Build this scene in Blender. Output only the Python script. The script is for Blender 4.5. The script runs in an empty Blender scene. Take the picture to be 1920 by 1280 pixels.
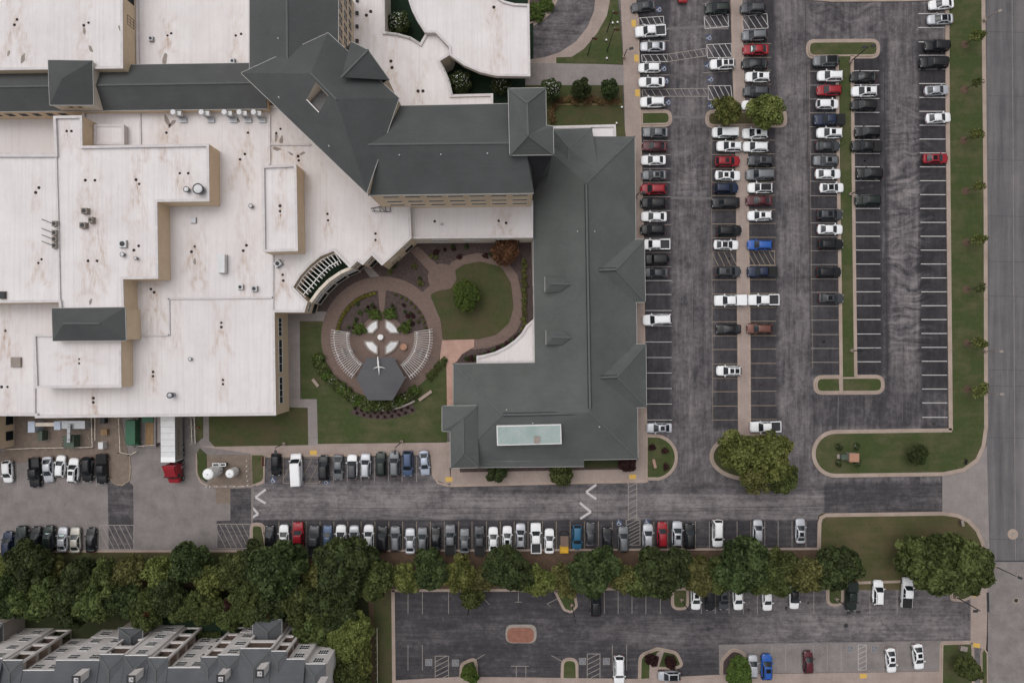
import bpy, math, random
import numpy as np
from mathutils import Matrix, Vector

random.seed(7)
RNG = np.random.default_rng(7)
SC = bpy.context.scene
COL = SC.collection
R = math.radians

# ------------------------------------------------------------------ camera, sky, sun, exposure
CAM_H = 128.0            # drone height in metres
PX = 0.1                 # metres on the ground per photo pixel
cam_d = bpy.data.cameras.new("drone_camera")
cam_d.sensor_width = 36.0
cam_d.lens = 24.0
cam_d.clip_start = 0.5
cam_d.clip_end = 3000.0
cam = bpy.data.objects.new("drone_camera", cam_d)
cam.location = (0, 0, CAM_H)
COL.objects.link(cam)
SC.camera = cam

world = bpy.data.worlds.new("World")
SC.world = world
world.use_nodes = True
nt = world.node_tree
bg = nt.nodes["Background"]
sky = nt.nodes.new("ShaderNodeTexSky")
sky.sky_type = 'NISHITA'
sky.sun_disc = False
SUN_EL, SUN_AZ = 68.0, -40.0       # azimuth clockwise from north (+y): light comes from the north-west
sky.sun_elevation = R(SUN_EL)
sky.sun_rotation = R(SUN_AZ)
sky.air_density = 1.0
sky.dust_density = 4.0
hs = nt.nodes.new("ShaderNodeHueSaturation")
hs.inputs["Saturation"].default_value = 0.15      # closed cloud cover
nt.links.new(sky.outputs[0], hs.inputs["Color"])
nt.links.new(hs.outputs[0], bg.inputs["Color"])
bg.inputs["Strength"].default_value = 0.125

sun_d = bpy.data.lights.new("sun", 'SUN')
sun_d.energy = 1.0
sun_d.angle = R(75)
sun_d.color = (1.0, 0.965, 0.94)
sun = bpy.data.objects.new("sun", sun_d)
az, el = R(SUN_AZ), R(SUN_EL)
sdir = Vector((math.sin(az) * math.cos(el), math.cos(az) * math.cos(el), math.sin(el)))
sun.rotation_euler = sdir.to_track_quat('Z', 'Y').to_euler()
COL.objects.link(sun)

SC.view_settings.view_transform = 'Standard'
SC.view_settings.look = 'None'
SC.view_settings.exposure = 0.06
SC.view_settings.gamma = 1.0
SC.render.engine = 'CYCLES'
SC.cycles.max_bounces = 6
SC.cycles.diffuse_bounces = 3
SC.cycles.glossy_bounces = 2
SC.cycles.transmission_bounces = 2
SC.cycles.transparent_max_bounces = 4

# ------------------------------------------------------------------ helpers
LOCAL = set()
def W(px, py, z=0.0):
    """photo pixel + real height -> world point"""
    k = (CAM_H - z) / CAM_H * PX
    return ((px - 960) * k, (640 - py) * k, z)

def W2(px, py, z=0.0):
    a = W(px, py, z)
    return (a[0], a[1])

def lin(c):
    return tuple(((v / 255) / 12.92 if v / 255 <= 0.04045 else ((v / 255 + 0.055) / 1.055) ** 2.4) for v in c)

def put(name, mesh, parent=None, loc=None, rz=0.0, mats=None, scale=None):
    o = bpy.data.objects.new(name, mesh)
    COL.objects.link(o)
    if loc is not None:
        o.location = loc
    if rz:
        o.rotation_euler = (0, 0, rz)
    if scale is not None:
        o.scale = scale if hasattr(scale, '__len__') else (scale,) * 3
    if parent is not None:
        o.parent = parent
        if loc is None and parent.name not in LOCAL:
            o.matrix_parent_inverse = Matrix.Translation(-Vector(parent.location))
    return o

def own(o, m, i=0):
    o.material_slots[i].link = 'OBJECT'
    o.material_slots[i].material = m

def tag(o, label, cat, group=None, kind=None):
    if label: o['label'] = label
    if cat: o['category'] = cat
    if group: o['group'] = group
    if kind: o['kind'] = kind
    return o

def empty(name, loc, rz=0.0, local=False, scale=None):
    o = bpy.data.objects.new(name, None)
    o.location = loc
    o.rotation_euler = (0, 0, rz)
    o.empty_display_size = 0.3
    if scale: o.scale = (scale,) * 3
    COL.objects.link(o)
    if local: LOCAL.add(o.name)
    return o

def area2(p):
    return sum(p[i][0] * p[(i + 1) % len(p)][1] - p[(i + 1) % len(p)][0] * p[i][1] for i in range(len(p))) / 2

def ccw(p):
    return list(p) if area2(p) > 0 else list(reversed(p))

def offset_poly(p, d):
    """inward offset of a CCW polygon by d (miter)"""
    n = len(p); out = []
    for i in range(n):
        a, b, c = p[i - 1], p[i], p[(i + 1) % n]
        u = Vector((b[0] - a[0], b[1] - a[1])); v = Vector((c[0] - b[0], c[1] - b[1]))
        if u.length < 1e-6: u = v
        if v.length < 1e-6: v = u
        u.normalize(); v.normalize()
        n1 = Vector((-u.y, u.x)); n2 = Vector((-v.y, v.x))
        m = n1 + n2
        if m.length < 1e-3: m = n1.copy()
        m.normalize()
        k = d / max(0.35, m.dot(n1))
        out.append((b[0] + m.x * k, b[1] + m.y * k))
    return out

def rounded(pts, n=6):
    """[(x,y,r)] -> polygon with corner arcs (any units)"""
    out = []; N = len(pts)
    for i in range(N):
        x, y = pts[i][0], pts[i][1]; r = pts[i][2] if len(pts[i]) > 2 else 0
        if r <= 0: out.append((x, y)); continue
        a = Vector(pts[i - 1][:2]) - Vector((x, y)); c = Vector(pts[(i + 1) % N][:2]) - Vector((x, y))
        la, lc = a.length, c.length; a.normalize(); c.normalize()
        ang = math.acos(max(-1, min(1, a.dot(c))))
        t = min(r / max(1e-3, math.tan(ang / 2)), la * 0.499, lc * 0.499)
        p0 = Vector((x, y)) + a * t; p1 = Vector((x, y)) + c * t; q = Vector((x, y))
        for k in range(n + 1):
            s = k / n
            w = p0 * (1 - s) ** 2 + q * 2 * s * (1 - s) + p1 * s * s
            out.append((w.x, w.y))
    return out

def arc(cx, cy, r, a0, a1, n=16, ry=None):
    """pixel-space arc, angles in degrees counter-clockwise as seen in the photo"""
    ry = ry or r
    return [(cx + r * math.cos(R(a0 + (a1 - a0) * k / n)), cy - ry * math.sin(R(a0 + (a1 - a0) * k / n))) for k in range(n + 1)]

class MB:
    def __init__(s):
        s.v = []; s.f = []; s.m = []
    def face(s, pts, m=0):
        b = len(s.v); s.v += [tuple(p) for p in pts]; s.f.append(tuple(range(b, b + len(pts)))); s.m.append(m)
    def prism(s, poly, z0, z1, m=0, mtop=None, bottom=False):
        p = ccw(poly); n = len(p); b = len(s.v)
        s.v += [(x, y, z0) for x, y in p] + [(x, y, z1) for x, y in p]
        for i in range(n):
            j = (i + 1) % n
            s.f.append((b + i, b + j, b + n + j, b + n + i)); s.m.append(m)
        s.f.append(tuple(range(b + n, b + 2 * n))); s.m.append(m if mtop is None else mtop)
        if bottom:
            s.f.append(tuple(range(b + n - 1, b - 1, -1))); s.m.append(m)
        return s
    def ring(s, outer, inner, z0, z1, m=0):
        n = len(outer); b = len(s.v)
        s.v += [(x, y, z0) for x, y in outer] + [(x, y, z1) for x, y in outer] + [(x, y, z1) for x, y in inner] + [(x, y, z0) for x, y in inner]
        for i in range(n):
            j = (i + 1) % n
            for k in range(3):
                s.f.append((b + k * n + i, b + k * n + j, b + (k + 1) * n + j, b + (k + 1) * n + i)); s.m.append(m)
        return s
    def box(s, x0, x1, y0, y1, z0, z1, m=0, mtop=None):
        return s.prism([(x0, y0), (x1, y0), (x1, y1), (x0, y1)], z0, z1, m, mtop, True)
    def obox(s, cx, cy, ang, l, w, z0, z1, m=0):
        c, sn = math.cos(ang), math.sin(ang)
        p = [(cx + c * a - sn * b, cy + sn * a + c * b) for a, b in ((-l / 2, -w / 2), (l / 2, -w / 2), (l / 2, w / 2), (-l / 2, w / 2))]
        return s.prism(p, z0, z1, m, None, True)
    def bar(s, a, b, w, h=None, m=0):
        """rectangular bar between two 3-D points"""
        h = h or w
        a, b = Vector(a), Vector(b); d = (b - a).normalized()
        up = Vector((0, 0, 1)) if abs(d.z) < 0.95 else Vector((1, 0, 0))
        s1 = d.cross(up).normalized() * w / 2; s2 = s1.cross(d).normalized() * h / 2
        q = [(-1, -1), (1, -1), (1, 1), (-1, 1)]; k = len(s.v)
        for e in (a, b):
            for i, j in q: s.v.append(tuple(e + s1 * i + s2 * j))
        for i in range(4):
            j = (i + 1) % 4; s.f.append((k + i, k + j, k + 4 + j, k + 4 + i)); s.m.append(m)
        s.f += [(k + 3, k + 2, k + 1, k), (k + 4, k + 5, k + 6, k + 7)]; s.m += [m, m]
        return s
    def tube(s, path, r, n=8, m=0, cap=True):
        path = [Vector(p) for p in path]; rs = r if hasattr(r, '__len__') else [r] * len(path); k = len(s.v)
        for i, p in enumerate(path):
            d = (path[min(i + 1, len(path) - 1)] - path[max(i - 1, 0)]).normalized()
            up = Vector((0, 0, 1)) if abs(d.z) < 0.9 else Vector((1, 0, 0))
            a = d.cross(up).normalized(); b = a.cross(d).normalized()
            for j in range(n):
                t = 2 * math.pi * j / n
                s.v.append(tuple(p + (a * math.cos(t) + b * math.sin(t)) * rs[i]))
        for i in range(len(path) - 1):
            for j in range(n):
                j2 = (j + 1) % n
                s.f.append((k + i * n + j, k + i * n + j2, k + (i + 1) * n + j2, k + (i + 1) * n + j)); s.m.append(m)
        if cap:
            s.f.append(tuple(k + j for j in reversed(range(n)))); s.m.append(m)
            e = k + (len(path) - 1) * n
            s.f.append(tuple(e + j for j in range(n))); s.m.append(m)
        return s
    def cyl(s, x, y, r, z0, z1, n=12, m=0, r1=None, mtop=None):
        r1 = r if r1 is None else r1; k = len(s.v)
        for z, q in ((z0, r), (z1, r1)):
            s.v += [(x + q * math.cos(2 * math.pi * j / n), y + q * math.sin(2 * math.pi * j / n), z) for j in range(n)]
        for j in range(n):
            j2 = (j + 1) % n; s.f.append((k + j, k + j2, k + n + j2, k + n + j)); s.m.append(m)
        s.f.append(tuple(k + n + j for j in range(n))); s.m.append(m if mtop is None else mtop)
        return s
    def dome(s, x, y, r, z, h, n=14, rings=4, m=0):
        for i in range(rings):
            a0, a1 = math.pi / 2 * i / rings, math.pi / 2 * (i + 1) / rings
            for j in range(n):
                t0, t1 = 2 * math.pi * j / n, 2 * math.pi * (j + 1) / n
                P = lambda a, t: (x + r * math.cos(a) * math.cos(t), y + r * math.cos(a) * math.sin(t), z + h * math.sin(a))
                s.face([P(a0, t0), P(a0, t1), P(a1, t1), P(a1, t0)] if i < rings - 1 else [P(a0, t0), P(a0, t1), P(a1, t0)], m)
        return s
    def mesh(s, name, mats, smooth=False):
        me = bpy.data.meshes.new(name)
        me.from_pydata(s.v, [], s.f)
        for m in (mats if isinstance(mats, (list, tuple)) else [mats]):
            me.materials.append(m)
        me.polygons.foreach_set('material_index', s.m)
        if smooth:
            me.polygons.foreach_set('use_smooth', [True] * len(me.polygons))
        me.update()
        return me
    def build(s, name, mats, parent=None, smooth=False, **kw):
        return put(name, s.mesh(name, mats, smooth), parent, **kw)

def polyW(pts, z=0.0):
    return [W2(x, y, z) for x, y in pts]

def inside(pt, poly):
    x, y = pt; c = False; n = len(poly)
    for i in range(n):
        x0, y0 = poly[i]; x1, y1 = poly[i - 1]
        if (y0 > y) != (y1 > y) and x < (x1 - x0) * (y - y0) / (y1 - y0) + x0: c = not c
    return c

# ------------------------------------------------------------------ materials
MATS = {}
def newmat(name):
    m = bpy.data.materials.new(name); m.use_nodes = True
    MATS[name] = m
    return m, m.node_tree, m.node_tree.nodes["Principled BSDF"]

def nnoise(nt, scale, detail=4, rough=0.6, vec=None, stretch=None):
    tc = nt.nodes.new("ShaderNodeTexCoord"); src = tc.outputs['Object']
    if stretch:
        mp = nt.nodes.new("ShaderNodeMapping"); mp.inputs['Scale'].default_value = stretch
        nt.links.new(src, mp.inputs['Vector']); src = mp.outputs[0]
    n = nt.nodes.new("ShaderNodeTexNoise")
    n.inputs['Scale'].default_value = scale; n.inputs['Detail'].default_value = detail; n.inputs['Roughness'].default_value = rough
    nt.links.new(src, n.inputs['Vector'])
    return n.outputs['Fac']

def nmath(nt, op, a, b=None, clamp=False):
    n = nt.nodes.new("ShaderNodeMath"); n.operation = op; n.use_clamp = clamp
    for i, v in enumerate((a, b)):
        if v is None: continue
        if isinstance(v, (int, float)): n.inputs[i].default_value = v
        else: nt.links.new(v, n.inputs[i])
    return n.outputs[0]

def nmix(nt, fac, a, b):
    n = nt.nodes.new("ShaderNodeMix"); n.data_type = 'RGBA'
    for sock, v in ((n.inputs[0], fac), (n.inputs[6], a), (n.inputs[7], b)):
        if isinstance(v, (int, float)): sock.default_value = v
        elif isinstance(v, tuple): sock.default_value = (*v[:3], 1)
        else: nt.links.new(v, sock)
    return n.outputs[2]

def nramp(nt, fac, stops):
    n = nt.nodes.new("ShaderNodeValToRGB"); e = n.color_ramp.elements
    while len(e) < len(stops): e.new(0.5)
    for i, (p, c) in enumerate(stops):
        e[i].position = p; e[i].color = (*c[:3], 1) if hasattr(c, '__len__') else (c, c, c, 1)
    nt.links.new(fac, n.inputs[0])
    return n.outputs[0]

def nattr(nt, name):
    n = nt.nodes.new("ShaderNodeAttribute"); n.attribute_name = name
    return n.outputs['Fac']

def nbump(nt, bsdf, h, strength=0.3, dist=0.05):
    b = nt.nodes.new("ShaderNodeBump"); b.inputs['Strength'].default_value = strength; b.inputs['Distance'].default_value = dist
    nt.links.new(h, b.inputs['Height']); nt.links.new(b.outputs[0], bsdf.inputs['Normal'])

def simple(name, col, rough=0.8, var=0.25, scale=1.5, stretch=None, metal=0.0, col2=None, coat=0.0, spec=0.3):
    m, nt, b = newmat(name)
    c2 = col2 or tuple(v * (1 - var) for v in col)
    n1 = nnoise(nt, scale, 5, 0.65, stretch=stretch)
    n2 = nnoise(nt, scale * 7, 3, 0.6, stretch=stretch)
    f = nmath(nt, 'ADD', nmath(nt, 'MULTIPLY', n1, 0.65), nmath(nt, 'MULTIPLY', n2, 0.35))
    f = nramp(nt, f, [(0.36, 0.0), (0.64, 1.0)])
    nt.links.new(nmix(nt, f, c2, col), b.inputs['Base Color'])
    b.inputs['Roughness'].default_value = rough
    b.inputs['Metallic'].default_value = metal
    b.inputs['Specular IOR Level'].default_value = spec
    b.inputs['Coat Weight'].default_value = coat
    return m

# white membrane roof: seams, dirt, shade greying, brown stains that follow the "stain" attribute
m, nt, b = newmat("white_roof")
seam = nnoise(nt, 1.0, 2, 0.5, stretch=(2.6, 0.05, 1))
blot = nnoise(nt, 0.12, 6, 0.7)
fine = nnoise(nt, 2.2, 5, 0.7, stretch=(1.0, 0.25, 1))
c = nmix(nt, nramp(nt, blot, [(0.35, 0.0), (0.7, 1.0)]), (0.605, 0.567, 0.565), (0.69, 0.662, 0.662))
c = nmix(nt, nmath(nt, 'MULTIPLY', nramp(nt, seam, [(0.48, 0.0), (0.66, 1.0)]), 0.28), c, (0.50, 0.45, 0.45))
c = nmix(nt, nmath(nt, 'MULTIPLY', nramp(nt, fine, [(0.54, 0.0), (0.78, 1.0)]), 0.35), c, (0.45, 0.385, 0.375))
st = nattr(nt, "stain")
brk = nramp(nt, nnoise(nt, 1.1, 6, 0.75, stretch=(3.2, 0.6, 1)), [(0.36, 0.0), (0.62, 1.0)])
s1 = nmath(nt, 'MULTIPLY', st, brk, True)
c = nmix(nt, nmath(nt, 'MULTIPLY', s1, 0.95, True), c, (0.36, 0.225, 0.135))
c = nmix(nt, nramp(nt, nmath(nt, 'MULTIPLY', s1, nnoise(nt, 3.0, 4)), [(0.36, 0.0), (0.55, 0.9)]), c, (0.16, 0.10, 0.075))
gr = nattr(nt, "grime_shade")
c = nmix(nt, nmath(nt, 'MULTIPLY', gr, nramp(nt, blot, [(0.3, 0.3), (0.7, 1.0)])), c, (0.40, 0.36, 0.36))
nt.links.new(c, b.inputs['Base Color']); b.inputs['Roughness'].default_value = 0.75; b.inputs['Specular IOR Level'].default_value = 0.25

def shingle(name, c1, c2):
    m, nt, b = newmat(name)
    big = nnoise(nt, 0.16, 5, 0.65); fin = nnoise(nt, 6.0, 3, 0.7)
    crs = nnoise(nt, 1.0, 3, 0.6, stretch=(0.25, 3.0, 3.0))
    f = nmath(nt, 'ADD', nmath(nt, 'MULTIPLY', big, 0.6), nmath(nt, 'ADD', nmath(nt, 'MULTIPLY', fin, 0.22), nmath(nt, 'MULTIPLY', crs, 0.18)))
    nt.links.new(nmix(nt, nramp(nt, f, [(0.38, 0.0), (0.62, 1.0)]), c1, c2), b.inputs['Base Color'])
    b.inputs['Roughness'].default_value = 0.9; b.inputs['Specular IOR Level'].default_value = 0.15
    nbump(nt, b, fin, 0.35, 0.02)
shingle("green_shingle", (0.081, 0.087, 0.084), (0.106, 0.113, 0.109))
shingle("slate_shingle", (0.066, 0.069, 0.069), (0.084, 0.087, 0.087))
shingle("dark_shingle", (0.026, 0.025, 0.028), (0.034, 0.033, 0.036))  # near-black shingle on the turret triangle and ridge vents
shingle("condo_shingle", (0.075, 0.078, 0.085), (0.105, 0.108, 0.115))

# asphalt: "wear" = how far the seal coat has worn off, "axis" = driving direction
m, nt, b = newmat("asphalt")
wear = nattr(nt, "wear"); axs = nattr(nt, "axis")
sv = nnoise(nt, 1.0, 5, 0.7, stretch=(1.3, 0.10, 1)); sh = nnoise(nt, 1.0, 5, 0.7, stretch=(0.10, 1.3, 1))
mx = nt.nodes.new("ShaderNodeMix"); nt.links.new(axs, mx.inputs[0]); nt.links.new(sv, mx.inputs[2]); nt.links.new(sh, mx.inputs[3])
streak = mx.outputs[0]
blot = nnoise(nt, 0.22, 8, 0.68); grit = nnoise(nt, 5.0, 3, 0.75); mot = nnoise(nt, 1.1, 6, 0.75)
amp = nmath(nt, 'ADD', nmath(nt, 'MULTIPLY', wear, 0.75), 0.55)
f = nmath(nt, 'MULTIPLY', nmath(nt, 'SUBTRACT', streak, 0.5), 1.0)
f = nmath(nt, 'ADD', f, nmath(nt, 'MULTIPLY', nmath(nt, 'SUBTRACT', blot, 0.5), 1.1))
f = nmath(nt, 'ADD', f, nmath(nt, 'MULTIPLY', nmath(nt, 'SUBTRACT', mot, 0.5), 0.9))
f = nmath(nt, 'ADD', f, nmath(nt, 'MULTIPLY', nmath(nt, 'SUBTRACT', grit, 0.5), 0.25))
f = nmath(nt, 'ADD', wear, nmath(nt, 'MULTIPLY', f, amp))
c = nramp(nt, f, [(0.0, (0.030, 0.0285, 0.032)), (0.33, (0.060, 0.0555, 0.060)), (0.62, (0.124, 0.112, 0.116)), (1.0, (0.225, 0.203, 0.203))])
wq = nt.nodes.new("ShaderNodeTexNoise"); wq.inputs['Scale'].default_value = 0.09; wq.inputs['Detail'].default_value = 2
tcw = nt.nodes.new("ShaderNodeTexCoord"); nt.links.new(tcw.outputs['Object'], wq.inputs['Vector'])
vw = nt.nodes.new("ShaderNodeVectorMath"); vw.operation = 'MULTIPLY_ADD'; vw.inputs[1].default_value = (14, 14, 0); nt.links.new(wq.outputs['Color'], vw.inputs[0]); nt.links.new(tcw.outputs['Object'], vw.inputs[2])
mpw = nt.nodes.new("ShaderNodeMapping"); mpw.inputs['Scale'].default_value = (0.16, 1.0, 1); nt.links.new(vw.outputs[0], mpw.inputs['Vector'])
sn = nt.nodes.new("ShaderNodeTexNoise"); sn.inputs['Scale'].default_value = 1.1; sn.inputs['Detail'].default_value = 5; sn.inputs['Roughness'].default_value = 0.6; nt.links.new(mpw.outputs[0], sn.inputs['Vector'])
swf = nmath(nt, 'ADD', f, nmath(nt, 'MULTIPLY', nattr(nt, 'swirl'), nmath(nt, 'MULTIPLY', nmath(nt, 'SUBTRACT', sn.outputs['Fac'], 0.5), 1.7)))
c = nramp(nt, swf, [(0.0, (0.030, 0.0285, 0.032)), (0.33, (0.060, 0.0555, 0.060)), (0.62, (0.124, 0.112, 0.116)), (1.0, (0.225, 0.203, 0.203))])
vo = nt.nodes.new("ShaderNodeTexVoronoi"); vo.feature = 'DISTANCE_TO_EDGE'; vo.inputs['Scale'].default_value = 0.07
tc = nt.nodes.new("ShaderNodeTexCoord"); wn = nt.nodes.new("ShaderNodeTexNoise"); wn.inputs['Scale'].default_value = 0.5; wn.inputs['Detail'].default_value = 5
nt.links.new(tc.outputs['Object'], wn.inputs['Vector'])
va = nt.nodes.new("ShaderNodeVectorMath"); va.operation = 'MULTIPLY_ADD'; va.inputs[1].default_value = (3, 3, 0)
nt.links.new(wn.outputs['Color'], va.inputs[0]); nt.links.new(tc.outputs['Object'], va.inputs[2]); nt.links.new(va.outputs[0], vo.inputs['Vector'])
crk = nramp(nt, vo.outputs['Distance'], [(0.0, 0.32), (0.005, 0.0)])
c = nmix(nt, crk, c, (0.02, 0.019, 0.021))
nt.links.new(c, b.inputs['Base Color']); b.inputs['Roughness'].default_value = 0.9; b.inputs['Specular IOR Level'].default_value = 0.1
nbump(nt, b, grit, 0.2, 0.01)

def concrete(name, c1, c2, joint=None):
    m, nt, b = newmat(name)
    n1 = nnoise(nt, 0.35, 6, 0.7); n2 = nnoise(nt, 3.5, 4, 0.7)
    f = nmath(nt, 'ADD', nmath(nt, 'MULTIPLY', n1, 0.7), nmath(nt, 'MULTIPLY', n2, 0.3))
    c = nmix(nt, nramp(nt, f, [(0.36, 0.0), (0.64, 1.0)]), c1, c2)
    if joint:
        tc = nt.nodes.new("ShaderNodeTexCoord"); br = nt.nodes.new("ShaderNodeTexBrick")
        br.offset = 0; br.inputs['Scale'].default_value = 1.0; br.inputs['Brick Width'].default_value = joint; br.inputs['Row Height'].default_value = joint
        br.inputs['Mortar Size'].default_value = 0.025; br.inputs['Color1'].default_value = (1, 1, 1, 1); br.inputs['Color2'].default_value = (0.9, 0.9, 0.9, 1); br.inputs['Mortar'].default_value = (0.6, 0.6, 0.6, 1)
        nt.links.new(tc.outputs['Object'], br.inputs['Vector'])
        n = nt.nodes.new("ShaderNodeMix"); n.data_type = 'RGBA'; n.blend_type = 'MULTIPLY'; n.inputs[0].default_value = 0.4
        nt.links.new(c, n.inputs[6]); nt.links.new(br.outputs['Color'], n.inputs[7]); c = n.outputs[2]
    nt.links.new(c, b.inputs['Base Color']); b.inputs['Roughness'].default_value = 0.85; b.inputs['Specular IOR Level'].default_value = 0.2
concrete("kerb_concrete", (0.27, 0.21, 0.175), (0.37, 0.295, 0.25))
concrete("walk_concrete", (0.26, 0.205, 0.18), (0.34, 0.275, 0.245), 1.5)
concrete("grey_walk", (0.20, 0.175, 0.168), (0.265, 0.235, 0.225), 1.5)
concrete("apron_concrete", (0.150, 0.134, 0.131), (0.24, 0.214, 0.207), 4.5)
concrete("salmon_concrete", (0.33, 0.20, 0.16), (0.47, 0.31, 0.255), 3.0)
concrete("road_surface", (0.104, 0.098, 0.103), (0.150, 0.141, 0.145), 9.0)
concrete("beige_patio", (0.42, 0.37, 0.35), (0.52, 0.47, 0.45))
concrete("marble", (0.55, 0.55, 0.56), (0.74, 0.73, 0.73))

# brick paving
m, nt, b = newmat("brick_paving")
tc = nt.nodes.new("ShaderNodeTexCoord"); br = nt.nodes.new("ShaderNodeTexBrick")
br.inputs['Scale'].default_value = 1.0; br.inputs['Brick Width'].default_value = 0.45; br.inputs['Row Height'].default_value = 0.22; br.inputs['Mortar Size'].default_value = 0.015
br.inputs['Color1'].default_value = (0.160, 0.103, 0.082, 1); br.inputs['Color2'].default_value = (0.205, 0.137, 0.112, 1); br.inputs['Mortar'].default_value = (0.06, 0.045, 0.04, 1)
nt.links.new(tc.outputs['Object'], br.inputs['Vector'])
n1 = nnoise(nt, 0.5, 6, 0.7)
nt.links.new(nmix(nt, nmath(nt, 'MULTIPLY', n1, 0.7), br.outputs['Color'], (0.115, 0.083, 0.074)), b.inputs['Base Color'])
b.inputs['Roughness'].default_value = 0.85

def turf(name, g1, g2, dry, amount=0.5):
    m, nt, b = newmat(name)
    n1 = nnoise(nt, 0.16, 6, 0.7); n2 = nnoise(nt, 1.6, 6, 0.75); n3 = nnoise(nt, 9.0, 3, 0.8)
    st = nnoise(nt, 1.0, 3, 0.6, stretch=(0.12, 0.9, 1))
    c = nmix(nt, nramp(nt, nmath(nt, 'ADD', nmath(nt, 'MULTIPLY', n2, 0.5), nmath(nt, 'MULTIPLY', n3, 0.5)), [(0.35, 0.0), (0.65, 1.0)]), g1, g2)
    d = nramp(nt, nmath(nt, 'ADD', nmath(nt, 'MULTIPLY', n1, 0.75), nmath(nt, 'MULTIPLY', st, 0.25)), [(0.64 - amount * 0.3, 0.0), (0.78 - amount * 0.2, 0.85)])
    c = nmix(nt, d, c, dry)
    nt.links.new(c, b.inputs['Base Color']); b.inputs['Roughness'].default_value = 0.95; b.inputs['Specular IOR Level'].default_value = 0.1
    nbump(nt, b, n3, 0.8, 0.06)
turf("turf", (0.037, 0.052, 0.019), (0.066, 0.081, 0.031), (0.110, 0.094, 0.055), 0.6)
turf("dry_turf", (0.052, 0.056, 0.023), (0.082, 0.080, 0.037), (0.115, 0.088, 0.052), 0.75)
turf("deep_turf", (0.026, 0.036, 0.016), (0.044, 0.050, 0.024), (0.055, 0.045, 0.028), 0.5)  # deep green ground cover, the plants' own colour
turf("olive_turf", (0.042, 0.054, 0.020), (0.070, 0.078, 0.033), (0.088, 0.066, 0.042), 0.7)
m, nt, b = newmat("road_asphalt")
tr = nnoise(nt, 1.0, 5, 0.65, stretch=(0.55, 0.03, 1)); bl = nnoise(nt, 0.15, 6, 0.7); gt = nnoise(nt, 4.0, 3, 0.7)
f = nmath(nt, 'ADD', nmath(nt, 'MULTIPLY', tr, 0.55), nmath(nt, 'ADD', nmath(nt, 'MULTIPLY', bl, 0.3), nmath(nt, 'MULTIPLY', gt, 0.15)))
nt.links.new(nramp(nt, f, [(0.38, (0.088, 0.083, 0.089)), (0.5, (0.125, 0.118, 0.122)), (0.62, (0.168, 0.156, 0.158))]), b.inputs['Base Color'])
b.inputs['Roughness'].default_value = 0.9; b.inputs['Specular IOR Level'].default_value = 0.12
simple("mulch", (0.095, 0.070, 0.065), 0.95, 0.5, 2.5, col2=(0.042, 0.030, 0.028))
simple("red_soil", (0.125, 0.075, 0.052), 0.95, 0.4, 0.8, col2=(0.070, 0.052, 0.034))
simple("bare_ground", (0.075, 0.068, 0.038), 0.95, 0.4, 0.3, col2=(0.045, 0.050, 0.022))
simple("gravel_dirt", (0.21, 0.165, 0.135), 0.95, 0.3, 1.2)
simple("white_paint", (0.60, 0.57, 0.56), 0.7, 0.45, 2.0)
simple("old_paint", (0.36, 0.32, 0.29), 0.75, 0.5, 2.2)
simple("tan_paint", (0.34, 0.27, 0.20), 0.75, 0.5, 2.2)
simple("blue_paint", (0.055, 0.085, 0.16), 0.7, 0.5, 2.0)
simple("yellow_pad", (0.62, 0.40, 0.10), 0.75, 0.25, 2.5)
simple("stucco", (0.66, 0.52, 0.37), 0.9, 0.14, 0.6)
simple("stucco_pale", (0.66, 0.585, 0.50), 0.9, 0.14, 0.6)
simple("parapet_white", (0.60, 0.565, 0.565), 0.8, 0.2, 0.8)
simple("trim_white", (0.72, 0.70, 0.69), 0.6, 0.15, 1.0)
simple("condo_wall", (0.74, 0.69, 0.67), 0.85, 0.15, 0.7)
simple("condo_taupe", (0.36, 0.315, 0.28), 0.85, 0.15, 0.7)
simple("balcony_wood", (0.17, 0.12, 0.095), 0.85, 0.3, 1.0)
simple("ridge_cap", (0.105, 0.115, 0.112), 0.9, 0.2, 2.0)
simple("gutter_metal", (0.40, 0.39, 0.38), 0.5, 0.2, 1.0)
simple("copper_panel", (0.33, 0.375, 0.365), 0.7, 0.3, 0.35, col2=(0.24, 0.31, 0.295))
simple("black_rubber", (0.018, 0.018, 0.018), 0.85, 0.2, 3)
simple("dark_metal", (0.030, 0.031, 0.034), 0.5, 0.2, 3)
simple("rusty_drain", (0.045, 0.038, 0.036), 0.8, 0.3, 3)
simple("galvanised", (0.40, 0.41, 0.43), 0.45, 0.25, 1.5, metal=0.4)
simple("unit_white", (0.62, 0.62, 0.63), 0.5, 0.15, 1.0)
simple("unit_blue", (0.44, 0.49, 0.58), 0.5, 0.12, 1.0)
simple("unit_green", (0.075, 0.10, 0.075), 0.6, 0.2, 1.0)
simple("dumpster_green", (0.035, 0.115, 0.065), 0.55, 0.25, 1.2)
simple("crate_wood", (0.34, 0.22, 0.12), 0.85, 0.3, 2.0)
simple("brick_red", (0.20, 0.085, 0.06), 0.85, 0.3, 2.0)
simple("bark", (0.085, 0.065, 0.05), 0.95, 0.4, 3, stretch=(3, 3, 0.6))
simple("tank_white", (0.78, 0.78, 0.78), 0.35, 0.08, 0.8)
simple("chrome", (0.55, 0.55, 0.56), 0.2, 0.05, 2, metal=0.9)
simple("stone", (0.30, 0.26, 0.23), 0.9, 0.3, 1.5)
simple("stone_brick", (0.40, 0.22, 0.15), 0.9, 0.25, 2.0)
simple("old_brick", (0.27, 0.125, 0.09), 0.9, 0.35, 1.2)
simple("oil", (0.030, 0.028, 0.029), 0.7, 0.3, 3.0)
simple("straw", (0.22, 0.15, 0.075), 0.95, 0.4, 3.0)
simple("turf_dark", (0.012, 0.028, 0.014), 0.95, 0.4, 2.0)

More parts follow.
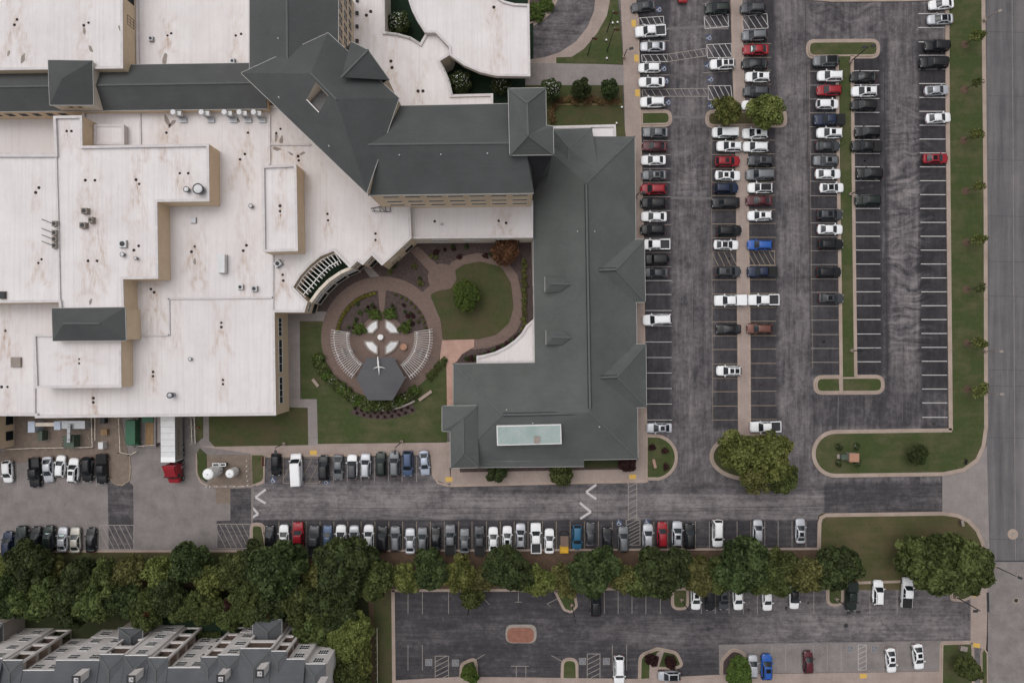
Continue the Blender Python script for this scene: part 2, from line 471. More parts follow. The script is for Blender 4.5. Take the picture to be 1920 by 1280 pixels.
def glass(name, col, rough=0.08, spec=0.5):
    m, nt, b = newmat(name)
    n = nnoise(nt, 0.35, 2)
    nt.links.new(nmix(nt, n, col, tuple(v * 0.5 for v in col)), b.inputs['Base Color'])
    b.inputs['Roughness'].default_value = rough; b.inputs['Specular IOR Level'].default_value = spec
    return m
glass("window_glass", (0.018, 0.026, 0.032), 0.25, 0.06)
glass("car_glass", (0.022, 0.027, 0.032), 0.05, 0.38)
glass("sunroof_glass", (0.010, 0.011, 0.013), 0.05, 0.2)
glass("headlight_lens", (0.45, 0.46, 0.48), 0.1, 0.6)
glass("taillight_lens", (0.22, 0.012, 0.012), 0.15, 0.5)

def paint(name, col, rough=0.28, metal=0.0):
    m, nt, b = newmat("paint_" + name)
    n = nnoise(nt, 1.2, 3)
    nt.links.new(nmix(nt, n, tuple(v * 0.9 for v in col), tuple(v * 1.05 for v in col)), b.inputs['Base Color'])
    b.inputs['Roughness'].default_value = rough; b.inputs['Metallic'].default_value = metal
    b.inputs['Coat Weight'].default_value = 0.12; b.inputs['Coat Roughness'].default_value = 0.06
    b.inputs['Specular IOR Level'].default_value = 0.25
paint("white", (0.74, 0.74, 0.75)); paint("silver", (0.42, 0.43, 0.46), 0.3, 0.25); paint("gray", (0.135, 0.14, 0.15), 0.3, 0.25)
paint("dark gray", (0.055, 0.057, 0.064), 0.3, 0.15); paint("black", (0.012, 0.012, 0.014)); paint("navy", (0.014, 0.022, 0.05))
paint("red", (0.26, 0.014, 0.022)); paint("maroon", (0.075, 0.014, 0.02)); paint("blue", (0.02, 0.085, 0.33)); paint("slate blue", (0.06, 0.09, 0.16), 0.3, 0.2)
paint("brown", (0.13, 0.055, 0.04), 0.3, 0.2); paint("beige", (0.40, 0.38, 0.34), 0.3, 0.2); paint("teal blue", (0.03, 0.11, 0.19)); paint("dark green", (0.014, 0.022, 0.018))
paint("light blue", (0.36, 0.40, 0.48), 0.3, 0.2); paint("yellow", (0.60, 0.36, 0.03), 0.5)

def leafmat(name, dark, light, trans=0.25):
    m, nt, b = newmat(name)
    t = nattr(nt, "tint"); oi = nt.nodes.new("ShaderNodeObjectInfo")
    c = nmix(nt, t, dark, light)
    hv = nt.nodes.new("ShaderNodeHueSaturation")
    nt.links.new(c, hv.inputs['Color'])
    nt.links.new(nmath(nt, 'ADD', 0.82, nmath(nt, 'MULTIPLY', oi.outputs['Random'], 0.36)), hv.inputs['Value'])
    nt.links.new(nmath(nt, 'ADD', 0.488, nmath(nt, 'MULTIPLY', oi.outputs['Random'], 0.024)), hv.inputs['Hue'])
    nt.links.new(hv.outputs[0], b.inputs['Base Color']); b.inputs['Roughness'].default_value = 0.6; b.inputs['Specular IOR Level'].default_value = 0.2
    tr = nt.nodes.new("ShaderNodeBsdfTranslucent"); nt.links.new(hv.outputs[0], tr.inputs['Color'])
    mxs = nt.nodes.new("ShaderNodeMixShader"); mxs.inputs[0].default_value = trans
    nt.links.new(b.outputs[0], mxs.inputs[1]); nt.links.new(tr.outputs[0], mxs.inputs[2])
    nt.links.new(mxs.outputs[0], nt.nodes["Material Output"].inputs[0])
leafmat("leaf_dark", (0.021, 0.031, 0.010), (0.082, 0.110, 0.038))
leafmat("leaf_mid", (0.036, 0.050, 0.013), (0.130, 0.155, 0.050))
leafmat("leaf_light", (0.068, 0.084, 0.020), (0.205, 0.222, 0.066))
leafmat("leaf_olive", (0.066, 0.070, 0.022), (0.188, 0.184, 0.064))
leafmat("leaf_bright", (0.045, 0.074, 0.014), (0.115, 0.165, 0.036))
leafmat("leaf_rust", (0.075, 0.034, 0.020), (0.15, 0.068, 0.034))
leafmat("leaf_plum", (0.030, 0.012, 0.014), (0.065, 0.026, 0.024))
leafmat("leaf_yellow", (0.12, 0.11, 0.02), (0.22, 0.20, 0.04))
leafmat("leaf_straw", (0.11, 0.07, 0.03), (0.22, 0.15, 0.07))
leafmat("blossom_white", (0.50, 0.50, 0.48), (0.75, 0.75, 0.72), 0.1)
M = MATS
# ------------------------------------------------------------------ ground sheets
def struct(name, mb, mats, parent=None):
    o = mb.build(name, mats, parent)
    if parent is None: o['kind'] = 'structure'
    return o

def sheet(name, px_poly, z, mat, parent=None):
    """flat sheet with a skirt, outline given in photo pixels"""
    mb = MB(); mb.prism(polyW(px_poly, z), z - 0.25, z)
    return struct(name, mb, M[mat], parent)

g = MB(); g.face([(-700, -700, -0.06), (700, -700, -0.06), (700, 700, -0.06), (-700, 700, -0.06)])
struct('ground', g, M['bare_ground'])

def smooth(e0, e1, x):
    t = np.clip((x - e0) / (e1 - e0), 0, 1); return t * t * (3 - 2 * t)

def grid_sheet(name, x0, x1, y0, y1, step, z, mat, attrs):
    """rectangular sheet on a grid; attrs(px, py) -> dict of point attributes"""
    nx, ny = int((x1 - x0) / step) + 1, int((y1 - y0) / step) + 1
    gx, gy = np.meshgrid(np.linspace(x0, x1, nx), np.linspace(y0, y1, ny))
    wx, wy = (gx - 960) * PX, (640 - gy) * PX
    v = np.stack([wx.ravel(), wy.ravel(), np.full(wx.size, z)], 1)
    i = np.arange(ny - 1)[:, None] * nx + np.arange(nx - 1)[None, :]
    f = np.stack([i + nx, i + nx + 1, i + 1, i], 2).reshape(-1, 4)
    me = bpy.data.meshes.new(name)
    me.vertices.add(len(v)); me.vertices.foreach_set('co', v.ravel())
    me.loops.add(f.size); me.loops.foreach_set('vertex_index', f.ravel().astype(np.int32))
    me.polygons.add(len(f)); me.polygons.foreach_set('loop_start', np.arange(0, f.size, 4, dtype=np.int32))
    me.update(calc_edges=True)
    for k, a in attrs(gx.ravel(), gy.ravel()).items():
        at = me.attributes.new(k, 'FLOAT', 'POINT'); at.data.foreach_set('value', np.asarray(a, dtype=np.float32))
    me.materials.append(M[mat])
    o = put(name, me); o['kind'] = 'structure'
    return o

def lot_attrs(x, y):
    xs = x - (y - 400) * 0.006                      # the rows run slightly askew in the photo
    w = np.full(x.shape, 0.57)
    def bay(a, b, v, y0=-60, y1=805, soft=7):
        nonlocal w
        m_ = smooth(a - soft, a + soft, xs) * (1 - smooth(b - soft, b + soft, xs)) * smooth(y0 - 5, y0 + 5, y) * (1 - smooth(y1 - 5, y1 + 5, y))
        w = w * (1 - m_) + v * m_
    bay(1190, 1259, 0.19); bay(1336, 1384, 0.22); bay(1404, 1456, 0.20); bay(1520, 1576, 0.20, 100, 705); bay(1600, 1655, 0.08, 100, 705)
    bay(1722, 1780, 0.11); bay(1655, 1668, 0.30); bay(1668, 1722, 0.58, 100); bay(1500, 1780, 0.52, -60, 75)
    bay(1520, 1780, 0.36, 735, 800); bay(1310, 1336, 0.5); bay(1259, 1280, 0.52)
    ax = np.zeros(x.shape)
    # south drive
    d = smooth(898, 910, y) * (x < 1800); d = np.maximum(d, ((x < 1195) & (y > 840)).astype(float))
    wd = np.full(x.shape, 0.66)
    wd = np.where(y > 972, 0.26, wd); wd = np.where((x > 1545), 0.30, wd); wd = np.where((y < 906) & (x < 1195), 0.52, wd)
    wd = wd + 0.12 * np.exp(-((y - 940) / 14) ** 2)
    wd = np.where((x > 845) & (x < 1545) & (y < 925), wd - 0.16, wd)
    w = w * (1 - d) + wd * d; ax = d
    # south lot
    s_ = smooth(1095, 1105, y)
    ws = 0.33 + 0.24 * np.exp(-(((x - 1230) / 110) ** 2 + ((y - 1190) / 28) ** 2)) + 0.33 * smooth(1320, 1460, x)
    ws = ws - 0.08 * (np.abs(y - 1130) < 25) - 0.05 * (y > 1205)
    w = w * (1 - s_) + ws * s_
    sw = smooth(1650, 1675, xs) * (1 - smooth(1735, 1765, xs)) * smooth(150, 240, y) * (1 - smooth(620, 720, y)) + .6 * smooth(1260, 1285, xs) * (1 - smooth(1320, 1340, xs)) * smooth(250, 300, y) * (1 - smooth(380, 450, y)) + .7 * smooth(1500, 1540, xs) * (1 - smooth(1620, 1700, xs)) * (1 - smooth(50, 72, y))
    return {'wear': np.clip(w, 0, 1), 'axis': ax, 'swirl': sw}
lot = grid_sheet('parking_lot', 470, 1856, -120, 1340, 4, 0.0, 'asphalt', lot_attrs)

# public road on the east side
rd = MB(); rd.prism(polyW([(1850, -600), (2060, -600), (2060, 2000), (1850, 2000)]), -0.2, 0.006)
road = struct('road', rd, M['road_asphalt'])
def strip(name, parent, a, b, w, z, mat):
    (x0, y0), (x1, y1) = W2(*a, z), W2(*b, z)
    mb = MB(); mb.obox((x0 + x1) / 2, (y0 + y1) / 2, math.atan2(y1 - y0, x1 - x0), math.hypot(x1 - x0, y1 - y0), w, z - 0.003, z)
    return put(name, mb.mesh(name, M[mat]), parent)
strip('centre_seam', road, (1896, -300), (1904, 1050), 0.14, 0.012, 'apron_concrete')
for yy in (60, 180, 300, 405, 490, 555, 693, 723, 820, 1010):
    strip('slab_joint', road, (1852, yy), (2050, yy + 3), 0.05, 0.011, 'dark_metal')
strip('slab_joint', road, (1858, 1051), (2050, 1052), 0.18, 0.0115, 'dark_metal')
for (hx, hy, hr) in ((1899, 1001, 1.0), (1905, 1125, 0.55)):
    x, y, _ = W(hx, hy); zz = .013 if hy < 1050 else .026; mb = MB(); mb.cyl(x, y, hr, 0, zz, 20); put('manhole_collar', mb.mesh('manhole_collar', M['kerb_concrete']), road)
    mb = MB(); mb.cyl(x, y, 0.40, 0, zz + .006, 16); put('manhole_cover', mb.mesh('manhole_cover', M['stone'] if hy < 1050 else M['rusty_drain']), road)
sheet('intersection_pavement', [(1853, 1053), (2050, 1053), (2050, 1500), (1848, 1500), (1846, 1260), (1850, 1200)], 0.02, 'apron_concrete')

# concrete apron by the loading yard, dark patches
sheet('service_yard', [(-60, 766), (392, 766), (480, 850), (471, 1032), (-60, 1034)], 0.02, 'apron_concrete')
for p in ([(202, 906), (236, 906), (242, 903), (250, 910), (251, 1030), (204, 1030)], [(432, 916), (471, 914), (471, 1029), (406, 1028), (406, 976), (432, 975)]):
    g_ = MB(); g_.face([(*W2(x, y), 0.026) for x, y in reversed(p)])
    me = g_.mesh('asphalt_patch', M['asphalt']);
    for k, v in (('wear', 0.42), ('axis', 1.0)):
        at = me.attributes.new(k, 'FLOAT', 'POINT'); at.data.foreach_set('value', [v] * len(me.vertices))
    o = put('asphalt_patch', me); o['kind'] = 'structure'
g_ = MB(); g_.face([(*W2(x, y), 0.027) for x, y in reversed([(404, 914), (432, 914), (432, 944), (405, 944)])]); struct('concrete_patch', g_, M['gravel_dirt'])
# entrance of the south drive and of the south lot
sheet('drive_apron', [(1767, 888), (1800, 885), (1830, 868), (1850, 835), (1856, 1060), (1852, 1060), (1838, 1000), (1815, 975), (1767, 962)], 0.02, 'grey_walk')
sheet('lot_apron', [(1820, 1100), (1832, 1098), (1852, 1100), (1852, 1262), (1846, 1262), (1840, 1215), (1820, 1200)], 0.02, 'walk_concrete')
sheet('lot_pavement', [(1348, 1208), (1818, 1200), (1820, 1258), (1348, 1262)], 0.014, 'apron_concrete')

# ------------------------------------------------------------------ kerbed islands, lawns, walks
def island(px_poly, fill='turf', kw=0.30, gut=0.42, zt=0.15, name='planted_island', kerb=True):
    p = ccw(polyW(px_poly))
    inn = offset_poly(p, gut); inn2 = offset_poly(p, gut + kw)
    if kerb:
        mb = MB(); mb.ring(p, inn, -0.1, 0.03); mb.ring(inn, inn2, -0.1, zt)
        k = struct('kerb', mb, M['kerb_concrete'])
    mb = MB(); mb.prism(offset_poly(p, gut + kw * 0.5), -0.1, zt - 0.04)
    return struct(name, mb, M[fill])

def kerb_line(px, w=0.75, z=0.14, name='kerb', mat='kerb_concrete'):
    """open kerb: raised band along a pixel polyline"""
    pts = [Vector(W2(*p)) for p in px]; L_, R_ = [], []
    for i, p in enumerate(pts):
        d = (pts[min(i + 1, len(pts) - 1)] - pts[max(i - 1, 0)]).normalized(); n = Vector((-d.y, d.x))
        L_.append(tuple(p + n * w / 2)); R_.append(tuple(p - n * w / 2))
    mb = MB()
    n = len(pts)
    for i in range(n - 1):
        a, b, c, d = L_[i], L_[i + 1], R_[i + 1], R_[i]
        mb.face([(*d, z), (*c, z), (*b, z), (*a, z)]); mb.face([(*a, z), (*b, z), (*b, -.1), (*a, -.1)]); mb.face([(*c, z), (*d, z), (*d, -.1), (*c, -.1)])
    for i in (0, n - 1): mb.face([(*L_[i], z), (*R_[i], z), (*R_[i], -.1), (*L_[i], -.1)])
    return struct(name, mb, M[mat])

# walk along the green-roofed wing and up to the entrance
sheet('sidewalk', [(1160, -60), (1185, -60), (1196, 40), (1200, 180), (1205, 420), (1208, 640), (1211, 800), (1211, 905), (845, 909), (843, 876), (1150, 876), (1150, 300), (1172, 250), (1168, 90)], 0.13, 'walk_concrete')
kerb_line([(1183, -60), (1196, 40), (1199, 180), (1205, 420), (1208, 640), (1212, 815)], 0.35, 0.15)
kerb_line([(843, 910), (1100, 904), (1215, 901)], 0.45, 0.15)
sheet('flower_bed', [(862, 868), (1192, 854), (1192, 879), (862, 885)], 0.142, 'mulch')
sheet('lawn', [(1096, 856), (1160, 855), (1160, 876), (1096, 878)], 0.15, 'deep_turf')
# divider between rows B and C
sheet('divider_walk', [(1368, -60), (1390, -60), (1394, 95), (1398, 200), (1376, 205), (1372, 90)], 0.13, 'walk_concrete')
sheet('divider_walk', [(1378, 240), (1400, 238), (1402, 400), (1405, 600), (1408, 815), (1384, 815), (1382, 600), (1380, 400)], 0.13, 'walk_concrete')
kerb_line([(1381, 245), (1382, 400), (1384, 600), (1386, 810)], 0.30, 0.16); kerb_line([(1400, 245), (1402, 400), (1405, 600), (1406, 810)], 0.30, 0.16)
kerb_line([(1371, -60), (1374, 95), (1378, 200)], 0.30, 0.16); kerb_line([(1389, -60), (1392, 95), (1396, 200)], 0.30, 0.16)
island(rounded([(1322, 206, 17), (1476, 203, 17), (1476, 239, 14), (1322, 241, 17)]), 'dry_turf')
island(rounded([(1198, 206, 0), (1260, 205, 17), (1261, 238, 17), (1198, 239, 0)]), 'turf')
island([(1208, 813)] + arc(1226, 857, 45, 78, -78, 14, 44) + [(1208, 900)], 'turf', gut=0.3)
island(arc(1404, 855, 74, 0, 350, 34, 46), 'olive_turf')
# long grass median with T ends
sheet('median', [(1574, 100), (1596, 100), (1602, 720), (1578, 720)], 0.122, 'turf')
kerb_line([(1569, 105), (1571, 300), (1575, 560), (1577, 735)], 0.62, 0.15); kerb_line([(1597, 105), (1599, 300), (1602, 560), (1604, 705)], 0.62, 0.15)
island(rounded([(1511, 74, 17), (1650, 73, 17), (1650, 110, 17), (1511, 111, 17)]), 'turf')
island(rounded([(1525, 703, 18), (1658, 702, 18), (1659, 739, 18), (1525, 740, 18)]), 'turf')
kerb_line([(1575.5, 703), (1577, 738)], 0.7, 0.152)
# lawn by the road
lawn_e = [(1777, -80), (1840, -80), (1845, 400), (1847, 800), (1842, 838), (1830, 865), (1805, 882), (1768, 890)] + arc(1566, 851, 42, 270, 90, 14) + [(1781, 806), (1780, 500)]
sheet('lawn', lawn_e, 0.11, 'turf')
kerb_line([(1775, -80), (1776, 200), (1779, 500), (1782, 806)], 0.75, 0.15)
kerb_line([(1784, 806)] + arc(1566, 850, 41, 90, 270, 16) + [(1768, 888), (1806, 880), (1831, 862), (1843, 836), (1848, 800), (1847, 400), (1842, -80)], 0.72, 0.15)
kerb_line([(1500, -4), (1560, 1), (1700, 0), (1780, -3)], 0.7, 0.15)
sheet('lawn', [(1500, -5), (1780, -6), (1780, -90), (1500, -90)], 0.11, 'turf')
# lawn south-east of the drive
lawn_s = rounded([(1534, 962, 12), (1770, 962, 0), (1812, 972, 20), (1840, 1005, 20), (1852, 1060, 0), (1849, 1095, 0), (1820, 1105, 0), (1534, 1105, 0)])
sheet('lawn', lawn_s, 0.11, 'dry_turf')
kerb_line([(1535, 1030), (1536, 980), (1539, 970), (1548, 965), (1768, 962), (1795, 966), (1815, 976), (1831, 993), (1841, 1015), (1848, 1045), (1851, 1062)], 0.7, 0.15)
# soil strip under the trees
sheet('tree_strip', [(-60, 1032), (471, 1031), (480, 1036), (1534, 1032), (1534, 1106), (738, 1107), (736, 1400), (-60, 1400)], 0.10, 'red_soil')
sheet('lawn', [(700, 1110), (737, 1108), (740, 1400), (705, 1400)], 0.115, 'olive_turf')
sheet('deep_green_lawn', [(-60, 1100), (690, 1100), (700, 1400), (-60, 1400)], 0.12, 'deep_turf')
sheet('grass_bank', [(-60, 1036), (460, 1036), (470, 1060), (-60, 1075)], 0.115, 'olive_turf')
kerb_line([(480, 1032), (900, 1031), (1300, 1029), (1534, 1028)], 0.4, 0.14)
kerb_line([(-60, 1033), (468, 1032)], 0.4, 0.14)
kerb_line([(737, 1105), (738, 1200), (739, 1290)], 0.65, 0.15); kerb_line([(735, 1106), (1050, 1105), (1500, 1095), (1820, 1085)], 0.5, 0.15)
island(rounded([(468, 978, 14), (496, 980, 14), (504, 1030, 2), (468, 1032, 2)]), 'turf', gut=0.35)
# south lot islands
island(rounded([(1036, 1104, 4), (1078, 1104, 4), (1084, 1136, 10), (1072, 1150, 9), (1056, 1144, 10)]), 'turf', gut=0.2)
island(rounded([(1258, 1100, 2), (1292, 1100, 2), (1292, 1143, 15), (1258, 1143, 15)]), 'turf', gut=0.25)
island(rounded([(1549, 1092, 2), (1582, 1092, 2), (1582, 1136, 15), (1549, 1136, 15)]), 'turf', gut=0.25)
island(rounded([(1778, 1088, 2), (1845, 1080, 2), (1828, 1118, 6), (1806, 1128, 8), (1782, 1126, 8)]), 'turf', gut=0.25)
island(rounded([(860, 1320, 0), (862, 1242, 18), (895, 1228, 14), (898, 1320, 0)]), 'turf', gut=0.25)
island(rounded([(1050, 1320, 0), (1052, 1232, 16), (1084, 1232, 16), (1086, 1320, 0)]), 'turf', gut=0.25)
island(rounded([(1195, 1320, 0), (1197, 1226, 20), (1232, 1212, 16), (1270, 1220, 18), (1284, 1248, 14), (1262, 1256, 2), (1232, 1254, 0), (1230, 1320, 0)]), 'turf', gut=0.3)
island(rounded([(1348, 1320, 0), (1350, 1236, 20), (1372, 1212, 18), (1400, 1222, 18), (1402, 1320, 0)]), 'mulch', gut=0.3)
island(rounded([(1760, 1320, 0), (1762, 1202, 8), (1826, 1200, 4), (1828, 1320, 0)]), 'turf', gut=0.3)
island(rounded([(1838, 1320, 0), (1838, 1222, 6), (1843, 1210, 4), (1852, 1222, 4), (1853, 1320, 0)]), 'turf', gut=0.15, kw=0.15)
sheet('sidewalk', [(738, 1275), (860, 1268), (1050, 1270), (1196, 1272), (1350, 1264), (1762, 1258), (1762, 1330), (738, 1330)], 0.12, 'walk_concrete')
sheet('path', rounded([(1233, 1222, 0), (1246, 1218, 0), (1234, 1254, 0), (1230, 1300, 0), (1217, 1300, 0), (1218, 1246, 0)]), 0.16, 'walk_concrete')
pd = MB(); pd.prism(polyW(rounded([(948, 1170, 14), (1006, 1170, 14), (1006, 1205, 14), (948, 1205, 14)])), -0.1, 0.012); struct('brick_patch_border', pd, M['stone'])
pd = MB(); pd.prism(polyW(rounded([(951, 1176, 12), (1001, 1176, 12), (1001, 1204, 12), (951, 1204, 12)])), -0.1, 0.018); struct('brick_patch', pd, M['old_brick'])

# front of the courtyard
sheet('sidewalk', [(372, 836), (480, 834), (845, 828), (845, 906), (836, 907), (812, 896), (808, 852), (497, 854), (496, 905), (480, 912), (470, 850)], 0.13, 'walk_concrete')
kerb_line([(497, 855), (650, 853), (808, 850), (812, 890), (822, 905), (842, 910)], 0.4, 0.15)
sheet('path', [(525, 582), (612, 584), (612, 602), (562, 602), (563, 748), (594, 748), (596, 834), (577, 835), (576, 765), (525, 766)], 0.135, 'grey_walk')
sheet('lawn', [(562, 602), (606, 600), (700, 620), (838, 640), (838, 829), (596, 832), (594, 748), (564, 748)], 0.13, 'turf')
sheet('lawn', [(391, 760), (577, 764), (578, 834), (402, 837), (392, 826)], 0.14, 'olive_turf')
sheet('lawn', [(366, 760), (380, 760), (380, 820), (368, 830)], 0.155, 'turf')
sheet('lawn', rounded([(369, 850, 4), (374, 840, 2), (387, 852, 0), (388, 905, 2), (372, 893, 8)]), 0.155, 'turf')
sheet('lawn', rounded([(472, 853, 0), (493, 853, 0), (494, 900, 12), (474, 908, 2)]), 0.157, 'turf')
kerb_line([(369, 850), (369, 885), (377, 903), (392, 911), (470, 911), (488, 903), (495, 890), (496, 856)], 0.35, 0.15)

# entrance side
sheet('entrance_walk', [(985, 116), (1042, 118), (1170, 122), (1172, 160), (985, 160)], 0.125, 'grey_walk')
dr = [(990, 112), (1020, 108), (1050, 98), (1080, 78), (1102, 50), (1114, 20), (1120, -60), (1053, -60), (1046, 0), (1034, 24), (1015, 42), (990, 53)]
g_ = MB(); g_.prism(polyW(dr), -0.1, 0.02); me = g_.mesh('drive_loop', M['asphalt'])
for k, v in (('wear', 0.55), ('axis', 1.0)):
    at = me.attributes.new(k, 'FLOAT', 'POINT'); at.data.foreach_set('value', [v] * len(me.vertices))
put('drive_loop', me)['kind'] = 'structure'
sheet('entrance_walk', [(990, 112), (1020, 108), (1050, 98), (1080, 78), (1102, 50), (1114, 20), (1120, -60), (1145, -60), (1143, 5), (1138, 30), (1120, 62), (1095, 92), (1072, 107), (1043, 108), (1043, 119), (990, 119)], 0.128, 'walk_concrete')
sheet('lawn', [(1043, 108), (1072, 107), (1095, 92), (1120, 62), (1138, 30), (1143, 5), (1145, -60), (1152, -60), (1162, 30), (1166, 80), (1168, 121), (1043, 119)], 0.14, 'turf')
island([(990, 53), (1015, 42), (1034, 24), (1046, 0), (1048, -60), (985, -60), (985, 53)], 'mulch', gut=0.5)
sheet('planting_bed', [(985, 155), (1168, 157), (1170, 240), (985, 240)], 0.11, 'olive_turf')
kerb_line([(1040, 196), (1165, 196)], 0.3, 0.13, 'bed_edge', 'straw')
sheet('lawn', [(1150, 236), (1171, 236), (1174, 262), (1150, 262)], 0.145, 'turf')

# garden courts enclosed by the building
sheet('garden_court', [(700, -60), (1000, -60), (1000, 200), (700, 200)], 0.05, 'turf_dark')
sheet('garden_court', [(545, 440), (1005, 440), (1005, 690), (838, 690), (838, 640), (700, 600), (545, 600)], 0.10, 'mulch')

# ------------------------------------------------------------------ courtyard paving
CX, CY = 716, 632
sheet('brick_circle', arc(CX, CY, 114, 0, 354, 60), 0.15, 'brick_paving')
sheet('brick_path', [(769, 471), (783, 461), (824, 500), (810, 515)], 0.1445, 'brick_paving')
sheet('brick_path', arc(828, 520, 26, 0, 350, 28), 0.147, 'brick_paving')
outer = [(780, 560), (800, 540), (828, 520), (846, 492), (868, 480), (895, 474), (925, 478), (952, 492), (970, 515), (978, 550), (979, 600), (968, 622), (945, 642), (915, 652), (889, 655), (830, 650), (826, 600)]
sheet('brick_path', outer, 0.143, 'brick_paving')
oval = rounded([(806, 552, 6), (822, 545, 4), (846, 541, 8), (856, 524, 8), (853, 506, 6), (870, 496, 12), (900, 490, 20), (940, 500, 25), (958, 530, 20), (963, 575, 20), (955, 605, 20), (930, 628, 20), (895, 636, 10), (830, 637, 4), (826, 600, 20)])
sheet('oval_lawn', oval, 0.19, 'olive_turf')
sheet('stained_path', [(829, 638), (889, 636), (889, 650), (866, 664), (856, 678), (849, 682), (849, 760), (838, 760), (837, 680), (824, 677)], 0.21, 'salmon_concrete')
sheet('path', [(676, 496), (688, 493), (712, 518), (695, 521)], 0.15, 'grey_walk')
# beds inside the circle
for a0, a1 in ((95, 172), (8, 85)):
    sheet('flower_bed', arc(CX, CY, 88, a0, a1, 20) + arc(CX, CY, 42, a1, a0, 10), 0.20, 'mulch')
for a0, a1 in ((97, 173), (7, 83), (187, 263), (277, 353)):
    am = (a0 + a1) / 2
    q = arc(CX, CY, 34, a0, a1, 12) + [(CX + 8 * math.cos(R(a1)), CY - 8 * math.sin(R(a1))), (CX + 17 * math.cos(R(a1 - 14)), CY - 17 * math.sin(R(a1 - 14))), (CX + 17 * math.cos(R(a0 + 14)), CY - 17 * math.sin(R(a0 + 14))), (CX + 8 * math.cos(R(a0)), CY - 8 * math.sin(R(a0)))]
    sx, sy = (1 if math.cos(R(am)) > 0 else -1), (1 if math.sin(R(am)) > 0 else -1)
    q = [(CX + sx * 34 * math.cos(R(t)), CY - sy * 34 * math.sin(R(t))) for t in [10.5 + 69 * k / 12 for k in range(13)]] + [(CX + sx * 6, CY - sy * 17), (CX + sx * 16, CY - sy * 6.5)]
    p = ccw(polyW(q))
    e = empty('planter', (*W2(CX + 25 * math.cos(R(am)), CY - 25 * math.sin(R(am))), 0.15))
    tag(e, {135: 'white gravel quarter planter, top one nearest the big white roof', 45: 'white gravel quarter planter, top one nearest the oval lawn', 225: 'white gravel quarter planter, lower one nearest the big white roof', 315: 'white gravel quarter planter, lower one beside the round garden table'}[int(am)], 'planter', 'white quarter planters round the fountain')
    mb = MB(); mb.ring(p, offset_poly(p, 0.28), 0.12, 0.45); mb.build('rim', M['stone'], e)
    mb = MB(); mb.prism(offset_poly(p, 0.2), 0.12, 0.38); mb.build('gravel_fill', M['marble'], e)
e = empty('fountain', W(CX - 1, CY, 0.15)); tag(e, 'round white fountain basin at the centre of the brick circle', 'fountain')
x, y, _ = W(CX - 1, CY)
mb = MB(); mb.cyl(x, y, 0.5, 0.15, 0.5, 18).cyl(x, y, 0.18, 0.5, 0.9, 10); mb.build('pedestal', M['marble'], e)
mb = MB(); mb.cyl(x, y, 0.22, 0.9, 1.1, 20, r1=0.52); mb.build('basin', M['trim_white'], e)
# round garden table
e = empty('garden_table', W(758, 650, 0.15)); tag(e, 'round stone garden table between planter and slatted pergola', 'table')
x, y, _ = W(758, 650); mb = MB(); mb.cyl(x, y, 0.12, .15, .85, 8); mb.build('pedestal', M['stone'], e); mb = MB(); mb.cyl(x, y, 0.62, .85, .93, 20); mb.build('table_top', M['stone_brick'], e)
# ------------------------------------------------------------------ painted markings (parts of the lot)
_lm = {}
def pline(a, b, w=0.095, mat='white_paint', z=0.006, parent=None, name='painted_line'):
    if mat not in _lm:
        mb = MB(); mb.prism([(-.5, -.5), (.5, -.5), (.5, .5), (-.5, .5)], -0.002, 0.0); _lm[mat] = mb.mesh('painted_line', M[mat])
    (x0, y0), (x1, y1) = W2(*a), W2(*b)
    o = put(name, _lm[mat], parent or lot, loc=((x0 + x1) / 2, (y0 + y1) / 2, z), rz=math.atan2(y1 - y0, x1 - x0), scale=(math.hypot(x1 - x0, y1 - y0), w, 1))
    return o

def skew(x, y): return x + (y - 400) * 0.006
simple('trench_patch', (0.15, 0.137, 0.137), .85, .25, 2.0)
A_y = [77, 141, 264, 290, 316, 342, 369, 395, 421, 447, 473, 500, 526, 552, 582, 611, 641, 670, 699, 728, 757, 787]
for y in A_y: pline((skew(1207, y), y), (skew(1258, y), y), mat='old_paint' if y < 520 else 'white_paint')
B_y = [264, 290, 316, 342, 367, 394, 420, 446, 472, 499, 525, 551, 577, 603, 630, 655, 682, 709, 734, 761, 787]
for y in B_y:
    pline((skew(1334, y), y), (skew(1381, y), y), mat='tan_paint'); pline((skew(1404, y), y - 1), (skew(1454, y), y - 1), mat='tan_paint')
for y in (5, 134): pline((1318, y + 3), (1366, y), mat='old_paint')
for y in (82, 108, 132, 158, 185): pline((1396, y), (1446, y), mat='tan_paint')
D_y = [134, 160, 186, 212, 238, 263, 289, 314, 340, 367, 392, 418, 444, 470, 496, 523, 548, 574, 600, 627, 653, 679]
for y in D_y:
    pline((skew(1519, y), y), (skew(1571, y), y), mat='old_paint'); pline((skew(1601, y), y - 1), (skew(1650, y), y - 1), 0.13, mat='white_paint')
F_y = [26, 52, 79, 104, 130, 157, 183, 209, 235, 261, 287, 313, 339, 365, 391, 417, 443, 469, 495, 521, 547, 573, 599, 625, 651, 677, 703, 729, 755, 782]
for y in F_y: pline((1722 + (y - 26) * 0.0095, y), (1771 + (y - 26) * 0.0075, y), 0.14)
pline((skew(1334, 300), 250), (skew(1334, 300) + 3, 790), 0.05, 'tan_paint'); pline((1517, 120), (1524, 690), 0.05, 'tan_paint')
for x in (600, 625, 651, 677, 702, 728, 754, 781): pline((x, 856), (x, 903), mat='old_paint')
for x in (523, 549, 574, 600, 626, 652, 677, 703, 729, 755, 781, 807, 833, 860, 885, 912, 938, 964, 990, 1017, 1043, 1069, 1096, 1122, 1148, 1226, 1252, 1279, 1304, 1330, 1356, 1382, 1408, 1434, 1459, 1485, 1511):
    pline((x, 977), (x, 1028), mat='tan_paint' if x < 1300 else 'old_paint')
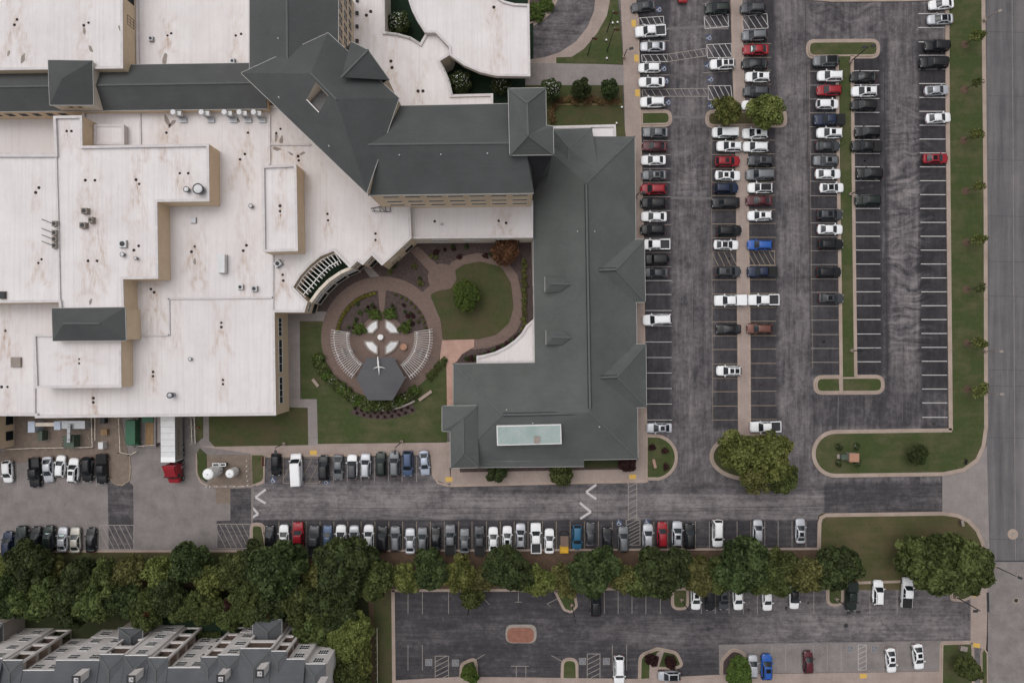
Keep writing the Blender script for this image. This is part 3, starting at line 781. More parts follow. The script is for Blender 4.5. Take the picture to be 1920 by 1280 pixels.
for x in (765, 792, 841, 1107, 1133, 1159, 1185, 1211, 1238, 1315, 1341, 1367, 1394, 1420, 1526, 1631, 1682): pline((x, 1107), (x, 1150), 0.09, 'old_paint')
for x in (765, 792, 1148, 1175, 1447, 1473, 1500, 1525, 1551, 1577, 1657, 1682): pline((x, 1208), (x, 1256), 0.09, 'old_paint', 0.022)
for x in (7, 33, 107, 132, 156, 181): pline((x, 865), (x, 912), 0.09, 'old_paint', 0.028)

def hatch(p00, p10, p11, p01, n, mat='white_paint', w=0.11, flip=False, z=0.006):
    """hatched bay: corners in pixels, n diagonals"""
    c = [Vector(p) for p in (p00, p10, p11, p01)]
    for i in range(4): pline(tuple(c[i]), tuple(c[(i + 1) % 4]), w, mat, z)
    u = c[1] - c[0]; v = c[3] - c[0]
    for k in range(n):
        s = (k + 0.5) / n; ds = 0.5 * v.length / max(u.length, 1e-3)
        s0, s1 = (s - ds * .5, s + ds * .5) if not flip else (s + ds * .5, s - ds * .5)
        t0, t1 = 0.0, 1.0
        if s0 < 0: t0 = (0 - s0) / (s1 - s0); s0 = 0
        if s0 > 1: t0 = (1 - s0) / (s1 - s0); s0 = 1
        if s1 > 1: t1 = t0 + (1 - s0) / (s1 - s0) * (1 - t0); s1 = 1
        if s1 < 0: t1 = t0 + (0 - s0) / (s1 - s0) * (1 - t0); s1 = 0
        pline(tuple(c[0] + u * s0 + v * t0), tuple(c[0] + u * s1 + v * t1), w * .9, mat, z)
hatch((1198, 34), (1244, 31), (1245, 45), (1198, 48), 4)
hatch((1320, 31), (1365, 27), (1366, 50), (1322, 54), 4); hatch((1391, 31), (1438, 26), (1440, 53), (1394, 56), 4)
hatch((1203, 103), (1252, 102), (1252, 116), (1204, 116), 4); hatch((1252, 102), (1323, 91), (1325, 105), (1252, 116), 6, 'old_paint')
hatch((1325, 84), (1371, 82), (1372, 108), (1327, 109), 4)
hatch((1204, 168), (1328, 166), (1328, 181), (1205, 181), 9, 'old_paint'); hatch((1328, 161), (1370, 161), (1373, 187), (1328, 187), 4)
hatch((1335, 472), (1381, 472), (1381, 499), (1335, 499), 4, 'tan_paint'); hatch((1403, 471), (1452, 470), (1453, 497), (1404, 497), 5, 'tan_paint')
hatch((1174, 975), (1174, 1021), (1200, 1021), (1200, 975), 7, 'old_paint', flip=True); hatch((1178, 904), (1178, 975), (1194, 975), (1194, 904), 7, 'old_paint', flip=True)
hatch((531, 905), (599, 905), (597, 858), (531, 858), 4, 'tan_paint', 0.09)
hatch((187, 984), (251, 984), (251, 1029), (187, 1029), 6, 'old_paint', z=0.032); hatch((407, 982), (470, 982), (470, 1027), (407, 1027), 6, 'old_paint', z=0.032)
hatch((816, 1229), (816, 1275), (841, 1275), (841, 1229), 5, 'old_paint', flip=True); hatch((1101, 1225), (1101, 1272), (1125, 1272), (1125, 1225), 5, 'old_paint', flip=True)
hatch((1609, 1208), (1609, 1255), (1624, 1255), (1624, 1208), 5, 'white_paint', 0.07, flip=True, z=0.022)
for a, b, w_ in (((1246, 55), (1320, 50), .55), ((1320, 52), (1366, 52), .7), ((1258, 371), (1334, 372), .45), ((1262, 220), (1322, 220), .5)): pline(a, b, w_, 'trench_patch', 0.0045, name='trench_patch')
for a, b, w_, m_ in (((1296, 245), (1300, 800), .07, 'trench_patch'), ((1486, -40), (1494, 790), .07, 'trench_patch'), ((1509, -40), (1521, 700), .09, 'oil'), ((1658, 130), (1664, 700), .12, 'oil'), ((1690, 430), (1692, 790), .06, 'trench_patch'), ((1572, 742), (1571, 806), .12, 'trench_patch'), ((1300, 952), (1560, 948), .06, 'oil'), ((480, 953), (1080, 951), .05, 'oil'), ((846, 962), (1540, 955), .05, 'oil'), ((1568, 900), (1569, 965), .08, 'oil'), ((1455, 520), (1525, 521), .06, 'oil'), ((1420, 1208), (1420, 1262), .05, 'oil'), ((1345, 1205), (1820, 1198), .06, 'oil')):
    pline(a, b, w_, m_, 0.0052, name='pavement_joint')
# oil drips in the bays
for k in range(90):
    x_, y_ = random.choice([(random.uniform(1222, 1240), random.choice(A_y[4:]) + 13), (random.uniform(1352, 1370), random.choice(B_y) + 13), (random.uniform(1420, 1440), random.choice(B_y) + 13), (random.uniform(1540, 1560), random.choice(D_y) + 13), (random.uniform(1618, 1640), random.choice(D_y) + 13), (random.uniform(1742, 1762), random.choice(F_y) + 13), (random.uniform(530, 1500), random.uniform(995, 1020)), (random.uniform(780, 1600), random.uniform(1120, 1145))])
    r_ = random.uniform(.12, .42); c_ = W2(x_, y_); g_ = MB()
    g_.face([(c_[0] + r_ * random.uniform(.6, 1.2) * math.cos(t * .7), c_[1] + r_ * random.uniform(.6, 1.2) * math.sin(t * .7), .0055) for t in range(9)]); put('oil_stain', g_.mesh('oil_stain', M['oil']), lot)
# lane arrows (chevrons)
for pts in ([(498, 917), (479, 932), (498, 943)], [(471, 948), (484, 963), (466, 974)], [(1118, 908), (1099, 922), (1118, 935)], [(1087, 942), (1108, 959), (1088, 972)]):
    pline(pts[0], pts[1], 0.42, 'white_paint', 0.0065); pline(pts[1], pts[2], 0.42, 'white_paint', 0.0085)
pline((1086, 906), (1086, 975), 0.05, 'dark_metal'); pline((1120, 906), (1120, 975), 0.05, 'dark_metal')
# bollard-stop marks in the south lot
for a, b in (((972, 1110), (972, 1128)), ((966, 1128), (978, 1128)), ((1026, 1131), (1047, 1121)), ((1030, 1135), (1026, 1131)), ((906, 1120), (918, 1133)), ((892, 1236), (909, 1226)), ((1034, 1228), (1054, 1239)), ((968, 1248), (968, 1270)), ((986, 1248), (986, 1270)), ((958, 1248), (992, 1248))):
    pline(a, b, 0.09, 'old_paint')

def wheelchair(name, with_square):
    mb = MB()
    if with_square: mb.prism([(-.95, -.95), (.95, -.95), (.95, .95), (-.95, .95)], -0.002, 0, 1); mb.ring([(-1.1, -1.1), (1.1, -1.1), (1.1, 1.1), (-1.1, 1.1)], [(-.96, -.96), (.96, -.96), (.96, .96), (-.96, .96)], -0.002, 0.001, 0)
    else: mb.prism([(-.85, -.85), (.85, -.85), (.85, .85), (-.85, .85)], -0.002, 0, 1)
    n = 14
    a = [(-.12 + .5 * math.cos(t), -.22 + .5 * math.sin(t)) for t in (R(110 + 250 * k / n) for k in range(n + 1))]
    for k in range(n): mb.bar((*a[k], .004), (*a[k + 1], .004), .13, .006)
    for p, q in (((-.18, .62), (-.1, .0)), ((-.1, .0), (.32, -.02)), ((.32, -.02), (.52, -.45)), ((-.14, .3), (.22, .28)), ((.52, -.45), (.68, -.4))): mb.bar((*p, .005), (*q, .005), .13, .006)
    mb.cyl(-.2, .74, .13, 0, .007, 10)
    return mb.mesh(name, [M['white_paint' if not with_square else 'old_paint'], M['blue_paint'] if not with_square else M['slate_mark']])
simple('slate_mark', (0.16, 0.17, 0.20), 0.7, 0.4, 2.0)
wc = wheelchair('accessible_symbol', False); wc2 = wheelchair('accessible_symbol', True)
for (x, y, rz) in ((1235, 18, 1.57), (1329, 71, 1.57), (1244, 129, 1.57), (1332, 149, 1.57), (1333, 198, 1.57), (1327, 123, 1.57), (1248, 152, 1.57), (1252, 192, 1.57), (1161, 980, 0), (1213, 979, 0), (512, 900, 0), (612, 903, 0)):
    put('accessible_symbol', wc, lot, loc=(*W2(x, y), 0.011), rz=rz, scale=0.62)
for (x, y) in ((804, 1241), (854, 1242), (1092, 1239), (1137, 1239)): put('accessible_symbol', wc2, lot, loc=(*W2(x, y), 0.011), scale=0.58)
for (x, y) in ((1594, 1216), (1640, 1216)): put('accessible_symbol', wc2, lot, loc=(*W2(x, y), 0.024), scale=0.55)
# tactile warning pads: a pad is a bed with domes, part of the walk it lies in
pm = MB(); pm.box(-.42, .42, -.65, .65, 0, 0.02)
for i in range(5):
    for j in range(8): pm.box(-.36 + i * .16, -.28 + i * .16, -.58 + j * .15, -.50 + j * .15, .02, .03)
pad = pm.mesh('tactile_pad', M['yellow_pad'])
for k, (x, y, rz, zz) in enumerate(((1188, 45, 0, .13), (1193, 110, 0, .13), (1195, 175, 0, .13), (588, 848, 1.57, .13), (842, 898, 1.57, .13), (1186, 893, 1.57, .13), (226, 901, 1.57, .03), (1830, 1113, 1.9, .03), (1831, 1209, 1.4, .03), (1618, 1266, 1.57, .12))):
    o = put('tactile_pad', pad, None, loc=(*W2(x, y), zz + 0.002), rz=rz)
    o['kind'] = 'structure'

# ------------------------------------------------------------------ building helpers
def cutgrid(poly, step):
    """polygon (world xy) cut into a grid of faces"""
    import bmesh
    bm = bmesh.new(); bm.faces.new([bm.verts.new((x, y, 0)) for x, y in ccw(poly)])
    xs = [p[0] for p in poly]; ys = [p[1] for p in poly]
    for ax, lo, hi in ((0, min(xs), max(xs)), (1, min(ys), max(ys))):
        for k in range(1, int((hi - lo) / step) + 1):
            co = [0, 0, 0]; co[ax] = lo + k * step; no = [0, 0, 0]; no[ax] = 1
            bmesh.ops.bisect_plane(bm, geom=bm.verts[:] + bm.edges[:] + bm.faces[:], plane_co=co, plane_no=no)
    return bm

STAINS = []       # (x, y, length, half angle, strength) in world units, filled from the drain list
def white_roof(name, poly_px, z, parent, step=0.55, grime_shade=0.0, mat='white_roof'):
    poly = polyW(poly_px, z)
    bm = cutgrid(poly, step)
    me = bpy.data.meshes.new(name); bm.to_mesh(me); bm.free()
    n = len(me.vertices); co = np.zeros(n * 3); me.vertices.foreach_get('co', co); co = co.reshape(-1, 3)
    s = np.zeros(n)
    for (sx, sy, L_, ha, st, rot) in STAINS:
        dx, dy = co[:, 0] - sx, co[:, 1] - sy
        c_, s_ = math.cos(rot), math.sin(rot); dx, dy = dx * c_ - dy * s_, dx * s_ + dy * c_
        r = np.hypot(dx, dy); a = np.arctan2(np.abs(dx), np.abs(dy))
        wob = 0.06 * np.sin(r * 1.7 + sx) + 0.04 * np.sin(r * 3.1 + sy)
        arm = np.exp(-(((a - ha - wob) * np.maximum(r, .6)) / (0.20 + 0.055 * r)) ** 2) * (1 - smooth(0.55, 1.0, r / L_))
        s = np.maximum(s, 0.9 * st * (arm * (0.55 + 0.45 * (dy < 0)) + 0.5 * np.exp(-(r / 0.7) ** 2) + 0.22 * np.exp(-((r - 1.5) / .3) ** 2)))
    co[:, 2] = z; me.vertices.foreach_set('co', co.ravel())
    at = me.attributes.new('stain', 'FLOAT', 'POINT'); at.data.foreach_set('value', s.astype(np.float32))
    at = me.attributes.new('grime_shade', 'FLOAT', 'POINT'); at.data.foreach_set('value', np.full(n, grime_shade, np.float32))
    me.materials.append(M[mat]); me.update()
    return put(name, me, parent)

def block(poly_px, z, z0, parent, wall='stucco', roof=True, par=0.45, grime_shade=0.0, step=0.55, pmat='parapet_white', base_grime=None):
    """flat-roofed block: wall, parapet coping and recessed roof; outline measured at the coping"""
    p = ccw(polyW(poly_px, z))
    mb = MB(); n = len(p)
    for i in range(n):
        a, b = p[i], p[(i + 1) % n]
        mb.face([(*a, z0), (*b, z0), (*b, z - 0.02), (*a, z - 0.02)])
    mb.build('wall', M[wall], parent)
    mb = MB(); o = offset_poly(p, -0.06); mb.ring(o, offset_poly(p, 0.38), z - 0.16, z)
    q = offset_poly(p, 0.36)
    for i in range(n):
        a, b = q[i], q[(i + 1) % n]; mb.face([(*b, z - par), (*a, z - par), (*a, z - 0.02), (*b, z - 0.02)])
    mb.build('parapet', M[pmat], parent)
    zz = z - par; k = CAM_H / (CAM_H - zz) / PX
    if roof:
        return white_roof('roof', [(960 + x * k, 640 - y * k) for x, y in offset_poly(p, 0.30)], zz, parent, step, grime_shade)

def curb(parent, pts, z, w=0.3, h=0.22, mat='parapet_white'):
    for a, b in zip(pts, pts[1:]):
        (x0, y0), (x1, y1) = W2(*a, z), W2(*b, z)
        mb = MB(); mb.obox((x0 + x1) / 2, (y0 + y1) / 2, math.atan2(y1 - y0, x1 - x0), math.hypot(x1 - x0, y1 - y0) + w * .5, w, z - 0.1, z + h)
        mb.build('roof_curb', M[mat], parent)

def pitched(parent, V, faces, mat, caps=(), name='roof', eaves=(), cap_w=0.28):
    """roof slopes from (px, py, z) vertices; caps and eaves are vertex index pairs"""
    pts = [W(*v) for v in V]
    for f in faces:
        q = [Vector(pts[i]) for i in f]
        nrm = (q[1] - q[0]).cross(q[2] - q[0])
        if nrm.z < 0: q.reverse()
        nrm = (q[1] - q[0]).cross(q[2] - q[0]).normalized()
        mb = MB(); mb.face(q)
        for i in range(len(q)):                        # slope has a thickness
            a, b = q[i], q[(i + 1) % len(q)]; d = Vector((0, 0, 0.22)); mb.face([a - d, b - d, b, a])
        mb.build(name + '_slope', M[mat], parent)
    for i, j in caps:
        mb = MB(); a, b = Vector(pts[i]), Vector(pts[j]); d = (b - a).normalized() * 0.1
        mb.bar(a + Vector((0, 0, .03)) - d, b + Vector((0, 0, .03)) + d, cap_w, 0.1); mb.build('ridge_cap', M['ridge_cap'], parent)
    for i, j in eaves:
        mb = MB(); mb.bar(Vector(pts[i]) - Vector((0, 0, .12)), Vector(pts[j]) - Vector((0, 0, .12)), 0.16, 0.2); mb.build('gutter', M['gutter_metal'], parent)

def wallring(parent, poly_px, z_px, z0, z1, mat='stucco', inset=0.0):
    p = ccw(polyW(poly_px, z_px)); p = offset_poly(p, inset) if inset else p
    mb = MB(); n = len(p)
    for i in range(n):
        a, b = p[i], p[(i + 1) % n]; mb.face([(*a, z0), (*b, z0), (*b, z1), (*a, z1)])
    return mb.build('wall', M[mat], parent), p

def ridge_vent(parent, a, b, z, za=None):
    p, q = Vector(W(*a, za or z)), Vector(W(*b, z)); d = (q - p).normalized(); n = Vector((-d.y, d.x, 0)).normalized()
    for s in (-1, 1):
        mb = MB(); mb.bar(p + n * s * .24 + Vector((0, 0, .02)), q + n * s * .24 + Vector((0, 0, .02)), .12, .22); mb.build('ridge_vent', M['dark_shingle'], parent)
    mb = MB(); mb.bar(p + Vector((0, 0, .09)), q + Vector((0, 0, .09)), .34, .12); mb.build('ridge_cap', M['ridge_cap'], parent)
_wm = {}
def window(parent, a, b, t, zc, w, h, frame='trim_white', mull=(2, 2), name='window'):
    """window on the wall a->b (outside on the right-hand side when walking a->b), centre at metres t along it"""
    key = (w, h, frame, mull)
    if key not in _wm:
        mb = MB(); f = 0.09
        mb.box(-w / 2 - f, w / 2 + f, 0.0, 0.10, -h / 2 - f, -h / 2); mb.box(-w / 2 - f, w / 2 + f, 0, 0.07, h / 2, h / 2 + f)
        mb.box(-w / 2 - f, -w / 2, 0, 0.07, -h / 2, h / 2); mb.box(w / 2, w / 2 + f, 0, 0.07, -h / 2, h / 2)
        for i in range(1, mull[0]): x_ = -w / 2 + w * i / mull[0]; mb.box(x_ - .035, x_ + .035, 0.01, 0.06, -h / 2, h / 2)
        for i in range(1, mull[1]): z_ = -h / 2 + h * i / mull[1]; mb.box(-w / 2, w / 2, 0.012, 0.058, z_ - .03, z_ + .03)
        pb = MB(); pb.box(-w / 2, w / 2, 0.0, 0.025, -h / 2, h / 2)
        _wm[key] = (mb.mesh('window', M[frame]), pb.mesh('pane', M['window_glass']))
    A, B = Vector(a), Vector(b); d = (B - A).normalized(); n = Vector((d.y, -d.x))
    c = A + d * t; ang = math.atan2(-n.x, n.y)
    loc = Vector((c.x, c.y, zc)) - Vector(parent.location)
    o = put(name, _wm[key][0], parent, loc=loc, rz=ang)
    g_ = bpy.data.objects.new('pane', _wm[key][1]); COL.objects.link(g_); g_.parent = o
    return o

# ------------------------------------------------------------------ the flat white-roofed building
ZL, ZH, ZE = 7.5, 11.5, 17.5
drains = [(27, 47), (32, 37), (157, 48), (166, 43), (314, 67), (321, 63), (442, 67), (452, 64), (125, 246), (134, 246), (312, 249), (450, 299), (459, 289), (465, 249),
          (67, 361), (73, 352), (160, 338), (178, 338), (255, 337), (261, 345), (337, 325), (353, 325), (72, 493), (78, 486), (165, 489), (182, 489), (251, 469), (260, 461), (359, 472), (365, 462), (456, 470), (462, 460),
          (283, 542), (289, 548), (10, 620), (415, 605), (415, 613), (525, 386), (525, 396), (614, 401), (615, 413), (704, 438), (704, 450), (530, 515), (531, 526), (815, 415), (935, 414), (949, 418),
          (687, 29), (695, 22), (733, 115), (735, 127), (784, 171), (793, 171), (526, 242), (518, 250), (559, 293), (560, 301), (149, 673), (149, 681), (175, 746), (175, 754), (287, 697), (287, 705), (418, 712), (418, 720), (14, 725), (3, 725), (926, 14)]
pA1 = [(-60, -60), (229, -60), (230, 128), (-60, 132)]
pA2 = [(254, -60), (470, -60), (470, 124), (256, 128)]
pLow = [(-60, 200), (158, 199), (158, 300), (-60, 300)]
pMain = [(154, 200), (497, 198), (640, 200), (720, 340), (768, 366), (771, 446), (734, 481), (716, 497), (697, 478), (680, 496), (670, 489), (656, 502), (625, 470), (600, 480), (580, 497), (562, 517), (549, 538), (576, 566), (570, 585), (514, 585), (517, 778), (66, 783), (66, 779), (-60, 779), (-60, 286), (154, 286)]
pB1 = [(-60, 290), (103, 290), (100, 218), (153, 217), (154, 274), (391, 270), (392, 377), (294, 378), (296, 522), (230, 523), (232, 582), (112, 582), (110, 566), (-60, 568)]
pB2 = [(491, 311), (555, 308), (558, 470), (493, 472)]
pC2 = [(62, 626), (226, 630), (227, 726), (66, 727)]
pBox = [(176, 234), (232, 234), (232, 271), (176, 271)]
pK1 = [(766, -60), (766, 0), (772, 18), (782, 38), (797, 61), (817, 61), (842, 88), (843, 103), (870, 122), (900, 135), (930, 142), (994, 143), (992, 8), (965, 7), (945, 2), (930, -8), (922, -60)]
pK2 = [(640, -60), (720, -60), (721, 60), (745, 63), (770, 70), (788, 81), (800, 60), (830, 60), (848, 92), (843, 103), (823, 115), (832, 132), (840, 150), (846, 178), (924, 176), (924, 202), (740, 215), (640, 150)]
pE = [(768, 380), (999, 376), (999, 445), (768, 447)]
def roofz(x, y):
    for p, z in ((pB1, ZH), (pB2, ZH), (pC2, 10.8), (pA1, ZH), (pE, 6.4), (pK1, 7.4), (pK2, 6.6), (pLow, 5.0)):
        if inside((x, y), p): return z - 0.45, p
    return ZL - 0.45, pMain
for i, (x, y) in enumerate(drains):
    z, _p = roofz(x, y); w_ = W(x, y, z)
    if i % 2 == 0 or random.random() < .3:
        vert = not (_p is pC2)
        STAINS.append((w_[0], w_[1], random.uniform(4.0, 9.5), random.uniform(.16, .38), random.uniform(.45, 1.0), 0.0 if vert else 1.45))
for (x, y, l_, st) in ((180, 395, 9, .7), (190, 450, 9, .7), (270, 380, 6, .4), (372, 490, 7, .8), (465, 500, 8, .7), (290, 580, 8, .7), (330, 600, 8, .5), (935, 60, 8, .6), (925, 100, 9, .5), (155, 120, 3, .6), (330, 260, 4, .8), (300, 240, 5, .6), (605, 305, 5, .3), (30, 640, 9, .4), (170, 430, 10, .6), (455, 380, 7, .4)):
    z, _p = roofz(x, y); w_ = W(x, y, z); STAINS.append((w_[0], w_[1], l_, random.uniform(.08, .25), st, 0.0))

B = empty('flat_roof_building', W(300, 500)); tag(B, 'large tan building with stained white flat roofs, filling the upper left', 'building')
main_roofs = []
block(pA1, ZH, 0, B, grime_shade=0.0); block(pA2, ZL, 0, B); block(pMain, ZL, 0, B, grime_shade=0.06)
block(pLow, 5.0, 0, B, grime_shade=.45); block(pB1, ZH, 4.4, B); block(pB2, ZH, ZL - .5, B); block(pC2, 10.8, ZL - .5, B, par=0.35); block(pBox, ZL + .9, ZL - .5, B, par=0.12, wall='parapet_white')  # low roof greyed to stand in for the shadow over it
block(pE, 6.4, 0, B, grime_shade=0.25, wall='stucco_pale')
curb(B, [(263, 212), (264, 270)], ZL - .4); curb(B, [(506, 215), (506, 308)], ZL - .4); curb(B, [(508, 271), (582, 272)], ZL - .4)
curb(B, [(512, 476), (512, 583)], ZL - .4); curb(B, [(512, 558), (317, 560), (318, 628), (248, 629)], ZL - .4); curb(B, [(66, 640), (66, 779)], ZL - .4)
curb(B, [(106, 294), (110, 430), (113, 566)], ZH - .4); curb(B, [(-20, 294), (100, 294)], ZH - .42)
mb = MB(); mb.cyl(0, 0, 0.30, 0, 0.03, 10); mb.dome(0, 0, 0.24, 0.03, 0.16, 10, 3); dm = mb.mesh('roof_drain', M['rusty_drain'])
canopy_drains = []
for (x, y) in drains:
    z, p = roofz(x, y)
    if p in (pK1, pK2): canopy_drains.append((x, y, z)); continue
    put('roof_drain', dm, B, loc=Vector(W(x, y, z + 0.01)) - B.location, scale=random.uniform(.7, .95))
# dark ponding marks are real patches of peeled membrane
for (x, y, l_, a_) in ((43, 110, 2.0, 1.2), (16, 100, 1.2, 1.4), (170, 92, 1.6, 2.0), (158, 58, 1.4, 1.7), (309, 113, 2.4, 1.4), (314, 228, 2.6, 2.0), (323, 232, 2.0, .9), (447, 226, 1.0, 2.0), (224, 53, 1.2, 1.9), (528, 263, 1.8, 1.5), (518, 258, 1.6, 1.4), (545, 288, 1.2, 2.6), (567, 288, 1.2, .5), (520, 279, 1.8, 3.0), (365, 490, 1.3, 1.6), (170, 565, 1.3, 1.3), (337, 213, 1.6, 1.2)):
    z, p = roofz(x, y); c_ = W(x, y, z + .012); mb = MB()
    pts = []
    for k in range(11):
        t = 2 * math.pi * k / 11; rx, ry = l_ * .5 * random.uniform(.65, 1.15), l_ * .2 * random.uniform(.5, 1.2)
        u, v_ = rx * math.cos(t), ry * math.sin(t); pts.append((c_[0] + u * math.cos(a_) - v_ * math.sin(a_), c_[1] + u * math.sin(a_) + v_ * math.cos(a_), z + .012))
    mb.face(pts); mb.build('peeled_patch', M['stone'], B)

def wall_world(px_a, px_b, z): return W2(*px_a, z), W2(*px_b, z)
# upper wall of A1 facing east
a, b = wall_world((229, 128), (229, -60), ZH)
L_ = (Vector(b) - Vector(a)).length
for t in (9.0, 13.2, 17.4): window(B, a, b, t, 9.0, 1.5, 1.9, 'dark_metal', (3, 2))
# east wall of the south block
a, b = wall_world((517, 778), (514, 585), ZL)
for t, w_ in ((4.2, 4.6), (10.4, 5.8), (15.6, 3.2)): window(B, a, b, t, 4.6, w_, 1.7, 'trim_white', (4, 1))
# angled garden front
for (pa, pb, ts) in (((716, 497), (771, 446), (2.2, 5.4)), ((680, 496), (697, 478), (1.2,)), ((570, 585), (576, 566), (.9,)), ((656, 502), (670, 489), (.9,)), ((697, 478), (716, 497), ())):
    a, b = wall_world(pa, pb, ZL)
    for t in ts: window(B, a, b, t, 5.3, 1.3, 0.9, 'trim_white', (2, 1)); window(B, a, b, t, 2.0, 1.6, 1.8, 'dark_metal', (2, 1))
a, b = wall_world((768, 447), (999, 445), 6.4)
for t in (5.2, 10.8, 16.2): window(B, a, b, t, 3.8, 2.6, 1.2, 'trim_white', (3, 1))
a, b = wall_world((-60, 779), (66, 779), ZL)
for t in (7.6, ): pass
# sunken terrace with slats and curved screen wall
floor = arc(640, 596, 105, 158, 88, 14)
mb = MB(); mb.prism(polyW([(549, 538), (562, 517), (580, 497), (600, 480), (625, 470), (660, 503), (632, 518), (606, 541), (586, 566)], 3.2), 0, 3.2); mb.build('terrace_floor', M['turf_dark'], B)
arc_o = [(663, 503), (640, 513), (618, 528), (600, 546), (584, 568)]
po = [W2(x, y, 6.2) for x, y in arc_o]
mb = MB()
for i in range(len(po) - 1):
    a, b = Vector(po[i]), Vector(po[i + 1]); d = (b - a).normalized(); n = Vector((d.y, -d.x)); n = n if n.y > 0 else -n
    q = [tuple(a), tuple(b), tuple(b + n * .55), tuple(a + n * .55)]
    mb.prism(q, 0, 6.2 - 0.001 * i)
mb.build('screen_wall', M['stucco_pale'], B)
for i in range(len(po) - 1):
    a, b = po[i + 1], po[i]
    d = Vector(b) - Vector(a)
    # outside is towards the garden (south-east)
    n = Vector((d.y, -d.x))
    if n.x < 0: a, b = b, a
    window(B, a, b, d.length / 2, 4.2, round(d.length * .8, 1), 0.8, 'trim_white', (3, 1)); window(B, a, b, d.length / 2, 1.9, round(d.length * .8, 1), 1.5, 'dark_metal', (3, 1))
E_ = empty('terrace_pergola', W(600, 515, 3.2)); tag(E_, 'slatted white pergola over the sunken dark terrace in the white roof', 'pergola')
up = [(555, 540), (568, 519), (585, 501), (604, 486), (628, 475)]
def along(pl, s):
    s *= len(pl) - 1; i = min(int(s), len(pl) - 2); f = s - i
    return (pl[i][0] * (1 - f) + pl[i + 1][0] * f, pl[i][1] * (1 - f) + pl[i + 1][1] * f)
lowr = [(573, 557), (590, 540), (607, 519), (623, 503), (640, 494)]
sl = {}
for k in range(14):
    s = k / 13; p, q = along(up, s), along(lowr, s)
    mb = MB(); mb.bar(W(*p, 6.6), W(*q, 6.6), 0.13, 0.22); mb.build('slat', M['trim_white'], E_)
mb = MB(); mb.tube([W(*along(up, s / 8), 6.4) for s in range(9)], .1, 6); mb.build('beam', M['trim_white'], E_)
mb = MB(); mb.tube([W(*along([(568, 553), (584, 535), (600, 515), (617, 499), (634, 490)], s / 8), 6.4) for s in range(9)], .1, 6); mb.build('beam', M['trim_white'], E_)
for s in (0.1, .5, .9):
    x, y, _ = W(*along([(568, 553), (584, 535), (600, 515), (617, 499), (634, 490)], s), 6.4); mb = MB(); mb.box(x - .1, x + .1, y - .1, y + .1, 3.2, 6.32); mb.build('post', M['trim_white'], E_)

# ------------------------------------------------------------------ tall gabled block
T = empty('gabled_block', W(620, 160)); tag(T, 'tall tan block with dark grey gabled roofs and a hipped corner roof', 'building')
# west wing W1
V = [(-60, 126, 9), (500, 118, 9), (500, 204, 9), (-60, 210, 9), (-60, 164, 11.0), (500, 155, 11.0)]
pitched(T, V, [(0, 1, 5, 4), (3, 2, 5, 4)], 'slate_shingle', [(4, 5)], eaves=[(0, 1), (3, 2)])
wr, wp = wallring(T, [(-60, 131), (500, 124), (500, 203), (-60, 208.5)], 9, 0, 9)
a, b = W2(-60, 208.5, 9), W2(500, 203, 9)
for k in range(7): window(T, a, b, 1.2 + k * 2.35, 6.9, 1.3, 1.5, 'stucco_pale', (1, 1))
# little turret on W1
V = [(90, 113, 12), (173, 114, 12), (175, 197, 12), (93, 197, 12), (117, 147, 14.6)]
pitched(T, V, [(0, 1, 4), (1, 2, 4), (2, 3, 4), (3, 0, 4)], 'slate_shingle', eaves=[(0, 1), (1, 2), (2, 3), (3, 0)])
wallring(T, [(91, 114), (172, 115), (174, 196), (94, 196)], 12, 8, 11.9, 'stucco_pale')
a, b = W2(94, 196, 12), W2(174, 196, 12); window(T, a, b, 2.8, 10.7, .8, .7, 'stucco', (1, 1)); window(T, a, b, 4.3, 10.7, .8, .7, 'stucco', (1, 1))
# north wing
V = [(468, -60, ZE), (468, 150, ZE), (634, 150, ZE), (634, -60, ZE), (537, -60, 21), (539, 150, 21)]
pitched(T, V, [(0, 1, 5, 4), (3, 2, 5, 4)], 'slate_shingle', [(4, 5)], eaves=[(0, 1), (3, 2)])
wallring(T, [(470, -60), (470, 140), (633, 140), (633, -60)], ZE, 0, ZE)
a, b = W2(633, 140, ZE), W2(633, -60, ZE)
for k in range(6):
    for z in (9.2, 12.4, 15.6): window(T, a, b, 5.4 + k * 2.15, z, 1.5, 2.2, 'stucco_pale', (2, 2))
# east wing
V = [(690, 200, ZE), (985, 194, ZE), (1001, 362, ZE), (690, 366, ZE), (690, 271, 21), (984, 268, 21)]
pitched(T, V, [(0, 1, 5, 4), (3, 2, 5, 4), (1, 2, 5)], 'slate_shingle', [(4, 5)], eaves=[(0, 1), (3, 2)])
wallring(T, [(692, 202), (984, 196), (999, 361), (692, 365)], ZE, 0, ZE)
a, b = W2(692, 365, ZE), W2(999, 361, ZE)
for k in range(7):
    for z in (9.0, 12.0, 15.6): window(T, a, b, 3.2 + k * 3.55, z, 2.5, 1.1, 'stucco_pale', (1, 1))
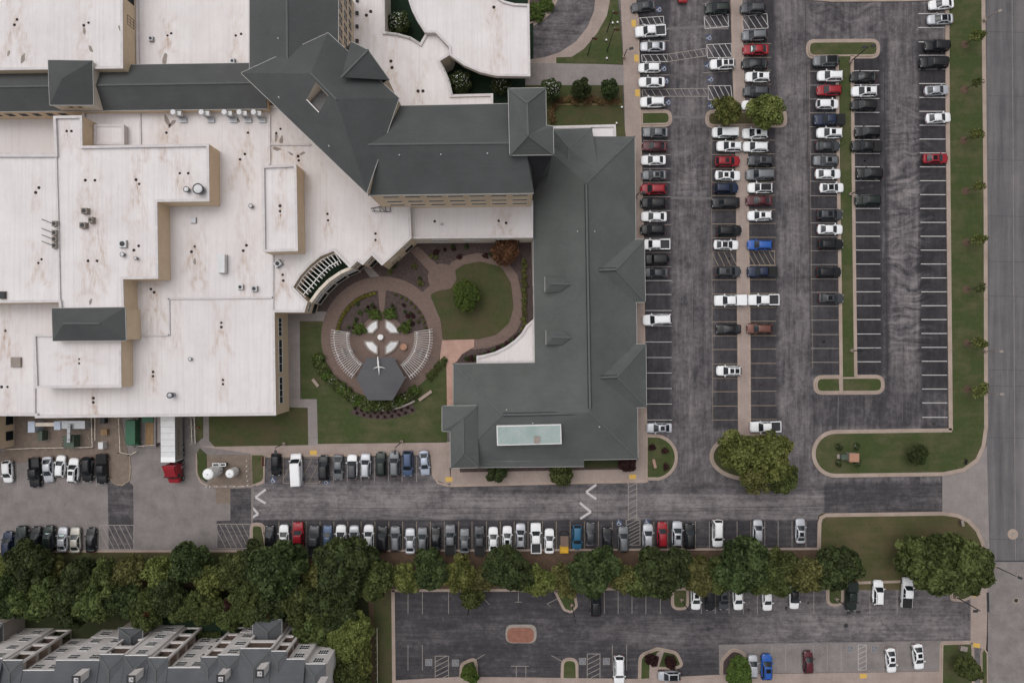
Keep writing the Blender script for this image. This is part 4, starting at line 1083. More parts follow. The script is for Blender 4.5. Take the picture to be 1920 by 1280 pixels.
# corner roof
zt, zr = 20.0, 24.5
V = [(452, 137, zt), (615, 62, zt), (748, 184, zt), (687, 362, zt), (583, 138, zr), (630, 186, zr)]
pitched(T, V, [(0, 1, 4), (1, 2, 5, 4), (2, 3, 5)], 'slate_shingle', [(4, 5)], eaves=[(0, 1), (1, 2), (2, 3), (3, 0)])
P_ = [Vector(W(*V[i])) for i in (0, 4, 5, 3)]     # south-west slope with a well in it
nrm = (P_[1] - P_[0]).cross(P_[3] - P_[0]).normalized(); nrm = nrm if nrm.z > 0 else -nrm
def on_slope(px, py):
    o_ = Vector((0, 0, CAM_H)); d = Vector(W(px, py, 0)) - o_; t = (P_[0] - o_).dot(nrm) / d.dot(nrm); return o_ + d * t
inn = [on_slope(575, 187), on_slope(592, 154), on_slope(616, 180), on_slope(598, 211)]
mb = MB()
for i in range(4):
    j = (i + 1) % 4; q = [P_[i], P_[j], inn[j], inn[i]]
    if (q[1] - q[0]).cross(q[2] - q[0]).z < 0: q.reverse()
    mb.face(q)
mb.build('roof_slope', M['slate_shingle'], T)
mb = MB()
for i in range(4):
    j = (i + 1) % 4; a, b = inn[i], inn[j]; mb.face([a, b, Vector((b.x, b.y, 21.1)), Vector((a.x, a.y, 21.1))])
mb.build('well_wall', M['stucco_pale'], T)
simple('well_membrane', (.17, .165, .17), .8, .4, 1.5)
mb = MB(); mb.face([Vector((p.x, p.y, 21.2)) for p in inn]); mb.build('well_floor', M['well_membrane'], T)
mb = MB(); mb.bar(inn[3], inn[0], .14, .14); mb.build('gutter', M['trim_white'], T)
wallring(T, [(470, 140), (613, 66), (746, 185), (687, 359)], zt, 0, zt - .1)
# gablet on the north-east slope
V = [(640, 145, 24.0), (690, 94, 23.0), (658, 78, 20.3), (730, 150, 20.3), (642, 143, 21.5)]
pitched(T, V, [(0, 1, 2), (0, 3, 1)], 'slate_shingle', [(0, 1)], eaves=[(2, 1), (1, 3)])
mb = MB(); mb.face([W(658, 78, 20.2), W(690, 94, 22.9), W(730, 150, 20.2)]); mb.build('gable_wall', M['stucco_pale'], T)
wallring(T, [(645, 90), (660, 80), (728, 149), (712, 160)], 20.3, 0, 20.2, 'stucco_pale')
# east turret
zq = 21.4
V = [(953, 166, zq), (1023, 165, zq), (1024, 235, zq), (1037, 237, zq), (1038, 290, zq), (956, 291, zq), (988, 193, 24.0), (990, 254, 24.2), (1012, 236, 22.0)]
pitched(T, V, [(0, 1, 6), (1, 2, 7, 6), (2, 3, 4, 7), (4, 5, 7), (5, 0, 6, 7)], 'green_shingle', [(6, 7), (6, 0), (6, 1), (7, 4), (7, 5)], eaves=[(0, 1), (1, 2), (2, 3), (3, 4), (4, 5), (5, 0)])
wallring(T, [(955, 168), (1021, 167), (1022, 237), (1035, 239), (1036, 288), (958, 289)], zq, 0, zq - .1, 'green_shingle')
mb = MB(); mb.dome(0, 0, .14, 0, .3, 8, 3); mb.cyl(0, 0, .09, -.2, .02, 8); vent = mb.mesh('roof_vent', M['unit_white'])
def on_roof(px, py, z): return Vector(W(px, py, z))
for (x, y, z) in ((522, 73, 20.2), (523, 183, 22.0), (617, 274, 21.5), (749, 291, 20.3), (827, 290, 20.3), (914, 288, 20.3)):
    put('roof_vent', vent, T, loc=on_roof(x, y, z) - T.location)

# ------------------------------------------------------------------ low wing with green-grey hipped roofs
G = empty('hipped_wing', W(1090, 560)); tag(G, 'long low wing with grey-green hipped shingle roof beside the parking lot', 'building')
e, r = 5.2, 10.2
V = [(997, 300, e), (1000, 250, e), (1190, 256, e), (1195, 860, e), (1095, 862, e), (1003, 680, e), (1099, 343, r), (1105, 770, r), (1040, 300, 7.4)]
wallring(G, [(1000, 254), (1189, 258), (1193, 858), (852, 872), (852, 686), (1004, 684), (998, 450)], e, 0, e - .1, 'stucco_pale')
V = [(997, 256, e), (1190, 256, e), (1196, 860, e), (850, 865, e), (850, 682, e), (1003, 680, e), (1099, 343, r), (1106, 772, r), (942, 777, 9.2), (1000, 300, e)]
#      0              1               2               3             4              5              6               7               8
pitched(G, V, [(0, 1, 6), (1, 2, 7, 6), (2, 3, 8, 7), (3, 4, 8), (4, 5, 7, 8), (5, 0, 6, 7)], 'green_shingle', [(6, 1), (7, 2), (8, 3), (8, 4)], eaves=[(1, 2), (2, 3), (3, 4), (4, 5), (5, 0)])
ridge_vent(G, (1099, 346), (1106, 765), r); ridge_vent(G, (944, 777), (1098, 774), 9.8, 9.35)
def hip_gable(V4, ridge, z, zr, parent=G, mat='green_shingle'):
    """east-facing hipped bay: V4 = inner-north, outer-north, outer-south, inner-south ; ridge = (inner, outer)"""
    V = [(*p, z) for p in V4] + [(*ridge[0], zr), (*ridge[1], zr)]
    V[0] = (*V4[0], z + .1); V[3] = (*V4[3], z + .1)
    pitched(parent, V, [(0, 1, 5, 4), (1, 2, 5), (2, 3, 4, 5)], mat, [(5, 1), (5, 2)], eaves=[(1, 2), (0, 1), (2, 3)])
    ridge_vent(parent, ridge[0], ridge[1], zr)
hip_gable([(1180, 449), (1208, 449), (1210, 566), (1182, 567)], [(1122, 506), (1155, 505)], e + .05, 9.0)
hip_gable([(1182, 645), (1211, 645), (1212, 763), (1184, 764)], [(1126, 707), (1157, 706)], e + .05, 9.0)
for yy0, yy1 in ((452, 563), (648, 760)):
    wallring(G, [(1180, yy0), (1207, yy0), (1208, yy1), (1180, yy1)], e, 0, e - .05, 'stucco_pale')
# north annex roof
V = [(1037, 243, 6.3), (1110, 240, 6.3), (1111, 262, 6.3), (1067, 278, 7.7), (1067, 322, 7.7), (1037, 300, 6.3), (1122, 322, 8.7)]
pitched(G, V, [(0, 1, 3), (1, 6, 4, 3), (0, 3, 4, 5)], 'green_shingle', [(3, 4), (3, 0), (3, 1)], eaves=[(0, 1), (1, 2)])
wallring(G, [(1039, 244), (1108, 241), (1108, 280), (1039, 280)], 6.3, 0, 6.2, 'stucco_pale')
block([(1034, 237), (1154, 234), (1155, 262), (1034, 266)], 4.6, 0, G, wall='stucco_pale', par=0.3, step=2.0)
# steep dark cricket between turret and wing
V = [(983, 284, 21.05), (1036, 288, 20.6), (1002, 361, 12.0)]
pitched(T, V, [(0, 1, 2)], 'dark_shingle')
# small dormers on the west slope
for dy in (0, 100):
    V = [(1022, 519 + dy, 8.0), (1052, 519 + dy, 8.0), (1052, 546 + dy, 8.0), (1022, 546 + dy, 8.0), (1034, 532 + dy, 8.9), (1069, 533 + dy, 8.9)]
    V = [(a_ + dy * .02, b_, c_) for a_, b_, c_ in V]
    pitched(G, V, [(0, 1, 5, 4), (3, 2, 5, 4), (0, 3, 4)], 'green_shingle', [(4, 5)], cap_w=.2, eaves=[(0, 3)])
    wallring(G, [(x_, y_) for x_, y_, _ in V[:4]], 8.0, 5.2, 7.95, 'stucco_pale')
# south-west porch
V = [(829, 761, 7.3), (895, 760, 7.3), (898, 876, 7.3), (845, 877, 7.3), (844, 808, 7.3), (829, 808, 7.3), (868, 785, 8.9), (869, 850, 8.9)]
pitched(G, V, [(0, 1, 6), (1, 2, 7, 6), (2, 3, 7), (3, 4, 6, 7), (4, 5, 0, 6)], 'green_shingle', [(6, 7), (6, 0), (6, 1), (7, 2), (7, 3)], eaves=[(0, 1), (2, 3), (3, 4), (4, 5), (5, 0)])
wallring(G, [(847, 766), (893, 764), (895, 872), (848, 873)], 7.3, 0, 7.2, 'stucco_pale')
wallring(G, [(833, 765), (850, 765), (850, 804), (833, 804)], 7.3, 0, 7.2, 'stucco_pale')
# south porch roof with the pale green metal panel
V = [(898, 876, 4.7), (1095, 874, 4.7), (1095, 838, 6.2), (898, 842, 6.2), (1058, 836, 6.2)]
pitched(G, V, [(0, 1, 2, 3)], 'green_shingle', eaves=[(0, 1)])
mb = MB(); p = polyW([(931, 798), (1052, 795), (1053, 832), (932, 835)], 9.6); mb.prism(p, 6.0, 9.6); mb.build('panel_base', M['trim_white'], G)
mb = MB(); mb.prism(offset_poly(ccw(p), .16), 9.5, 9.64); mb.build('metal_panel', M['copper_panel'], G)
mb = MB(); c_ = W(1007, 824, 9.7); mb.box(c_[0] - .5, c_[0] + .5, c_[1] - .6, c_[1] + .6, 9.6, 9.8); mb.build('hatch', M['stone'], G)
for (x, y, z) in ((1083, 434, 9.4), (1115, 434, 9.4), (950, 768, 9.1), (999, 793, 8.9), (1124, 800, 8.9)): put('roof_vent', vent, G, loc=on_roof(x, y, z) - G.location)
# beige curved patio roof in the corner of the court
p = [(987, 610), (978, 625), (965, 638), (948, 650), (928, 660), (905, 666), (894, 667), (894, 681), (1003, 680), (1001, 598)]
block(p, 3.4, 0, G, wall='stucco_pale', par=0.3, step=1.2)
a, b = W2(998, 450, e), W2(1004, 684, e)
for t in (3, 6.5, 10, 13.5): window(G, b, a, t, 3.0, 1.6, 1.4, 'trim_white', (2, 1))

# ------------------------------------------------------------------ entrance canopy and its link roof
K = empty('entrance_canopy', W(880, 80)); tag(K, 'white curved entrance canopy roof beside the drive loop, top centre', 'canopy')
p = ccw(polyW(pK1, 7.4))
mb = MB(); mb.prism(p, 6.5, 7.05, 0, 0, True); mb.build('slab', M['parapet_white'], K)
mb = MB(); mb.ring(offset_poly(p, -.05), offset_poly(p, .35), 6.4, 7.4); mb.build('parapet', M['parapet_white'], K)
k_ = CAM_H / (CAM_H - 7.1) / PX
white_roof('roof', [(960 + x * k_, 640 - y * k_) for x, y in offset_poly(p, .3)], 7.08, K)
for (x, y) in ((970, 30), (970, 120), (905, 118), (860, 100), (800, 40)):
    c_ = W(x, y, 3); mb = MB(); mb.box(c_[0] - .45, c_[0] + .45, c_[1] - .45, c_[1] + .45, 0, 6.5); mb.build('column', M['stucco_pale'], K)
L2 = empty('link_roof_building', W(760, 110)); tag(L2, 'low link with curved white roof edges between canopy and corner roof', 'building')
block(pK2, 6.6, 0, L2, wall='stucco_pale', par=.35)
curb(L2, [(724, 62), (745, 65), (769, 72), (786, 81)], 6.6, .25, .12, 'gutter_metal'); curb(L2, [(825, 117), (834, 133), (842, 152), (848, 178)], 6.6, .25, .12, 'gutter_metal')
for (x, y, z) in canopy_drains:
    par = K if inside((x, y), pK1) else L2
    put('roof_drain', dm, par, loc=Vector(W(x, y, z + (.13 if par is K else .12))) - par.location)
mb = MB(); mb.box(-.25, .25, -.25, .25, 0, .45); wl = mb.mesh('flood_light', M['dark_metal'])
for k, y in enumerate((2, 26, 51, 78)): put('flood_light', wl, L2, loc=Vector(W(670, y, 6.3)) - L2.location)

# hipped roof over the plant room
V = [(97, 578, 12.2), (234, 576, 12.2), (236, 638, 12.2), (99, 639, 12.2), (120, 606, 14.0), (186, 606, 14.0)]
pitched(B, V, [(0, 1, 5, 4), (1, 2, 5), (2, 3, 4, 5), (3, 0, 4)], 'slate_shingle', [(4, 5)], eaves=[(0, 1), (1, 2), (2, 3), (3, 0)])
wallring(B, [(99, 580), (232, 578), (234, 636), (101, 637)], 12.2, ZL - .5, 12.1, 'stucco')
# ------------------------------------------------------------------ vehicles
def loft(st, ring_fn, mb, m=0, cap=True):
    k = len(mb.v); n = None
    for s in st:
        r = ring_fn(*s); n = len(r); mb.v += r
    for i in range(len(st) - 1):
        for j in range(n):
            j2 = (j + 1) % n
            mb.f.append((k + i * n + j, k + i * n + j2, k + (i + 1) * n + j2, k + (i + 1) * n + j)); mb.m.append(m)
    if cap:
        mb.f.append(tuple(k + j for j in range(n))); mb.m.append(m)
        e = k + (len(st) - 1) * n; mb.f.append(tuple(e + j for j in reversed(range(n)))); mb.m.append(m)

def body_ring(x, w, zb, zt):
    h = zt - zb
    half = [(0, zb), (w * .86, zb), (w * .985, zb + .12), (w, zb + h * .45), (w * .985, zb + h * .78), (w * .93, zt - .03), (w * .80, zt), (w * .4, zt + .025), (0, zt + .035)]
    r = [(x, y, z) for y, z in half] + [(x, -y, z) for y, z in reversed(half[1:-1])]
    return r

def green_ring(x, w, zb, zt):
    half = [(0, zb - .05), (w, zb - .05), (w * .995, zb + (zt - zb) * .5), (w * .95, zt - .04), (w * .82, zt), (w * .4, zt + .035), (0, zt + .045)]
    return [(x, y, z) for y, z in half] + [(x, -y, z) for y, z in reversed(half[1:-1])]

def patch(mb, c00, c10, c11, c01, bulge, nu=5, nv=3, m=0, thick=0.035):
    """curved glass panel between four corners (3-D), bulged along its normal"""
    c = [Vector(p) for p in (c00, c10, c11, c01)]
    n = (c[1] - c[0]).cross(c[3] - c[0]).normalized()
    k = len(mb.v)
    for j in range(nv + 1):
        for i in range(nu + 1):
            u, v = i / nu, j / nv
            p = c[0] * (1 - u) * (1 - v) + c[1] * u * (1 - v) + c[2] * u * v + c[3] * (1 - u) * v
            p = p + n * (thick + bulge * (1 - (2 * u - 1) ** 2))
            mb.v.append(tuple(p))
    for j in range(nv):
        for i in range(nu):
            a = k + j * (nu + 1) + i; mb.f.append((a, a + 1, a + nu + 2, a + nu + 1)); mb.m.append(m)

def wheel_mesh(r, w):
    mb = MB(); n = 16
    prof = [(r * .62, -w / 2, 1), (r * .92, -w / 2, 0), (r, -w * .35, 0), (r, w * .35, 0), (r * .92, w / 2, 0), (r * .62, w / 2, 1)]
    k = len(mb.v)
    for (q, y, _m) in prof: mb.v += [(q * math.cos(2 * math.pi * j / n), y, q * math.sin(2 * math.pi * j / n)) for j in range(n)]
    for i in range(5):
        for j in range(n):
            j2 = (j + 1) % n; mb.f.append((k + i * n + j, k + (i + 1) * n + j, k + (i + 1) * n + j2, k + i * n + j2)); mb.m.append(0)
    for i in (0, 5): mb.f.append(tuple(k + i * n + j for j in range(n))); mb.m.append(1)
    return mb.mesh('wheel', [M['black_rubber'], M['chrome']])
WHEEL = wheel_mesh(.33, .22); WHEEL_L = wheel_mesh(.40, .27)

def make_car(kind):
    """-> list of (part name, mesh, paint slot?, local location)"""
    P = dict(
        sedan=dict(L=4.75, w=.91, H=1.43, belt=.93, hood=.86, trunk=.97, xf=1.05, xf2=.16, xr2=-1.06, xr=-1.80, wr=.62),
        hatch=dict(L=4.2, w=.88, H=1.50, belt=.95, hood=.90, trunk=.98, xf=1.02, xf2=.20, xr2=-1.58, xr=-2.0, wr=.62),
        suv=dict(L=4.72, w=.95, H=1.72, belt=1.06, hood=1.02, trunk=1.06, xf=1.10, xf2=.30, xr2=-1.86, xr=-2.26, wr=.68),
        big_suv=dict(L=5.3, w=1.01, H=1.90, belt=1.15, hood=1.14, trunk=1.15, xf=1.28, xf2=.54, xr2=-2.22, xr=-2.56, wr=.76),
        pickup=dict(L=5.75, w=1.0, H=1.86, belt=1.16, hood=1.14, trunk=1.16, xf=1.38, xf2=.66, xr2=-.78, xr=-.92, wr=.72),
        jeep=dict(L=4.5, w=.92, H=1.82, belt=1.10, hood=1.08, trunk=1.10, xf=.80, xf2=.55, xr2=-1.98, xr=-2.08, wr=.78),
        van=dict(L=5.1, w=.99, H=1.78, belt=1.05, hood=1.0, trunk=1.05, xf=1.62, xf2=.82, xr2=-2.22, xr=-2.46, wr=.76),
        cargo=dict(L=6.0, w=1.03, H=2.35, belt=1.25, hood=1.15, trunk=1.25, xf=2.0, xf2=1.35, xr2=-2.86, xr=-2.95, wr=.88))[kind]
    L, w, H, belt, hood, trunk = P['L'], P['w'], P['H'], P['belt'], P['hood'], P['trunk']
    xf, xf2, xr2, xr, wr = P['xf'], P['xf2'], P['xr2'], P['xr'], P['wr']
    h = L / 2; zb = .24 if H < 1.6 else .32
    square = kind in ('jeep', 'pickup', 'cargo')
    nose = .86 if square else .70
    out = []
    mb = MB()
    bedz = 1.12
    st = [(-h, w * (.88 if square else .62), zb + .24, trunk - .18), (-h + .05, w * (.95 if square else .82), zb + .10, trunk - .07), (-h + .22, w * .97, zb + .02, trunk - .01), (-h + .7, w, zb, trunk), (xr + .1, w, zb, belt), (xf - .2, w, zb, belt), (xf + .15, w * .995, zb, hood + .03), (h - .75, w * .985, zb, hood - .02), (h - .32, w * .94, zb + .02, hood - .08), (h - .14, w * (nose + .13), zb + .06, hood - .18), (h - .04, w * (nose - .06), zb + .12, hood - .28), (h, w * (nose - .22), zb + .2, hood - .36)]
    if kind == 'pickup':
        st = [(-h, w * .94, zb + .25, .62), (-h + .06, w * .96, zb + .16, .66), (-h + .3, w, zb + .1, .68), (xr - .12, w, zb, .68), (xr - .08, w, zb, belt)] + st[5:]
    loft(st, body_ring, mb)
    out.append(('body', mb.mesh('body', M['paint_white'], True), 1, (0, 0, 0)))
    # cabin shell: roof and pillars
    mb = MB(); wb = w * .90
    loft([(xr, wb * .95, belt, belt + .02), (xr + (xr2 - xr) * .5, (wb + wr) / 2 * .99, belt, belt + (H - belt) * .40), (xr2, wr, belt, H - .05), (xr2 + .25, wr * 1.01, belt, H - .01), ((xr2 + xf2) / 2, wr * 1.03, belt, H + .01), (xf2 - .15, wr, belt, H - .01), (xf2, wr * .985, belt, H - .045), (xf2 + (xf - xf2) * .5, (wb + wr) / 2, belt, belt + (H - belt) * .40), (xf, wb * .96, belt, belt + .02)], green_ring, mb)
    # widen the lower part of the shell to the belt line
    vv = []
    for (x, y, z) in mb.v:
        t = min(1, max(0, (z - belt + .05) / max(.1, H - belt))); s = (wb * (1 - t) + wr * t) / wr
        vv.append((x, math.copysign(min(abs(y) * s, wb), y) if abs(y) > .01 else y, z))
    mb.v = vv
    out.append(('cabin', mb.mesh('cabin', M['paint_white'], True), 1, (0, 0, 0)))
    # glass
    mb = MB(); zt, zl = H - .07, belt + .05
    patch(mb, (xf - .03, -wb * .86, zl), (xf - .03, wb * .86, zl), (xf2 + .04, wr * .86, zt), (xf2 + .04, -wr * .86, zt), .07)
    out.append(('windshield', mb.mesh('windshield', M['car_glass'], True), 0, (0, 0, 0)))
    mb = MB(); f = .92 if kind in ('van', 'suv', 'big_suv', 'hatch', 'jeep') else .90
    patch(mb, (xr + .03, wb * .82, zl), (xr + .03, -wb * .82, zl), (xr2 - .03, -wr * .84, zt), (xr2 - .03, wr * .84, zt), .06)
    out.append(('rear_window', mb.mesh('rear_window', M['car_glass'], True), 0, (0, 0, 0)))
    mid = (xf2 + xr2) / 2 - .05
    ty = lambda z: wb * (1 - (z - belt) / (H - belt)) + wr * ((z - belt) / (H - belt)) * .99
    for s in (-1, 1):
        z0, z1 = belt + .05, H - .13
        segs = [(mid + .05, xf - .22, mid + .05, xf2 - .05), (xr + .35 if kind != 'pickup' else xr + .16, mid - .05, xr2 + .12, mid - .05)]
        if kind == 'cargo': segs = segs[:1]; segs[0] = (xf2 - .55, xf - .25, xf2 - .55, xf2 - .02)
        for (b0, b1, t0, t1) in segs:
            mb = MB(); q = [(b0, s * ty(z0), z0), (b1, s * ty(z0), z0), (t1, s * ty(z1), z1), (t0, s * ty(z1), z1)]
            if s > 0: q = [q[1], q[0], q[3], q[2]]
            patch(mb, *q, .02, 4, 2, 0, .02)
            out.append(('side_window', mb.mesh('side_window', M['car_glass'], True), 0, (0, 0, 0)))
        mb = MB(); mb.box(-.10, .10, -.11, .11, -.08, .08)
        for i, (x, y, z) in enumerate(mb.v): mb.v[i] = (x * (.7 if s * y > 0 else 1), y, z)
        out.append(('mirror', mb.mesh('mirror', M['paint_white']), 1, (xf - .28, s * (w + .08), belt + .10)))
        mb = MB(); mb.box(-.09, .16, -.17, .17, -.07, .07)
        mb.v = [(x - (.12 if s * y > .1 else 0), y, z) for x, y, z in mb.v]
        out.append(('headlight', mb.mesh('headlight', M['headlight_lens']), 0, (h - .22, s * w * .66, hood - .22)))
        mb = MB(); mb.box(-.06, .10, -.16, .16, -.10, .10)
        out.append(('taillight', mb.mesh('taillight', M['taillight_lens']), 0, (-h + .04, s * w * .70, (trunk if kind != 'pickup' else 1.1) - .20)))
        for xw in (h - .92 * (1 if L < 5 else 1.05), -h + .95 * (1 if L < 5 else 1.2)):
            big = H > 1.6
            out.append(('wheel', WHEEL_L if big else WHEEL, 0, (xw, s * (w - .08), .40 if big else .33)))
    if kind in ('suv', 'big_suv'):
        for s in (-1, 1):
            mb = MB(); mb.bar((xr2 + .25, s * wr * .88, H + .05), (xf2 - .3, s * wr * .88, H + .05), .045, .05); out.append(('roof_rail', mb.mesh('roof_rail', M['dark_metal']), 0, (0, 0, 0)))
    if kind == 'pickup':
        x0, x1 = -h + .05, xr - .10
        for s in (-1, 1):
            mb = MB(); y0, y1 = s * (w - .17), s * w * .995; mb.box(x0, x1, min(y0, y1), max(y0, y1), .5, bedz); out.append(('bed_side', mb.mesh('bed_side', M['paint_white']), 1, (0, 0, 0)))
        mb = MB(); mb.box(x0 - .02, x0 + .10, -w * .82, w * .82, .5, bedz - .01); out.append(('tailgate', mb.mesh('tailgate', M['paint_white']), 1, (0, 0, 0)))
        mb = MB(); mb.box(x0 + .08, x1, -w + .18, w - .18, .66, .74); out.append(('bed_floor', mb.mesh('bed_floor', M['dark_metal']), 0, (0, 0, 0)))
    if kind == 'jeep':
        mb = MB(); mb.cyl(0, 0, .36, 0, .22, 14); v2 = [(-z, y, x) for x, y, z in mb.v]; mb.v = v2; out.append(('spare_wheel', mb.mesh('spare_wheel', M['black_rubber']), 0, (-h, 0, .95)))
    mb = MB(); mb.box(-.03, .03, -w * .42, w * .42, -.10, .10); out.append(('grille', mb.mesh('grille', M['dark_metal']), 0, (h - .035, 0, hood - .40)))
    return out, P
CARS = {k: make_car(k) for k in ('sedan', 'hatch', 'suv', 'big_suv', 'pickup', 'jeep', 'van', 'cargo')}
def extras(kind):
    P = CARS[kind][1]; H = P['H']; d = {}
    mb = MB(); x1 = P['xf2'] - .28; x0 = x1 - .75; mb.box(x0, x1, -P['wr'] * .62, P['wr'] * .62, H + .0, H + .062); d['sunroof'] = mb.mesh('sunroof', M['sunroof_glass'])
    mb = MB(); mb.box(P['xr2'] + .18, P['xf2'] - .12, -P['wr'] * .80, P['wr'] * .80, H - .02, H + .066); d['panorama'] = mb.mesh('glass_roof', M['sunroof_glass'])
    mb = MB(); mb.box(x0 - .95, x0 - .2, -P['wr'] * .62, P['wr'] * .62, H, H + .062); d['second'] = mb.mesh('sunroof', M['sunroof_glass'])
    if kind == 'pickup':
        mb = MB(); mb.box(-P['L'] / 2 + .04, P['xr'] - .1, -P['w'] * .92, P['w'] * .92, 1.10, 1.17); d['cover'] = mb.mesh('bed_cover', M['black_rubber'])
        mb = MB(); mb.box(-P['L'] / 2 + .04, P['xr'] - .08, -P['w'] * .95, P['w'] * .95, 1.12, 1.78); d['shell'] = mb.mesh('bed_shell', M['paint_white'])
    mb = MB(); wb = P['w'] * .9; patch(mb, (P['xf'] - .10, -wb * .7, P['belt'] + .12), (P['xf'] - .10, wb * .7, P['belt'] + .12), (P['xf2'] + .10, P['wr'] * .7, H - .14), (P['xf2'] + .10, -P['wr'] * .7, H - .14), .07, thick=.03); d['shade'] = mb.mesh('sunshade', M['sunshade_foil'], True)
    return d
simple('sunshade_foil', (0.50, 0.66, 0.62), 0.3, 0.2, 4.0)
EXTRA = {k: extras(k) for k in CARS}
NOUN = dict(sedan='sedan', hatch='hatchback', suv='SUV', big_suv='large SUV', pickup='pickup', jeep='boxy off-roader', van='van', cargo='passenger van')
CATS = dict(sedan='car', hatch='car', suv='car', big_suv='car', pickup='pickup truck', jeep='car', van='van', cargo='van')
ORD = ['', 'first', 'second', 'third', 'fourth', 'fifth', 'sixth', 'seventh', 'eighth', 'ninth', 'tenth', 'eleventh', 'twelfth', 'thirteenth', 'fourteenth', 'fifteenth', 'sixteenth', 'seventeenth', 'eighteenth', 'nineteenth', 'twentieth',
       'twenty-first', 'twenty-second', 'twenty-third', 'twenty-fourth', 'twenty-fifth', 'twenty-sixth', 'twenty-seventh', 'twenty-eighth', 'twenty-ninth', 'thirtieth', 'thirty-first', 'thirty-second', 'thirty-third', 'thirty-fourth']

def car(px, py, heading, kind, colour, label, group, ex=(), zg=0.0, roof=None):
    parts, P = CARS[kind]
    zc = P['H'] * .55
    x, y = W2(px, py, zc)
    name = {'pickup': 'pickup_truck', 'van': 'parked_van', 'cargo': 'parked_van'}.get(kind, 'parked_car')
    e = empty(name, (x, y, zg), R(heading + random.uniform(-1.2, 1.2)), local=True, scale=random.uniform(.965, 1.02))
    tag(e, label, CATS[kind], group)
    pm = M['paint_' + colour]
    for (n, me, isp, loc) in parts:
        o = put(n, me, e, loc=loc)
        if isp: own(o, M['paint_' + roof] if (roof and n == 'cabin') else pm)
    for k in ex:
        me = EXTRA[kind][k]; o = put(me.name.split('.')[0], me, e, loc=(0, 0, 0))
        if k == 'shell': own(o, pm)
    return e

def row(desc, group, items, end='from the top', zg=0.0):
    for i, it in enumerate(items):
        px, py, hd, kind, colour = it[:5]; ex = it[5] if len(it) > 5 else (); roof = it[6] if len(it) > 6 else None
        extra = {'cover': ' with covered bed', 'shell': ' with bed cap', 'panorama': ' with black glass roof', 'second': ' with two sunroofs', 'shade': ' with windshield sunshade', 'sunroof': ''}
        suf = next((extra[k] for k in reversed(ex) if extra[k]), '')
        lab = f"{colour} {NOUN[kind]}{suf}, {ORD[i + 1]} {end} {desc}"
        if len(lab.split()) > 16: lab = f"{colour} {NOUN[kind]}, {ORD[i + 1]} {end} {desc}"
        car(px, py, hd, kind, colour, lab, group, ex, zg, roof)
Lf, Rt, Up, Dn = 180, 0, 90, -90
row('in the row along the green-roofed wing', 'cars parked along the green-roofed wing', [
    (1206, 12, 187, 'sedan', 'dark gray'), (1220, 58, 184, 'pickup', 'white'), (1224, 87, Lf, 'sedan', 'silver'), (1218, 127, Lf, 'hatch', 'white'), (1222, 154, Lf, 'sedan', 'white'), (1224, 191, Lf, 'suv', 'white'),
    (1229, 248, Lf, 'sedan', 'gray'), (1227, 274, Lf, 'sedan', 'maroon'), (1225, 300, Lf, 'sedan', 'white'), (1226, 328, Lf, 'sedan', 'gray', ('sunroof',)), (1225, 354, Lf, 'suv', 'red'), (1225, 380, Lf, 'suv', 'black'),
    (1226, 406, Lf, 'sedan', 'white'), (1224, 430, Lf, 'suv', 'black'), (1229, 458, Lf, 'pickup', 'white'), (1230, 486, Lf, 'jeep', 'black'), (1229, 511, Lf, 'sedan', 'dark gray'), (1232, 599, 183, 'big_suv', 'white'), (1236, 802, Lf, 'sedan', 'silver', ('sunroof',))])
row('in the row west of the tan divider', 'cars parked west of the tan divider', [
    (1346, 15, 183, 'suv', 'dark green'), (1355, 120, 182, 'suv', 'white', ('sunroof', 'second')), (1361, 248, Lf, 'van', 'white'), (1368, 274, Lf, 'suv', 'white', ('sunroof',)), (1365, 302, Rt, 'suv', 'red', ('sunroof',)), (1365, 329, Rt, 'sedan', 'white', ('sunroof',)),
    (1362, 352, Rt, 'suv', 'navy'), (1361, 380, Lf, 'big_suv', 'black'), (1368, 432, Rt, 'suv', 'black'), (1362, 459, Rt, 'sedan', 'white', ('panorama',)), (1366, 509, Rt, 'suv', 'dark gray', ('sunroof',)), (1369, 563, Lf, 'pickup', 'white', ('shell',)), (1366, 617, Lf, 'sedan', 'black'), (1367, 695, Lf, 'suv', 'white', ('sunroof', 'second'))])
car(1281, -19, 88, 'sedan', 'red', 'red car driving in the aisle, cut by the top edge', None)
row('in the row east of the tan divider', 'cars parked east of the tan divider', [
    (1412, 15, 182, 'suv', 'dark gray'), (1415, 66, 182, 'suv', 'gray'), (1417, 93, Lf, 'sedan', 'red', ('shade',)), (1415, 120, Lf, 'sedan', 'black'), (1421, 144, Lf, 'suv', 'white', ('sunroof',)), (1418, 171, Lf, 'suv', 'dark gray'), (1414, 197, Lf, 'sedan', 'white'),
    (1416, 250, Lf, 'suv', 'white', ('sunroof',)), (1417, 275, Lf, 'suv', 'white'), (1426, 301, Lf, 'suv', 'dark gray', ('sunroof',)), (1426, 327, Lf, 'big_suv', 'gray'), (1426, 352, Lf, 'suv', 'white', ('panorama',)), (1423, 376, Lf, 'sedan', 'maroon'), (1425, 404, Lf, 'suv', 'white', ('sunroof',)), (1425, 459, Lf, 'suv', 'blue'), (1430, 509, Lf, 'pickup', 'navy', ('cover',)), (1432, 562, Lf, 'pickup', 'white'), (1424, 616, Lf, 'suv', 'brown'), (1436, 800, Lf, 'pickup', 'white')])
